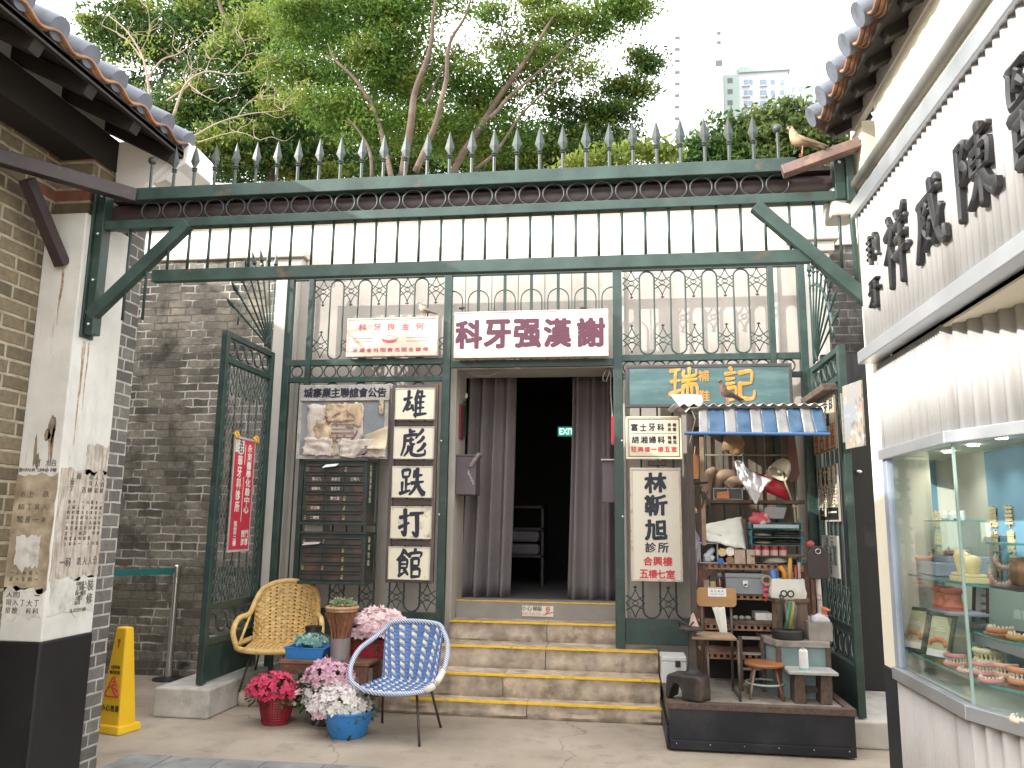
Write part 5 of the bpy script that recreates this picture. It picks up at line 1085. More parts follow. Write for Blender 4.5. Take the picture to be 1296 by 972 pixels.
SF = spl([(-.26, -.22, sz-.01), (-.14, -.27, sz-.02), (0, -.28, sz-.025), (.14, -.27, sz-.02), (.26, -.22, sz-.01)], 5)
frame = spl([(-.25, -.20, sz-.01), (-.325, -.17, sz+.03), (-.365, -.09, sz+.12), (-.355, .03, sz+.22), (-.30, .18, sz+.29), (-.245, .25, sz+.35), (-.19, .275, sz+.40), (0, .285, sz+.415), (.19, .275, sz+.40), (.245, .25, sz+.35), (.30, .18, sz+.29), (.355, .03, sz+.22), (.365, -.09, sz+.12), (.325, -.17, sz+.03), (.25, -.20, sz-.01)])
bc.part('arm_frame', MB().tube(frame, .019, 10), WRAP, smooth=True)
front = spl([(-.26, -.20, sz-.01), (-.14, -.27, sz-.02), (0, -.285, sz-.025), (.14, -.27, sz-.02), (.26, -.20, sz-.01)]); bc.part('seat_rim', MB().tube(front, .017, 10), WRAP, smooth=True)
for s_ in (.34,): bc.part('white_binding', MB().tube([frame[-13]+V((0, 0, 0)), frame[-10], frame[-8]], .0235, 10), WSTRAP, smooth=True); bc.part('white_binding', MB().tube([frame[-3], frame[-5], frame[-7]], .0235, 10), WSTRAP, smooth=True)
for nm, A, B, nu, nv in (('backrest', SB, ST, 15, 15), ('seat', SF, SB, 15, 13)):
    w1, w2_ = woven(surf(A, B), nu, nv, 0, .12, .0035); b_ = bc.part(nm, w1, BLUE, solid=.002)
    wa, wb = MB(), MB(); per = 4*nv*2+2
    # alternate the upright straps blue and cream
    nvp = (nv*4+1)*2; nf = nv*4
    for i in range(nu):
        tgt = wb if i % 2 else wa; tgt.add(w2_.v[i*nvp:(i+1)*nvp], [tuple(k-i*nvp for k in f) for f in w2_.f[i*nf:(i+1)*nf]])
    bc.part('blue_straps', wa, BLUE, b_, solid=.002); bc.part('cream_straps', wb, WSTRAP, b_, solid=.002)
for s_ in (-1, 1):
    bc.part('leg', MB().tube([(s_*.19, -.16, sz-.02), (s_*.27, -.29, 0)], .010, 8), M('brown_iron_leg', (.06, .045, .04), .6, .3, var=.3) if 'brown_iron_leg' not in bpy.data.materials else bpy.data.materials['brown_iron_leg'], smooth=True)
    bc.part('leg', MB().tube([(s_*.19, .12, sz-.02), (s_*.24, .26, 0)], .010, 8), bpy.data.materials['brown_iron_leg'], smooth=True)
bc.part('cross_bar', MB().tube([(-.20, -.17, sz-.03), (.20, -.17, sz-.03)], .008, 8), bpy.data.materials['brown_iron_leg'], smooth=True); bc.part('cross_bar', MB().tube([(-.2, .13, sz-.03), (.2, .13, sz-.03)], .008, 8), bpy.data.materials['brown_iron_leg'], smooth=True)

# low brown table
TW = M('brown_table_wood', (.16, .075, .045), .6, var=.35, sc=7, bmp=.25, bsc=40, grain=(1, 7, 7), dirt=(.26, .16, .10), dsc=6, dlo=.56, dhi=.74)
tz = .455; tx0, tx1 = PY(357, 815, 6.45).x, PY(470, 815, 6.45).x
tb = T('low_table', 'low worn brown wooden table carrying the flowers and trays', 'table', ((tx0+tx1)/2, 6.6, 0))
tb.part('top', MB().box(tx0, tx1, 6.40, 6.86, tz-.03, tz), TW, bev=.006)
tb.part('apron', MB().box(tx0+.03, tx1-.03, 6.43, 6.455, tz-.11, tz-.03), TW, bev=.004); tb.part('apron', MB().box(tx0+.03, tx1-.03, 6.80, 6.82, tz-.11, tz-.03), TW, bev=.004)
for x in (tx0+.05, tx1-.05):
    for y in (6.45, 6.80): tb.part('leg', MB().box(x-.03, x+.03, y-.03, y+.03, 0 if y < 6.7 else .126, tz-.031), TW, bev=.005)
tb.part('lower_rail', MB().box(tx0+.08, tx1-.08, 6.44, 6.46, .14, .18), TW)
# bouquets
def flowers(c, rad, nf, fs, seed, petals=5, up=.5, dome=True, hang=0.):
    """little five-petalled flowers over a dome of radii rad"""
    rng = random.Random(seed); m = MB(); c = V(c)
    for k in range(nf):
        a = rng.uniform(0, 2*math.pi); e = math.asin(rng.uniform(-.25 if hang else .0, 1)); r = rng.uniform(.8, 1.04)
        d = V((math.cos(a)*math.cos(e), math.sin(a)*math.cos(e), math.sin(e))); p = c+V((d.x*rad[0], d.y*rad[1], d.z*rad[2]))*r
        nrm = (d+V((rng.uniform(-.4, .4), rng.uniform(-.6, .1), rng.uniform(-.2, .5)))).normalized(); u = nrm.orthogonal().normalized(); w_ = nrm.cross(u); s_ = fs*rng.uniform(.7, 1.25); ph = rng.uniform(0, 6)
        for q in range(petals):
            t_ = ph+2*math.pi*q/petals; dr = u*math.cos(t_)+w_*math.sin(t_); sd_ = (nrm.cross(dr))*s_*.36
            lift = nrm*s_*rng.uniform(.05, .5)
            m.add([p, p+dr*s_*.55+sd_+lift*.4, p+dr*s_+lift, p+dr*s_*.55-sd_+lift*.4], [(0, 1, 2), (0, 2, 3)])
    return m
def leafs(c, rad, nf, ls, seed):
    rng = random.Random(seed); m = MB(); c = V(c)
    for k in range(nf):
        a = rng.uniform(0, 2*math.pi); e = math.asin(rng.uniform(-.6, .95)); d = V((math.cos(a)*math.cos(e), math.sin(a)*math.cos(e), math.sin(e))); p = c+V((d.x*rad[0], d.y*rad[1], d.z*rad[2]))*rng.uniform(.55, 1.05)
        dr = (d+V((rng.uniform(-.8, .8), rng.uniform(-.8, .4), rng.uniform(-.7, .4)))).normalized(); sd_ = dr.orthogonal().normalized()*ls*.26; s_ = ls*rng.uniform(.6, 1.2)
        m.add([p, p+dr*s_*.5+sd_, p+dr*s_, p+dr*s_*.5-sd_], [(0, 1, 2, 3)])
    return m
LF1 = M_leaf('dark_leaf', (.02, .06, .02), (.05, .12, .03), (.04, .09, .03), .2); LF2 = M_leaf('grey_green_leaf', (.05, .11, .08), (.10, .18, .13), (.06, .14, .08), .2)
def PET(name, a, b, c): return M_leaf(name, a, b, c, .25, .6)
MAG = PET('magenta_petal', (.62, .045, .13), (.75, .10, .20), (.55, .03, .10)); PNK = PET('pink_petal', (.72, .40, .47), (.80, .62, .64), (.70, .45, .58)); WHT = PET('white_petal', (.74, .72, .69), (.72, .62, .64), (.64, .68, .60)); LIL = PET('lilac_pink_petal', (.66, .36, .48), (.74, .52, .60), (.60, .34, .44))
# red basket with magenta flowers
RED = M('red_plastic', (.30, .015, .025), .35, var=.15, sc=8, bmp=.08); REDB = M('dark_red_basket', (.20, .014, .022), .4, var=.2, sc=8, bmp=.1)
b0 = V((-2.69, 6.30, 0))
rbk = T('red_basket', 'dark red plastic mesh basket full of magenta flowers', 'basket', tuple(b0))
m = MB(); R0, R1, HB_ = .10, .155, .25
for j in range(13):
    z = .02+HB_*j/13; r = R0+(R1-R0)*j/13; m.ring(b0+V((0, 0, z)), r, .0035, (1, 0, 0), (0, 1, 0), 28, 4)
for k in range(36):
    a = 2*math.pi*k/36; m.tube([b0+V((R0*math.cos(a), R0*math.sin(a), .01)), b0+V((R1*math.cos(a), R1*math.sin(a), HB_))], .003, 4)
m.lathe([(R0-.004, .004), (R1-.006, HB_-.01)], b0, 28)
rbk.part('mesh_wall', m, REDB); rbk.part('base', MB().lathe([(R0, 0), (R0+.006, .0), (R0+.012, .03), (R0, .03)], b0, 28), REDB, smooth=35); rbk.part('rim', MB().ring(b0+V((0, 0, HB_)), R1+.003, .010, (1, 0, 0), (0, 1, 0), 32, 8), REDB, smooth=True)
fl = T('magenta_flowers', 'bright magenta flowers spilling over the dark red basket', 'flowers', tuple(b0+V((-.02, 0, .2))))
fl.part('blooms', flowers(b0+V((-.03, -.03, .24)), (.20, .16, .14), 210, .026, 5, hang=1), MAG); fl.part('leaves', leafs(b0+V((-.03, 0, .22)), (.20, .16, .13), 260, .05, 6), LF1)
# black tub behind with pink and lilac flowers
b1 = V((-2.32, 6.36, 0)); tub = T('flower_bucket', 'black bucket hidden under pink and lilac flowers below the table', 'bucket', tuple(b1)); tub.part('body', MB().lathe([(.10, 0), (.14, .24), (.148, .24), (.13, .22), (.001, .2)], b1, 24), BIRON, smooth=35)
fl = T('pink_flowers', 'tall mound of lilac and white flowers in front of the low table', 'flowers', tuple(b1+V((0, 0, .22))))
fl.part('lilac_blooms', flowers(b1+V((.03, -.03, .31)), (.20, .15, .17), 200, .028, 15), LIL); fl.part('white_blooms', flowers(b1+V((.06, -.10, .20)), (.19, .12, .16), 200, .028, 16, hang=1), WHT); fl.part('pale_blooms', flowers(b1+V((-.13, -.02, .19)), (.14, .12, .15), 90, .026, 18, hang=1), PNK)
fl.part('leaves', leafs(b1+V((0, 0, .22)), (.23, .17, .2), 380, .055, 17), LF1)
# blue tub with white flowers
BLP = M('blue_plastic', (.03, .19, .50), .3, var=.08, sc=6, bmp=.05)
b2 = V((-2.02, 6.04, 0)); tub = T('blue_tub', 'round bright blue plastic tub of white flowers on the ground', 'tub', tuple(b2))
tub.part('body', MB().lathe([(.001, 0), (.12, 0), (.135, .015), (.185, .17), (.198, .175), (.198, .188), (.186, .188), (.13, .03), (.001, .028)], b2, 36), BLP, smooth=40)
fl = T('white_flowers', 'white and pale pink flowers heaped in the blue tub', 'flowers', tuple(b2+V((0, 0, .16))))
fl.part('white_blooms', flowers(b2+V((-.07, -.01, .19)), (.235, .18, .15), 330, .03, 25), WHT); fl.part('pink_blooms', flowers(b2+V((-.16, -.06, .16)), (.10, .1, .11), 90, .028, 26, hang=1), PNK); fl.part('leaves', leafs(b2+V((-.02, 0, .18)), (.22, .17, .13), 260, .05, 27), LF2)
# things on the table
def P2(px, py, Y): return PY(px, py, Y)
tcx = lambda px, Y=6.55: PY(px, 812, Y).x
x0, x1 = tcx(362, 6.46), tcx(412, 6.46)
tr = T('blue_tray', 'shallow bright blue plastic tray on the low table', 'tray', ((x0+x1)/2, 6.53, tz))
def tray(x0, x1, y0, y1, z, h, fl_, t_=.006):
    o = [(x0, y0), (x1, y0), (x1, y1), (x0, y1)]; m = MB(); cx_, cy_ = (x0+x1)/2, (y0+y1)/2
    def rg(k, zz): return [(cx_+(x-cx_)*k, cy_+(y-cy_)*k, zz) for x, y in o]
    L = [rg(fl_, z), rg(1, z+h), rg(1.05, z+h), rg(1.05, z+h+.006), rg(.97, z+h+.006), rg(fl_-.04, z+.008)]
    vs = [p for r in L for p in r]; fs = [(3, 2, 1, 0)]+[(k*4+i, k*4+(i+1) % 4, (k+1)*4+(i+1) % 4, (k+1)*4+i) for k in range(5) for i in range(4)]+[(20, 21, 22, 23)]
    return m.add(vs, fs)
tr.part('body', tray(x0, x1, 6.43, 6.65, tz, .085, .86), BLP, bev=.004)
c = V((tcx(396, 6.72), 6.72, tz)); gb = T('glass_bowl', 'dark green glass bowl with teal frosted flowers behind the blue tray', 'bowl', tuple(c))
GGL = M('dark_green_glass', (.02, .07, .05), .1, bmp=0, coat=.5); gb.part('body', MB().lathe([(.05, 0), (.09, .05), (.105, .11), (.085, .16), (.065, .18), (.065, .215), (.072, .22), (.06, .22), (.05, .17)], c, 24), GGL, smooth=40)
gb.part('lid_ring', MB().lathe([(.066, .19), (.07, .19), (.07, .225), (.06, .225)], c, 24), BIRON, smooth=40)
fl = T('teal_flowers', 'small frosted teal flowers draped over the dark glass bowl', 'flowers', tuple(c+V((0, -.08, .1)))); fl.part('blooms', flowers(c+V((0, -.06, .105)), (.135, .09, .06), 110, .028, 31, hang=1), PET('teal_petal', (.20, .44, .38), (.50, .66, .62), (.12, .36, .28))); fl.part('leaves', leafs(c+V((0, -.05, .1)), (.12, .08, .05), 90, .04, 32), LF2)
WICK = M('brown_wicker', (.24, .10, .05), .7, var=.4, sc=20, bmp=.3)
c = V((tcx(431, 6.50), 6.50, tz)); cn = T('metal_can', 'plain galvanised can holding the wicker cone on the low table', 'can', tuple(c)); cn.part('body', MB().lathe([(.001, .002), (.077, 0), (.08, .004), (.08, .165), (.083, .17), (.076, .17), (.074, .01)], c, 28), M('galvanised_can', (.42, .41, .41), .45, .6, var=.12, sc=6), smooth=40); cn.part('handle', MB().tube([c+V((.08*math.cos(a), -.083, .10+.05*math.sin(a)-.05)) for a in np.linspace(math.pi, 2*math.pi, 10)], .003, 5), STEEL)
wc = T('wicker_cone', 'brown twig cone vase flaring out of the galvanised can', 'vase', tuple(c+V((0, 0, .02)))); m = MB(); rng = random.Random(8)
for k in range(70):
    a = rng.uniform(0, 6.283); r0 = rng.uniform(.02, .065); r1 = rng.uniform(.095, .135); m.tube([c+V((r0*math.cos(a), r0*math.sin(a), .02)), c+V((r0*1.2*math.cos(a), r0*1.2*math.sin(a), .2)), c+V((r1*math.cos(a+.2), r1*math.sin(a+.2)*.9, rng.uniform(.36, .43)))], .0045, 4)
wc.part('twigs', m, WICK); wc.part('rim_band', MB().ring(c+V((0, 0, .405)), .125, .014, (1, 0, 0), (0, 1, 0), 24, 6).ring(c+V((0, 0, .385)), .118, .012, (1, 0, 0), (0, 1, 0), 24, 6), M('pale_wicker', (.42, .25, .13), .7, var=.3, sc=18, bmp=.3), smooth=True)
fl = T('green_succulent', 'pale green small leaved plant in the top of the wicker cone', 'plant', tuple(c+V((0, 0, .4)))); fl.part('leaves', leafs(c+V((0, 0, .42)), (.10, .09, .055), 260, .03, 41), M_leaf('pale_green_leaf', (.16, .24, .10), (.34, .40, .24), (.24, .32, .14), .25))
x0, x1 = tcx(443, 6.7), tcx(493, 6.7)
rp = T('red_planter', 'long red plastic planter behind the galvanised can', 'planter', ((x0+x1)/2, 6.75, tz)); rp.part('body', tray(x0, x1+.03, 6.66, 6.84, tz, .13, .88), RED, bev=.004)
c = V(((x0+x1)/2, 6.75, tz)); fl = T('pale_pink_flowers', 'big mound of pale pink lilies in the red planter', 'flowers', tuple(c+V((0, 0, .12)))); fl.part('blooms', flowers(c+V((.06, -.02, .17)), (.275, .16, .21), 420, .04, 51), PET('lily_petal', (.78, .52, .56), (.84, .74, .74), (.72, .46, .50))); fl.part('leaves', leafs(c+V((.03, 0, .15)), (.22, .14, .16), 300, .06, 52), LF2); fl.part('stems', MB().tube([c+V((0, 0, .03)), c+V((.05, 0, .25))], .004, 5), LF1)
c = V((tcx(515, 6.75), 6.75, tz)); rp = T('yellow_green_plant', 'yellow green leafy pot plant between the pink flowers and the woven chair', 'plant', tuple(c)); rp.part('pot', MB().lathe([(.05, 0), (.07, .09), (.075, .09), (.06, .085), (.001, .08)], c, 16), TERRA, smooth=40); rp.part('leaves', leafs(c+V((0, 0, .13)), (.13, .09, .08), 260, .045, 61), M_leaf('yellow_green_leaf', (.34, .36, .10), (.50, .52, .24), (.38, .42, .14), .25))
# yellow wet-floor sign
CY = M('yellow_cone_plastic', (.78, .48, .02), .4, var=.05, sc=5, bmp=.04, dirt=(.62, .38, .03), dsc=6, dlo=.62, dhi=.8)
cb_ = V((-3.735, 5.86, 0)); hh = .93; hh = PY(150, 793, 5.86).z
cs = T('caution_sign', 'tall yellow wet floor caution sign half behind the white pilaster', 'caution sign', tuple(cb_), rz=R_(-14), local=True)
def frust(z0, z1, a0, b0_, a1, b1_): return MB().add([(-a0, -b0_, z0), (a0, -b0_, z0), (a0, b0_, z0), (-a0, b0_, z0), (-a1, -b1_, z1), (a1, -b1_, z1), (a1, b1_, z1), (-a1, b1_, z1)], [(3, 2, 1, 0), (4, 5, 6, 7), (0, 1, 5, 4), (1, 2, 6, 5), (2, 3, 7, 6), (3, 0, 4, 7)])
body = cs.part('body', frust(.05, hh, .105, .08, .050, .038), CY, bev=.012); cs.part('base', frust(0, .06, .14, .11, .13, .10), CY, bev=.012); 
def FP(x, z, d=.0015):
    q = (z-.05)/(hh-.05); return V((x, -(.08+(.038-.08)*q)-d, z))
U5 = V((1, 0, 0)); W5 = V((0, .042/(hh-.05), 1)).normalized(); BKI = M('black_print', (.015, .013, .012), .5, bmp=0)
m = MB(); m.text('CAUTION', FP(0, hh*.62), U5, W5, .085, .024, .014, .0012); m.text('WET FLOOR', FP(0, hh*.57), U5, W5, .10, .024, .014, .0012)
for i, ch in enumerate('小心地滑'): m.text(ch, FP(-.066+.044*i, hh*.235), U5, W5, .037, .044, .016, .0012)
cs.part('lettering', m, BKI, body)
m = MB(); tri = [(0, .09), (.02, .075), (.088, -.045), (.075, -.065), (-.075, -.065), (-.088, -.045), (-.02, .075)]; m.tube([FP(x*.78, hh*.42+z*.9, .001) for x, z in tri], .006, 5, True)
zz = hh*.42; m.tube([FP(-.005, zz+.03, .001), FP(.0, zz, .001), FP(.02, zz-.03, .001), FP(.05, zz-.055, .001)], .008, 5); m.tube([FP(0, zz, .001), FP(.03, zz-.005, .001), FP(.045, zz-.02, .001)], .006, 5); m.tube([FP(-.005, zz+.02, .001), FP(-.04, zz+.0, .001)], .005, 5); m.tube([FP(0, zz+.022, .001), FP(.03, zz+.03, .001)], .005, 5); m.blob(FP(.0, zz+.045, .001), (.009, .003, .009), 8)
cs.part('slip_pictogram', m, REDINK, body); cs.part('finger_hole', MB().blob(FP(0, hh*.87, -.002), (.018, .006, .018), 10).box(-.006, .006, FP(0, hh*.83).y-.0015, FP(0, hh*.83).y+.01, hh*.80, hh*.86), M('shadow_yellow', (.28, .13, .01), .7), body)
# belt barrier post
pb = V(PZ(213, 860, 0)); bp = T('barrier_post', 'stainless steel belt barrier post in front of the old brick wall', 'barrier post', tuple(pb)); zt = PY(214, 716, pb.y).z
bp.part('pole', MB().lathe([(.033, .0), (.033, zt-.0)], pb, 20), STEEL, smooth=40); bp.part('head', MB().lathe([(.038, zt-.11), (.04, zt-.10), (.04, zt), (.03, zt+.01), (.001, zt+.012)], pb, 20), STEEL, smooth=40); bp.part('base', MB().lathe([(.15, 0), (.15, .012), (.04, .03)], pb, 28), BIRON, smooth=30)
TEAL = M('teal_belt', (.015, .17, .17), .6, var=.1); e_ = PX(90, 738, -4.9); m = MB()
a, b = V((pb.x-.03, pb.y, zt-.05)), V((-4.9, 7.1, zt-.05)); m.obox((a+b)/2, (b-a)/2, (b-a).cross(V((0, 0, 1))).normalized()*.0015, (0, 0, .03)); be = bp.part('belt', m, TEAL)
m = MB(); dd = (b-a).normalized(); nn = V((dd.y, -dd.x, 0)); 
for k in range(3): c = a+dd*(.16+.3*k); m.text('STAND BACK', c-nn*.0025*(1 if nn.y > 0 else -1)*-1, -dd, (0, 0, 1), .13, .018, .02, .0008)
bp.part('belt_printing', m, M('pale_belt_ink', (.5, .6, .58), .6), be)
# ------------------------------------------------------------------ the cobbler stall on the right
# platform
SHEETM = M('dark_blue_sheet_metal', (.013, .015, .022), .42, .3, var=.35, sc=3, bmp=.12, dirt=(.035, .032, .032), dsc=3, dlo=.5, dhi=.72)
pf = T('stall_platform', 'low platform of dark sheet metal with a wooden rim under the cobbler stall', 'platform', (.92, 6.6, 0))
PX0, PX1, PYF, PYB, PTZ = .290, 1.562, 6.06, 7.36, .325
pf.part('front_panel', MB().box(PX0+.012, PX1-.012, PYF+.012, PYB, .012, PTZ-.045), SHEETM)
pf.part('skirting', MB().box(PX0+.02, PX1-.02, PYF-.002, PYF+.012, .015, .075), SHEETM, bev=.004); pf.part('skirting', MB().box(PX0-.006, PX0+.012, PYF+.03, PYB-.3, .008, .16), SHEETM, bev=.004)
m = MB().box(PX0, PX1, PYF, PYF+.07, PTZ-.045, PTZ).box(PX0, PX0+.06, PYF+.07, PYB, PTZ-.045, PTZ).box(PX1-.06, PX1, PYF+.07, PYB, PTZ-.045, PTZ)
pf.part('wooden_rim', m, WOODD, bev=.004); pf.part('deck', MB().box(PX0+.06, PX1-.06, PYF+.07, PYB, PTZ-.04, PTZ-.012), M('dusty_deck', (.27, .245, .215), .9, var=.2, sc=4, bmp=.2, dirt=(.14, .12, .10), dsc=3.5))
for i in range(6): pf.part('screw', MB().blob((PX0+.06+.23*i, PYF-.004, .055), .006, 6), STEEL)
DZ = PTZ-.012
def box_px(px, Y, d, mat=None): x0, x1, z0, z1 = rect(*px, Y); return MB().box(x0, x1, Y, Y+d, z0, z1)
def thing1(name, label, cat, mb, mat, group=None, **k):
    a = np.array(mb.v); lo, hi = a.min(0), a.max(0); return single(name, mb, mat, label, cat, group, loc=((lo[0]+hi[0])/2, (lo[1]+hi[1])/2, lo[2]), **k)
# posts carrying the awning
aw = T('stall_awning', 'small stall roof of white corrugated sheet with a blue and white striped valance', 'awning', (PY(960, 520, 6.9).x, 6.9, PY(960, 520, 6.9).z))
ya, yb_ = 6.42, 7.36; xa0, xa1 = PY(852, 518, 6.5).x, PY(1042, 508, 6.5).x; zF = PY(950, 516, ya).z; zB = PY(950, 506, yb_).z
def wavy(x0, x1, y0, y1, z0, z1, per, amp):
    n = int((x1-x0)/per*10); return MB().sheet([[(x0+(x1-x0)*i/n, y, z+amp*math.cos(2*math.pi*i/10)) for i in range(n+1)] for y, z in ((y0, z0), (y1, z1))])
aw.part('corrugated_roof', wavy(xa0, xa1, ya-.06, yb_, zF+.015, zF+.105, .075, .011), M('white_roof_sheet', (.40, .385, .37), .5, var=.08, sc=3, dirt=(.24, .21, .19), dsc=5, dlo=.58, dhi=.75), solid=.003, smooth=True)
aw.part('corner_sheet', MB().sheet([[PY(848, 499, 6.95), PY(874, 499, 6.95), PY(888, 500, 6.95)], [PY(858, 512, 6.6), PY(876, 510, 6.6), PY(890, 508, 6.6)], [PY(868, 522, 6.36), PY(874, 516, 6.36), PY(884, 516, 6.36)]]), bpy.data.materials['white_roof_sheet'], solid=.004)
TB_, TG_ = M('blue_tarp', (.027, .075, .145), .3, var=.15, sc=9, bmp=.5, bsc=25), M('grey_tarp', (.21, .21, .213), .35, var=.12, sc=9, bmp=.5, bsc=25)
v0, v1 = PY(884, 520, ya), PY(1040, 518, ya); zt, zb_ = PY(960, 517, ya).z, PY(960, 549, ya-.12).z
n = 90; edges = [0, .075, .21, .30, .415, .505, .62, .71, .82, .905, 1.0]
def tarp(u0, u1):
    rows = []; k = max(3, int((u1-u0)*70))
    for j in range(9):
        q = j/8; rows.append([(v0.x+(v1.x-v0.x)*(u0+(u1-u0)*i/k)+(.02*(u0-.5))*q, ya-.02-.10*q+.014*noise.noise(V(((u0+(u1-u0)*i/k)*9, q*3, 2))), zt+(zb_-zt)*q-.01*math.sin(math.pi*(u0+(u1-u0)*i/k))*q) for i in range(k+1)])
    return MB().sheet(rows)
for i in range(10): aw.part('blue_stripe' if i % 2 else 'grey_stripe', tarp(edges[i], edges[i+1]), TB_ if i % 2 else TG_, smooth=True, solid=.002)
aw.part('blue_pole', MB().cyl((PY(866, 544, ya-.12).x, ya-.125, zb_+.005), (PY(1050, 546, ya-.12).x, ya-.125, zb_-.005), .013, 12), M('blue_pipe', (.04, .11, .25), .35), smooth=40)
POST = M('dark_pole', (.05, .035, .03), .6, var=.3, sc=6, bmp=.2)
for px, yy_ in ((875, ya+.02), (875, 7.2)): x = PY(px, 640, yy_).x; aw.part('post', MB().box(x-.022, x+.022, yy_-.02, yy_+.02, DZ, zF-.01), POST, bev=.004)
aw.part('tie_string', MB().tube([PY(872, 512, ya), PY(880, 530, ya-.1), PY(873, 560, ya-.02)], .003, 5), WOODG)
# stall back: added brown shade board and hanging rail
thing1('stall_backboard', 'thin wooden lattice rail hung with tools at the back of the stall', 'rail', MB().box(PY(880, 560, 7.2).x, PY(1000, 560, 7.2).x, 7.24, 7.26, PY(940, 577, 7.25).z, PY(940, 575, 7.25).z).box(PY(940, 560, 7.2).x, PY(942, 560, 7.2).x, 7.24, 7.26, PY(940, 620, 7.25).z, PY(940, 545, 7.25).z).box(PY(968, 560, 7.2).x, PY(969, 560, 7.2).x, 7.24, 7.26, PY(940, 620, 7.25).z, PY(940, 545, 7.25).z), WOODG)
thing1('backing_board', 'dark brown board added behind the stall bars in place of awning shade', 'board', MB().box(PY(879, 600, 7.44).x, PY(1008, 600, 7.44).x, 7.435, 7.45, 1.2, PY(940, 540, 7.44).z), M('grimy_board', (.15, .12, .09), .85, var=.35, sc=4, bmp=.3, dirt=(.26, .22, .17), dsc=4, dlo=.5, dhi=.7, dst=(1, 1, .3)))  # invented board; its dark colour stands in for the awning's shade on the wall
# rusty rack
SY0, SY1 = 6.72, 7.12
rk = T('steel_rack', 'rusty slotted steel rack loaded with cobbler supplies', 'shelf rack', (PY(955, 760, 6.9).x, 6.9, DZ))
rx0, rx1 = PY(886, 780, SY0).x, PY(1026, 780, SY0).x
zsh = [PY(955, y, SY0).z for y in (714, 752, 791, 828)]
for x in (rx0, rx1-.035):
    for y in (SY0, SY1-.03): rk.part('upright', MB().box(x, x+.035, y, y+.004, DZ, zsh[0]+.02).box(x, x+.004, y+.0045, y+.03, DZ, zsh[0]+.02), RUST)
def slot_lip(x0, x1, y, z0, z1):
    m = MB(); n = 16; w_ = (x1-x0)/n; m.box(x0, x1, y, y+.003, z1-.008, z1).box(x0, x1, y, y+.003, z0, z0+.012)
    for i in range(n+1): m.box(max(x0, x0+w_*i-.012), min(x1, x0+w_*i+.012), y, y+.003, z0+.0125, z1-.0085)
    return m
RUSTL = M('pale_rusty_shelf', (.27, .15, .10), .8, var=.3, sc=10, bmp=.4, dirt=(.12, .06, .04), dsc=7, dlo=.5, dhi=.68)
for z in zsh:
    s_ = rk.part('shelf', MB().box(rx0+.005, rx1-.005, SY0+.004, SY1, z-.006, z), RUSTL); rk.part('slotted_lip', slot_lip(rx0+.036, rx1-.036, SY0-.002, z-.045, z-.001), RUSTL, s_)
for x, sg in ((rx0+.04, 1), (rx1-.04, -1)): rk.part('gusset', MB().prism([(0, 0), (.085*sg, 0), (0, -.085)], (x, SY0-.004, zsh[0]-.05), EX, EZ, .003), RUST)
def onshelf(k): return zsh[k]+.001
def cub(name, label, cat, px0, px1, k, h, y0, y1, mat, bev=.003, z=None, group=None):
    z = onshelf(k) if z is None else z; x0, x1 = PY(px0, 750, y0).x, PY(px1, 750, y0).x; return thing1(name, label, cat, MB().box(x0, x1, y0, y1, z, z+h), mat, group, bev=bev)
def span(px0, px1, y): return PY(px0, 720, y).x, PY(px1, 720, y).x
def hz(y0_, y1_, Y=6.75): return PY(940, y0_, Y).z-PY(940, y1_, Y).z
# cubby with bottles and thread rolls
x0, x1 = span(886, 932, 6.70); z = onshelf(0); h = hz(688, 714, 6.7)
cbx = T('cubby_box', 'grey two compartment cubby on the top shelf of the rack', 'cubby', ((x0+x1)/2, 6.8, z))
GREYB = M('grey_board', (.30, .30, .32), .7, var=.15)
cbx.part('frame', MB().box(x0, x1, 6.70, 6.98, z, z+.008).box(x0, x1, 6.70, 6.98, z+h-.008, z+h).box(x0, x0+.008, 6.70, 6.98, z+.008, z+h-.008).box(x1-.008, x1, 6.70, 6.98, z+.008, z+h-.008).box((x0+x1)/2-.004, (x0+x1)/2+.004, 6.70, 6.97, z+.008, z+h-.008).box(x0+.008, x1-.008, 6.97, 6.98, z+.008, z+h-.008), GREYB)
def roll(label, px, py, r, mat, hole=.35, hub=None):
    c = PY(px, py, 6.70); t = T('thread_roll', label, 'thread roll', tuple(c)); t.part('winding', MB().lathe([(r*hole, 0), (r*.95, 0), (r, .01), (r, .15), (r*hole, .15)], c-V((0, .006, 0)), 20, (0, 1, 0)), mat, smooth=40); t.part('core', MB().lathe([(r*hole, .0), (r*hole, .14), (.0005, .14)], c, 14, (0, 1, 0)), BIRON)
roll('yellow thread roll at the upper left of the cubby', 914, 699, .033, M('straw_thread', (.52, .40, .2), .8, var=.2, sc=40)); roll('big white thread roll at the upper right of the cubby', 924, 698, .036, M('white_thread', (.66, .65, .58), .8, var=.1, sc=40))
roll('blue thread roll on the cubby floor', 912, 710, .026, M('blue_thread', (.05, .12, .32), .8, var=.2, sc=40)); roll('brown thread roll on the cubby floor', 924, 709, .03, M('brown_thread', (.24, .13, .07), .8, var=.2, sc=40))
GLUE = M('pale_bottle', (.45, .48, .52), .4, var=.1)
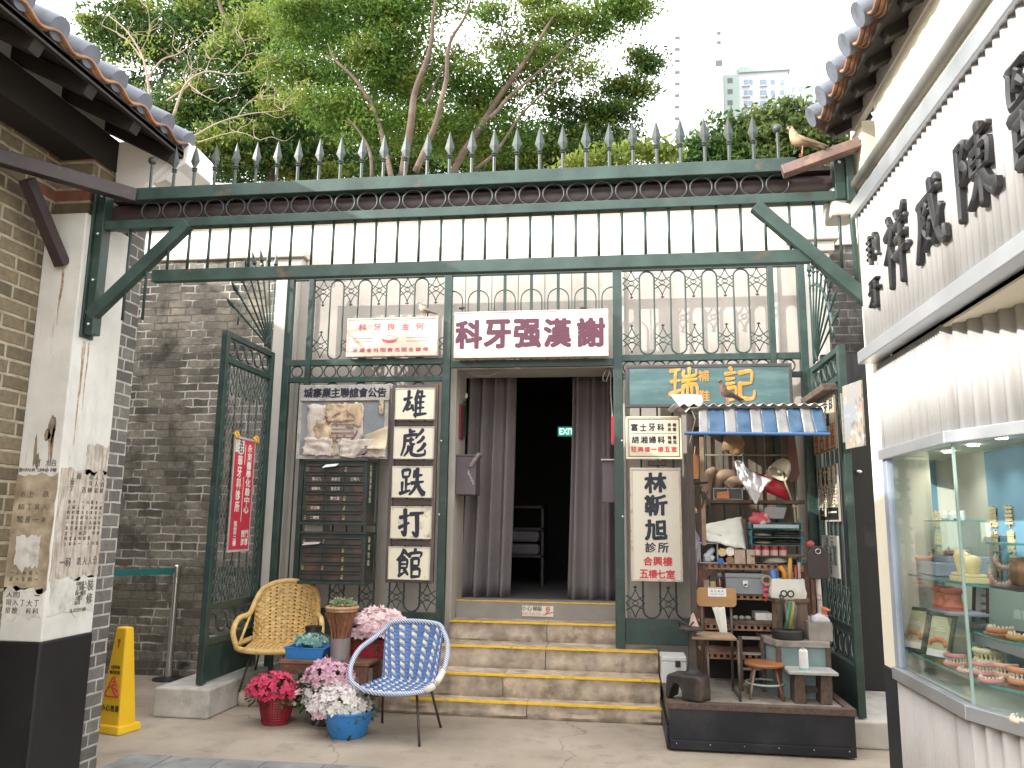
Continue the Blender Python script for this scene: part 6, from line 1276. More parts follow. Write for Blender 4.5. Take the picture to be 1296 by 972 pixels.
for i, (px, py, dx, dz, lab) in enumerate(((892, 706, .09, .13, 'grey glue bottle leaning in the left half of the cubby'), (891, 710, .07, .02, 'white glue bottle lying low in the left half of the cubby'), (904, 708, -.06, .05, 'pale blue bottle lying across the cubby floor'))):
    a = PY(px, py, 6.73); b = a+V((dx, .03, dz*.7)); b.z = min(b.z, z+h-.03); a.z = max(a.z, z+.03); t = T('glue_bottle', lab, 'bottle', tuple(a)); dv = (b-a).normalized(); L = (b-a).length
    t.part('body', MB().lathe([(.001, 0), (.021, .002), (.024, .012), (.024, L*.7), (.012, L*.82)], a, 14, dv), GLUE, smooth=40); t.part('cap', MB().lathe([(.012, L*.82), (.012, L), (.001, L)], a, 12, dv), BIRON)
# crumpled white cloth bag over it
def crumple(name, label, cat, c, r, mat, seed, amp=.25, n=26, flat=.0):
    c = V(c); m = MB().blob(c, r, n, 0); vs = []
    for v in m.v:
        d = V(v)-c; q = V((d.x/r[0], d.y/r[1], d.z/r[2])); k = 1+amp*noise.noise(q*1.6+V((seed, 0, 0)))+amp*.45*noise.noise(q*4+V((0, seed, 0))); p = c+d*k; p.z = max(p.z, c.z-r[2]*(1-flat)); vs.append(tuple(p))
    m.v = vs; return thing1(name, label, cat, m, mat, smooth=70)
CANV = M('white_canvas', (.62, .62, .58), .85, var=.1, sc=6, bmp=.3, bsc=80, dirt=(.42, .36, .28), dsc=7, dlo=.58, dhi=.75)
c = PY(913, 684, 6.82); crumple('folded_canvas', 'rolled pinkish canvas lying on top of the grey cubby', 'canvas', (c.x, c.y, z+h+.035), (.15, .11, .042), M('pinkish_canvas', (.42, .34, .30), .9, var=.2, sc=8, bmp=.3), 3, .2, 22, .3)
rows = []; P4 = (PY(890, 664, 6.78), PY(938, 654, 6.86), PY(944, 696, 6.72), PY(894, 684, 6.70))
for j in range(13):
    q = j/12; r = []
    for i in range(17):
        u = i/16; p = P4[0].lerp(P4[1], u).lerp(P4[3].lerp(P4[2], u), q); r.append(p+V((0, -.025*math.sin(math.pi*u)+.02*noise.noise(V((u*4, q*4, 7))), .012*noise.noise(V((u*5, q*5, 1))))))
    rows.append(r)
thing1('canvas_board', 'white canvas draped over a tilted board at the top of the rack', 'canvas', MB().sheet(rows), CANV, smooth=True, solid=.012)
a, b = PY(941, 657, 6.84), PY(946, 716, 6.72); thing1('wooden_batten', 'dark wooden batten leaning beside the white canvas', 'batten', MB().bar(a, b, .03, .03, (0, 1, 0)), WOODD)
LW = M('pale_box_wood', (.40, .30, .25), .85, var=.2, sc=8, bmp=.25, dirt=(.26, .18, .14), dsc=7)
for px0, px1, lab in ((931, 945, 'left pale wooden block box in front of the batten'), (947, 957, 'right pale wooden block box beside the letter tray')): cub('wooden_box', lab, 'box', px0, px1, 0, hz(698, 716, 6.7), 6.69, 6.82, LW)
# three tier teal tray with shoes and tins
TEALP = M('teal_tray_plastic', (.035, .16, .19), .4, var=.15, sc=5, dirt=(.16, .22, .22), dsc=4)
x0, x1 = span(952, 1021, 6.66); lt_ = T('letter_tray', 'three tier teal letter tray holding soles and leather', 'tray rack', ((x0+x1)/2, 6.8, onshelf(0)))
zts = [PY(985, y, 6.66).z for y in (669, 680, 690)]
for i, zq in enumerate(zts):
    o = lt_.part('tray', MB().box(x0, x1-.02, 6.66, 7.0, zq-.004, zq).box(x0, x0+.006, 6.66, 7.0, zq+.0005, zq+.05).box(x1-.026, x1-.02, 6.66, 7.0, zq+.0005, zq+.05).box(x0+.0065, x1-.0265, 6.99, 7.0, zq+.0005, zq+.05), TEALP, bev=.002)
for x in (x0+.01, x1-.03): lt_.part('riser', MB().box(x, x+.006, 6.70, 6.72, onshelf(0), zts[0]), TEALP)
GTIN = M('grey_tin_lid', (.28, .34, .36), .4, .5); thing1('metal_sheet', 'pale grey metal sheet lying in the top tier of the teal tray', 'sheet', MB().box(x0+.02, x1-.04, 6.665, 6.9, zts[0]+.002, zts[0]+.032), GTIN, bev=.004)
LEA = M('dark_leather', (.03, .024, .022), .45, var=.3, sc=8, bmp=.2)
rng = random.Random(4)
def shoe_sole(c, L, lab, mat=LEA):
    t = T('shoe', lab, 'shoe', tuple(c)); m = MB(); pts = [(-.5, .10), (-.35, .16), (-.1, .13), (.15, .15), (.4, .19), (.52, .08), (.52, -.08), (.4, -.17), (.15, -.14), (-.1, -.13), (-.35, -.16), (-.5, -.10)]
    m.prism([(x*L, y*L) for x, y in pts], c, EX, (0, 1, 0), .018); t.part('sole', m, mat, bev=.003); t.part('upper', MB().ring(V(c)+V((0, 0, .03)), L*.40, .012, EX, (0, .42, 0), 20, 6), mat, smooth=True)
for i, (px, k) in enumerate(((992, 1), (1008, 1), (988, 2), (1006, 2))):
    p = PY(px, 690, 6.72); shoe_sole((p.x, 6.75, zts[k]+.002), .14, ('black shoe at the left of the middle tier', 'black shoe at the right of the middle tier', 'black shoe at the left of the lowest tier', 'black shoe at the right of the lowest tier')[i])
for k, px in ((1, 966), (2, 966)): p = PY(px, 690, 6.7); crumple('leather_scrap', ('tan leather scrap in the middle tier of the teal tray', 'brown leather scrap in the lowest tier of the teal tray')[k-1], 'leather scrap', (p.x, 6.74, zts[k]+.016), (.07, .05, .014), M('tan_scrap_%s' % 'ab'[k-1], (.24, .17, .12), .8, var=.2), k, .3, 14)
TIN1 = M('pink_white_tin', (.66, .42, .40), .4, var=.2, sc=6); TIN2 = M('red_tin_band', (.45, .04, .06), .4)
zb_t = PY(975, 703, 6.70).z
thing1('shelf_board', 'thin dark board carrying the row of tins', 'board', MB().box(x0-.0, x1, 6.68, 6.95, zb_t-.008, zb_t-.0005), WOODD)
for i in range(4):
    p = PY(958+11*i, 700, 6.73); t = T('shoe_polish_tin', ('leftmost', 'second', 'third', 'rightmost')[i]+' of four red and white tins in a row under the teal tray', 'tin', (p.x, 6.74, zb_t), group='red and white tins')
    t.part('body', MB().lathe([(.030, 0), (.031, .004), (.031, .075), (.001, .076)], (p.x, 6.74, zb_t), 20), TIN1, smooth=40); t.part('band', MB().lathe([(.0315, .042), (.0315, .07)], (p.x, 6.74, zb_t), 20), TIN2)
p = PY(982, 712, 6.72); crumple('grey_rag', 'grey cloth heap on the top shelf below the tins', 'rag', (p.x, 6.76, onshelf(0)+.03), (.10, .07, .035), M('grey_rag_cloth', (.30, .28, .25), .9, var=.2, sc=9, bmp=.3), 9, .4, 20, .3)
cub('teal_box', 'flat teal box at the right end of the top shelf', 'box', 1010, 1022, 0, .035, 6.74, 6.9, TEALP)
c0_, c1_ = PY(966, 655, 6.86), PY(990, 645, 6.9); thing1('grey_board', 'grey board tilted above the teal tray', 'board', MB().prism([(0, 0), (.17, 0), (.20, .09), (.03, .09)], PY(964, 656, 6.9), EX, EZ, .01), GREYB)
p = PY(962, 656, 6.83); crumple('red_bag', 'crumpled red and white plastic bag on the teal tray', 'bag', (p.x, 6.86, p.z-.01), (.08, .05, .06), M('red_white_plastic', (.5, .07, .1), .4, var=.3, sc=5, dirt=(.7, .6, .6), dsc=12, dlo=.52, dhi=.58), 5, .4, 20)
# second shelf: toolbox, bottle, papers
GTB = M('grey_toolbox_paint', (.19, .21, .235), .45, var=.1, sc=4, bmp=.08); x0, x1 = span(918, 967, 6.69); z = onshelf(1); h = hz(725, 751, 6.69)
tbx = T('tool_box', 'grey metal tool box with a latch on the middle shelf', 'tool box', ((x0+x1)/2, 6.8, z)); bd = tbx.part('body', MB().box(x0, x1, 6.69, 6.95, z, z+h*.78), GTB, bev=.005); tbx.part('lid', MB().box(x0-.004, x1+.004, 6.686, 6.954, z+h*.785, z+h), GTB, bd, bev=.005); cxm = (x0+x1)/2
tbx.part('latch', MB().box(cxm-.02, cxm+.02, 6.678, 6.69, z+h*.5, z+h*.66).ring((cxm, 6.68, z+h*.45), .015, .004), STEEL, bd, bev=.002)
p = PY(912, 744, 6.74); t = T('brown_bottle', 'brown glass bottle with a grey cap beside the grey tool box', 'bottle', (p.x, 6.78, z)); t.part('body', MB().lathe([(.03, 0), (.034, .005), (.034, .09), (.016, .12), (.014, .13)], (p.x, 6.78, z), 18), M('brown_glass', (.10, .035, .02), .1, coat=.4, bmp=0), smooth=40); t.part('cap', MB().lathe([(.018, .125), (.018, .155), (.001, .155)], (p.x, 6.78, z), 14), M('grey_cap', (.3, .3, .3), .5))
cub('paper_packet', 'yellow paper packet standing behind the chair back', 'packet', 899, 907, 1, .085, 6.78, 6.80, M('yellow_paper', (.55, .44, .22), .8)); cub('detergent_box', 'white and blue packet low behind the chair back', 'packet', 896, 914, 1, .045, 6.72, 6.76, M('white_blue_packet', (.6, .6, .62), .5, dirt=(.1, .12, .4), dsc=12, dlo=.55, dhi=.6)); cub('cardboard_box', 'brown cardboard box at the left end of the middle shelf', 'box', 888, 898, 1, .10, 6.74, 6.95, LW)
# third shelf: stones and boards
z = onshelf(2); cub('dark_board', 'dark board lying on the lower shelf', 'board', 912, 976, 2, .03, 6.71, 6.98, WOODD); cub('white_box', 'white plastic box on the lower shelf', 'box', 955, 976, 2, .055, 6.76, 6.95, CANV, z=z+.032)
for i, px in enumerate((931, 939, 947)): p = PY(px, 780, 6.75); crumple('stone', ('first', 'second', 'third')[i]+' grey pebble from the left on the lower shelf', 'stone', (p.x, 6.76, z+.031+.016), (.026, .02, .018), M('pebble', (.26, .24, .22), .8) if i == 0 else bpy.data.materials['pebble'], i, .2, 10)
# hanging things and upper plank
pz = PY(950, 633, 7.0).z; x0, x1 = span(893, 1012, 7.0)
thing1('upper_plank', 'dark wooden plank fixed across the stall above the rack', 'shelf', MB().box(x0, x1+.05, 6.92, 7.30, pz-.03, pz), WOODD, bev=.004)
gx0, gx1 = span(906, 943, 6.94); gh = hz(617, 632, 6.94); g2 = T('wire_tray', 'grey wire box in two halves with orange scraps on the upper plank', 'wire box', ((gx0+gx1)/2, 7.0, pz)); m = MB()
for x in (gx0, (gx0+gx1)/2, gx1): m.box(x-.004, x+.004, 6.94, 6.948, pz, pz+gh)
m.box(gx0, gx1, 6.938, 6.946, pz+gh-.008, pz+gh).box(gx0, gx1, 6.938, 6.946, pz, pz+.008); g2.part('frame', m, GREYB); g2.part('box', MB().box(gx0, gx1, 6.95, 7.1, pz+.002, pz+gh-.004), M('dark_mesh', (.07, .075, .08), .6))
p = PY(915, 628, 6.93); thing1('orange_scraps', 'orange rubber scraps in the wire box', 'scraps', MB().box(p.x-.05, p.x+.05, 6.925, 6.937, pz+.01, pz+.045).bar((p.x-.05, 6.93, pz+.05), (p.x+.05, 6.93, pz+.06), .01, .02), M('orange_rubber', (.5, .18, .06), .6))
SADD = M('tan_leather', (.24, .165, .115), .75, var=.25, sc=6, bmp=.2)
def loft(c, pts, rad, mat, name, label, cat): return thing1(name, label, cat, MB().tube([V(c)+V(p) for p in spl(pts, 6)], [r for r in np.interp(np.linspace(0, 1, (len(pts)-1)*6+1), np.linspace(0, 1, len(rad)), rad)], 12), mat, smooth=True)
p = PY(902, 612, 6.98); loft(p, [(.03, .05, .12), (-.02, .03, .08), (-.05, 0, 0), (-.055, -.01, -.12), (-.05, 0, -.17)], [.03, .045, .05, .04, .03], SADD, 'leather_last', 'tall brown leather boot form leaning at the left of the upper plank', 'boot form')
p = PY(918, 605, 7.03); loft(p, [(-.07, .02, -.1), (-.04, 0, 0), (.05, 0, .02), (.12, .02, -.04)], [.045, .06, .05, .03], SADD, 'leather_last', 'arched brown leather form behind the wire box', 'leather form'); p = PY(930, 612, 6.98); loft(p, [(-.06, 0, -.03), (0, 0, .02), (.10, 0, .01)], [.05, .045, .035], SADD, 'leather_last', 'short brown leather form right of the boot form', 'leather form')
p = PY(928, 560, 7.12); crumple('hanging_bag', 'brown leather bag hanging under the striped valance', 'bag', (p.x, 7.12, p.z), (.09, .05, .11), M('brown_bag', (.24, .15, .08), .6, var=.35, sc=6, bmp=.3, dirt=(.42, .28, .15), dsc=7), 12, .45, 24)
# white plastic bag with a red bag behind
WBAG = M('white_plastic_bag', (.66, .66, .68), .3, var=.06, sc=6, bmp=.35, bsc=18)
rows = []; 
top = [PY(x, y, 6.86) for x, y in ((928, 584), (937, 583), (948, 594), (962, 602), (978, 607))]; bot = [PY(x, y, 6.8) for x, y in ((934, 604), (940, 612), (948, 625), (957, 638), (963, 618))]
for j in range(9):
    q = j/8; L = [a.lerp(b, q) for a, b in zip(top, bot)]; S = spl(L, 4); rows.append([s_+V((.006*noise.noise(V((i*.7, j*.6, 3))), -.05*math.sin(math.pi*q)+.05*noise.noise(V((i*.45, j*.5, 9))), 0)) for i, s_ in enumerate(S)])
thing1('plastic_bag', 'white plastic carrier bag hanging in front of the upper plank', 'bag', MB().sheet(rows), WBAG, smooth=40, solid=.003)
thing1('red_bag', 'red plastic bag hanging behind the white carrier bag', 'bag', MB().sheet([[PY(952, 596, 6.93), PY(968, 602, 6.93), PY(992, 612, 6.93)], [PY(956, 612, 6.9), PY(974, 616, 6.9), PY(996, 624, 6.9)], [PY(960, 618, 6.91), PY(982, 628, 6.92), PY(998, 634, 6.92)]]), M('red_plastic_bag', (.42, .015, .03), .35, bmp=.3, bsc=20), smooth=True, solid=.004)
# lamp
lc = PY(988, 594, 6.9); LAMP = M('cream_lamp_enamel', (.42, .37, .27), .4, var=.1); la = T('desk_lamp', 'cream metal desk lamp leaning over the teal trays', 'lamp', tuple(PY(1006, 662, 6.86))); dv = V((-.55, -.35, -.75)).normalized()
la.part('shade', MB().lathe([(.02, -.10), (.045, -.085), (.07, -.04), (.083, .02), (.088, .05), (.082, .05), (.066, -.03), (.02, -.08)], lc, 24, dv), LAMP, smooth=50); la.part('bulb', MB().blob(lc+dv*.0, .035, 12), M('bulb_glass', (.6, .58, .5), .2), smooth=True)
a, b, c = PY(990, 600, 6.92), PY(1005, 641, 6.93), PY(1007, 664, 6.9); la.part('arm', MB().tube([lc-dv*.09, a, b], .008, 8).tube([b, c], .008, 8), LAMP, smooth=True); la.part('joint', MB().blob(b, .018, 10), LAMP, smooth=True)
thing1('wooden_paddle', 'long dark red wooden paddle hanging behind the desk lamp', 'paddle', MB().prism([(-.02, .42), (.02, .42), (.05, .1), (.06, -.05), (.03, -.12), (-.02, -.12), (-.045, -.03), (-.03, .1)], PY(1002, 592, 7.1), EX, EZ, .02), M('dark_red_wood', (.13, .05, .04), .5, var=.3), bev=.004)
# tools on the left post
TW2 = M('tool_batten_wood', (.26, .18, .13), .8, var=.3, sc=8, bmp=.3); x = PY(890, 620, 6.66).x
thing1('tool_batten', 'upright wooden batten hung with tools by the left stall post', 'batten', MB().box(x-.016, x+.016, 6.68, 6.70, PY(890, 690, 6.68).z, PY(890, 553, 6.68).z), TW2)
p = PY(879, 590, 6.62); thing1('orange_tube', 'orange leather tube hanging on the left stall post', 'tube', MB().lathe([(.001, -.10), (.032, -.10), (.034, -.05), (.034, .07), (.026, .08), (.001, .085)], p, 18).tube([p+V((0, 0, .085)), p+V((.01, 0, .16))], .004, 5), M('orange_leather', (.44, .19, .08), .6, var=.2), smooth=40)
rng = random.Random(12)
for i, (px, py, lab) in enumerate(((886, 622, 'black pliers hanging on the tool batten'), (893, 630, 'open pincers hanging low on the tool batten'), (880, 612, 'iron bar tool crossing the left stall post'))):
    p = PY(px, py, 6.655); s_ = .05+.01*i
    if i < 2: m = MB().tube([p+V((-s_*.6, 0, -s_*1.4)), p+V((-s_*.15, 0, 0)), p+V((s_*.3, 0, s_*.8))], .007, 6).tube([p+V((s_*.6, -.006, -s_*1.4)), p+V((s_*.15, -.006, 0)), p+V((-s_*.3, -.006, s_*.8))], .007, 6).blob(p, .014, 8)
    else: m = MB().tube([p+V((-.05, 0, -.005)), p+V((.10, 0, .01))], .008, 6).tube([p+V((-.03, 0, -.03)), p+V((0, 0, .04))], .006, 6)
    thing1('hand_tool', lab, 'tool', m, BIRON)
p = PY(880, 690, 6.60); PUR = M('purple_grey_cloth', (.17, .15, .24), .7, var=.2, sc=8, bmp=.2, dirt=(.34, .31, .38), dsc=10)
um = T('folded_umbrella', 'folded purple grey umbrella hanging against the left stall post', 'umbrella', tuple(p)); um.part('cloth', MB().tube([p+V((-.02, 0, .14)), p+V((0, 0, .05)), p+V((-.02, 0, -.06)), p+V((-.015, 0, -.24)), p+V((-.01, 0, -.40))], [.012, .04, .032, .03, .008], 10), PUR, smooth=True); um.part('handle', MB().tube([p+V((-.02, 0, .14)), p+V((-.03, 0, .24)), p+V((-.02, 0, .29)), p+V((.01, 0, .28)), p+V((.015, 0, .25))], .010, 8), M('pale_red_handle', (.5, .28, .24), .5), smooth=True)
# ---- on the platform
# old school chair
CW_ = M('tan_plywood', (.36, .20, .08), .55, var=.12, sc=4, bmp=.1, grain=(1, 5, 5)); cy_ = 6.56
x0, x1, z0, z1 = rect(882, 744, 932, 768, cy_); ch = T('school_chair', 'old folding chair with a tan plywood back and a paper notice on it', 'chair', ((x0+x1)/2, cy_-.1, DZ))
def rrect(x0, x1, z0, z1, r, n=5):
    return [(x+r*math.cos(a), z+r*math.sin(a)) for (x, z, s_) in ((x1-r, z1-r, 0), (x0+r, z1-r, 1), (x0+r, z0+r, 2), (x1-r, z0+r, 3)) for a in np.linspace(s_*math.pi/2, (s_+1)*math.pi/2, n)]
bkp = ch.part('backrest', MB().prism(rrect(x0, x1, z0, z1, .03), (0, cy_+.014, 0), EX, EZ, .014), CW_, bev=.003)
zs = PY(900, 803, cy_-.2).z; sx0, sx1 = PY(874, 803, cy_-.25).x, PY(930, 803, cy_-.25).x
ch.part('seat', MB().box(sx0, sx1, cy_-.36, cy_-.02, zs-.02, zs), M('worn_seat_wood', (.27, .18, .11), .7, var=.25, sc=6, bmp=.2, grain=(1, 5, 5)), bev=.006)
LEG = M('old_steel_leg', (.12, .10, .09), .5, .5, var=.3, sc=9)
for x in (x0+.04, x1-.04): ch.part('leg', MB().tube([(x, cy_+.024, z0+.01), (x, cy_+.03, zs), (x, cy_+.06, DZ)], .010, 8), LEG, smooth=True); ch.part('leg', MB().tube([(x, cy_-.30, zs-.02), (x, cy_-.33, DZ+.0)], .010, 8), LEG, smooth=True); ch.part('foot_rail', MB().tube([(x, cy_-.33, DZ+.02), (x, cy_+.055, DZ+.02)], .008, 6), LEG)
nx0, nx1, nz0, nz1 = rect(896, 745, 919, 755, cy_-.002); pnq = ch.part('paper_notice', MB().box(nx0, nx1, cy_-.0025, cy_-.0005, nz0, nz1), M('paper_white', (.72, .72, .72), .8), bkp); m = MB()
for i, ch_ in enumerate('請勿觸摸'): m.text(ch_, (nx0+(nx1-nx0)*(.2+.2*i), cy_-.003, nz0+(nz1-nz0)*.68), EX, EZ, .016, .016, .0, .0008)
m.text('DO NOT TOUCH', ((nx0+nx1)/2, cy_-.003, nz0+(nz1-nz0)*.28), EX, EZ, (nx1-nx0)*.7, .011, 0, .0008); ch.part('notice_writing', m, M('blue_print', (.15, .17, .35), .7), pnq)
rows = []; tp = [PY(x, 768, cy_-.01) for x in (901, 908, 917)]; bt = [PY(x, y, cy_-.06) for x, y in ((912, 803), (917, 808), (920, 802))]
for j in range(8): q = j/7; rows.append([a.lerp(b, q)+V((0, -.02*math.sin(i*1.5+q*3)-.01, 0)) for i, (a, b) in enumerate(zip(spl(tp, 4), spl(bt, 4)))])
thing1('hanging_cloth', 'cream cloth strip hanging down from the tan chair back', 'cloth', MB().sheet(rows), CANV, smooth=True, solid=.003)
# iron shoe last stand
IRN = M('rusty_black_iron', (.045, .038, .036), .6, .4, var=.35, sc=8, bmp=.3, dirt=(.12, .085, .07), dsc=7)
x0, x1, z0, z1 = rect(854, 853, 904, 887, 6.14); an = T('shoe_anvil', 'black iron cobbler anvil on a column with a heavy arched foot', 'anvil', ((x0+x1)/2, 6.25, DZ)); z0 = PTZ; h = .165
poly = [(0, 0), (.03, 0), (.04, .06), (.065, .10), (.095, .10), (.12, .06), (.125, 0), (.27, 0), (.28, .05), (.275, h-.02), (.25, h), (.03, h), (.005, h-.02), (0, .05)]; h += .015
cxa = (x0+x1)/2; rx = R_(28); ua = V((math.cos(rx), -math.sin(rx), 0)); va = V((0, 0, 1))
an.part('foot', MB().prism([(x-.14, z*1.06) for x, z in poly], V((cxa, 6.27, z0)), ua, va, .17), IRN, bev=.018)
xc = PY(877, 830, 6.22).x; zt = PY(872, 797, 6.22).z; an.part('column', MB().lathe([(.065, 0), (.05, .012), (.042, .03), (.036, .06), (.031, zt-z0-h)], (xc, 6.24, z0+h-.005), 8), IRN, smooth=30); an.part('plate', MB().box(xc-.10, xc+.07, 6.17, 6.31, zt-.006, zt+.02), IRN, bev=.008); an.part('hook', MB().tube([(xc-.09, 6.2, zt+.015), (xc-.10, 6.2, zt+.07), (xc-.06, 6.2, zt+.05), (xc-.02, 6.2, zt+.025), (xc+.01, 6.2, zt+.06)], .008, 6), IRN, smooth=True)
thing1('sharpening_stone', 'pinkish pointed stone block on the iron anvil plate', 'stone', MB().add([(xc-.02, 6.22, zt+.021), (xc+.05, 6.22, zt+.021), (xc+.05, 6.28, zt+.021), (xc-.02, 6.28, zt+.021), (xc-.01, 6.24, zt+.10), (xc+.015, 6.25, zt+.13), (xc+.03, 6.25, zt+.08)], [(3, 2, 1, 0), (0, 1, 6, 4), (1, 2, 6), (2, 3, 5, 6), (3, 0, 4, 5), (4, 6, 5)]), M('pink_stone', (.42, .30, .26), .8, var=.15), bev=.006)
# white metal box on the steps
x0, x1 = PY(834, 845, 6.74).x, PY(869, 845, 6.74).x; wb = T('white_metal_box', 'white painted metal box with a clasp on the platform corner next to the steps', 'box', ((x0+x1)/2, 6.8, PTZ)); WPB = M('chipped_white_paint', (.58, .58, .57), .45, var=.08, sc=6, bmp=.1, dirt=(.3, .28, .26), dsc=9, dlo=.6, dhi=.72)
x0 = max(x0, .286); zq = PTZ+.001; hq = PY(850, 831, 6.74).z-zq
o = wb.part('body', MB().box(x0, x1, 6.74, 6.98, zq, zq+hq*.82), WPB, bev=.006); wb.part('lid', MB().box(x0-.004, x1, 6.735, 6.985, zq+hq*.83, zq+hq), WPB, bev=.006); wb.part('clasp', MB().box((x0+x1)/2+.01, (x0+x1)/2+.05, 6.728, 6.74, zq+hq*.62, zq+hq*.86), BIRON, o, bev=.003)
# round stool
cs_ = PZ(966, 878, PTZ); cs_ = V((PY(967, 836, 6.42).x, 6.42, DZ)); zt = PY(967, 838, 6.42).z; stl = T('round_stool', 'small round stool with an orange brown seat on splayed metal legs', 'stool', tuple(cs_))
stl.part('seat', MB().lathe([(.001, zt-.03), (.12, zt-.03), (.142, zt-.022), (.146, zt-.01), (.14, zt), (.001, zt+.002)], (cs_.x, cs_.y, 0), 28), M('orange_brown_seat', (.33, .13, .05), .45, var=.2, sc=5, dirt=(.5, .36, .26), dsc=10, dlo=.6, dhi=.68), smooth=40)
LG2 = M('worn_paint_leg', (.26, .20, .15), .6, .2, var=.4, sc=9)
for k in range(4):
    a = R_(40+90*k); stl.part('leg', MB().tube([(cs_.x+.10*math.cos(a), cs_.y+.10*math.sin(a), zt-.03), (cs_.x+.165*math.cos(a), cs_.y+.165*math.sin(a), DZ)], .0105, 8), LG2 if k != 3 else M('red_brown_leg', (.22, .08, .05), .5), smooth=True)
stl.part('leg_ring', MB().ring((cs_.x, cs_.y, DZ+(zt-DZ)*.42), .135, .008, EX, (0, 1, 0), 24, 6), M('pale_green_ring', (.34, .40, .36), .5), smooth=True)
# teal cabinet with jar, box and bag
x0, x1 = PY(969, 830, 6.62).x, PY(1052, 830, 6.40).x; CABT = M('pale_teal_panel', (.17, .25, .26), .6, var=.2, sc=4, bmp=.1, dirt=(.26, .31, .31), dsc=5); zc = PY(1030, 812, 6.42).z
cbn = T('teal_cabinet', 'low cabinet with pale teal panels and a dark wooden top', 'cabinet', ((x0+x1)/2, 6.6, DZ))
x0 = PY(986, 830, 6.42).x-.01
xL = x0-.02
poly = [(x0, 6.44), (x1-.01, 6.44), (x1-.01, 6.98), (xL-.03, 6.98), (xL-.03, 6.62)]
m = MB().add([(x, y, DZ) for x, y in poly]+[(x, y, zc-.045) for x, y in poly], [tuple(range(4, -1, -1)), tuple(range(5, 10))]+[(i, (i+1) % 5, 5+(i+1) % 5, 5+i) for i in range(5)]); cbn.part('panel', m, CABT)
p2 = [(x0-.012, 6.42), (x1, 6.42), (x1, 7.0), (xL-.045, 7.0), (xL-.045, 6.61)]; cbn.part('top', MB().add([(x, y, zc-.045) for x, y in p2]+[(x, y, zc) for x, y in p2], [tuple(range(4, -1, -1)), tuple(range(5, 10))]+[(i, (i+1) % 5, 5+(i+1) % 5, 5+i) for i in range(5)]), WOODG, bev=.004)
for x, y in ((x0-.006, 6.428), (x1-.03, 6.428)): cbn.part('corner_post', MB().box(x, x+.035, y, y+.035, DZ, zc-.046), WOODD, bev=.003)
c = V((PY(998, 806, 6.52).x, 6.54, zc)); jr = T('tool_jar', 'glass jar of tools standing on a black round base on the teal cabinet', 'jar', tuple(c))
jr.part('black_base', MB().lathe([(.001, 0), (.11, 0), (.118, .01), (.118, .06), (.11, .068), (.001, .068)], c, 32), BIRON, smooth=40); jr.part('glass', MB().lathe([(.075, .07), (.077, .08), (.077, .24), (.06, .27), (.06, .29)], c, 24), M_glass('jar_glass', (.85, .9, .86)), smooth=40)
rng = random.Random(6)
for k, mat in enumerate((M('jar_amber', (.45, .28, .06), .5), M('jar_green', (.03, .20, .11), .5), BIRON, BIRON, M('jar_tan', (.4, .32, .2), .6), bpy.data.materials['jar_green'])):
    a = rng.uniform(0, 6.28); jr.part('tool_handle', MB().tube([c+V((.03*math.cos(a), .03*math.sin(a), .075)), c+V((.05*math.cos(a+1), .04*math.sin(a+1), .27+.05*(k in (2, 3))))], .013 if k not in (2, 3) else .007, 8), mat, smooth=True)
for dx in (-.02, .03): jr.part('scissor_ring', MB().ring(c+V((dx, -.02, .33)), .022, .006, EX, EZ, 16, 6), BIRON, smooth=True)
wd, dp = .15, .12; c = V((PY(1037, 806, 6.50).x, 6.52, zc)); x0b, x1b = PY(1023, 800, 6.48).x, PY(1053, 800, 6.48).x; hb_ = zc+hz(788, 811, 6.48)
bx = T('wooden_tray_box', 'open grey wooden box of oddments at the right end of the teal cabinet', 'box', (c.x, c.y, zc)); WB2 = M('grey_box_wood', (.24, .22, .20), .85, var=.25, sc=8, bmp=.3)
bx.part('walls', MB().box(x0b, x1b, 6.46, 6.474, zc, hb_).box(x0b, x1b, 6.60, 6.614, zc, hb_).box(x0b, x0b+.014, 6.4745, 6.5995, zc, hb_).box(x1b-.014, x1b, 6.4745, 6.5995, zc, hb_).box(x0b+.014, x1b-.014, 6.4745, 6.5995, zc, zc+.02), WB2)
crumple('cloth_bundle', 'lilac white cloth bundle in the grey wooden box', 'cloth', (x1b-.07, 6.535, hb_+.015), (.065, .055, .045), M('lilac_white_cloth', (.5, .49, .56), .8, var=.1), 7, .3, 16); thing1('red_spool', 'orange red spool on top of the cloth bundle', 'spool', MB().lathe([(.03, 0), (.034, .004), (.02, .012), (.02, .04), (.034, .05), (.001, .052)], (x1b-.04, 6.54, hb_+.05), 16, (.3, -.3, 1)), M('orange_spool', (.5, .16, .09), .5), smooth=40)
m = MB()
for i in range(3): m.tube([(x0b+.03+.015*i, 6.53, zc+.03), (x0b+.02+.022*i, 6.53, hb_+.04+.01*i)], .008, 6)
thing1('chisel_set', 'three chisel handles standing in the left of the grey wooden box', 'chisels', m, LW)
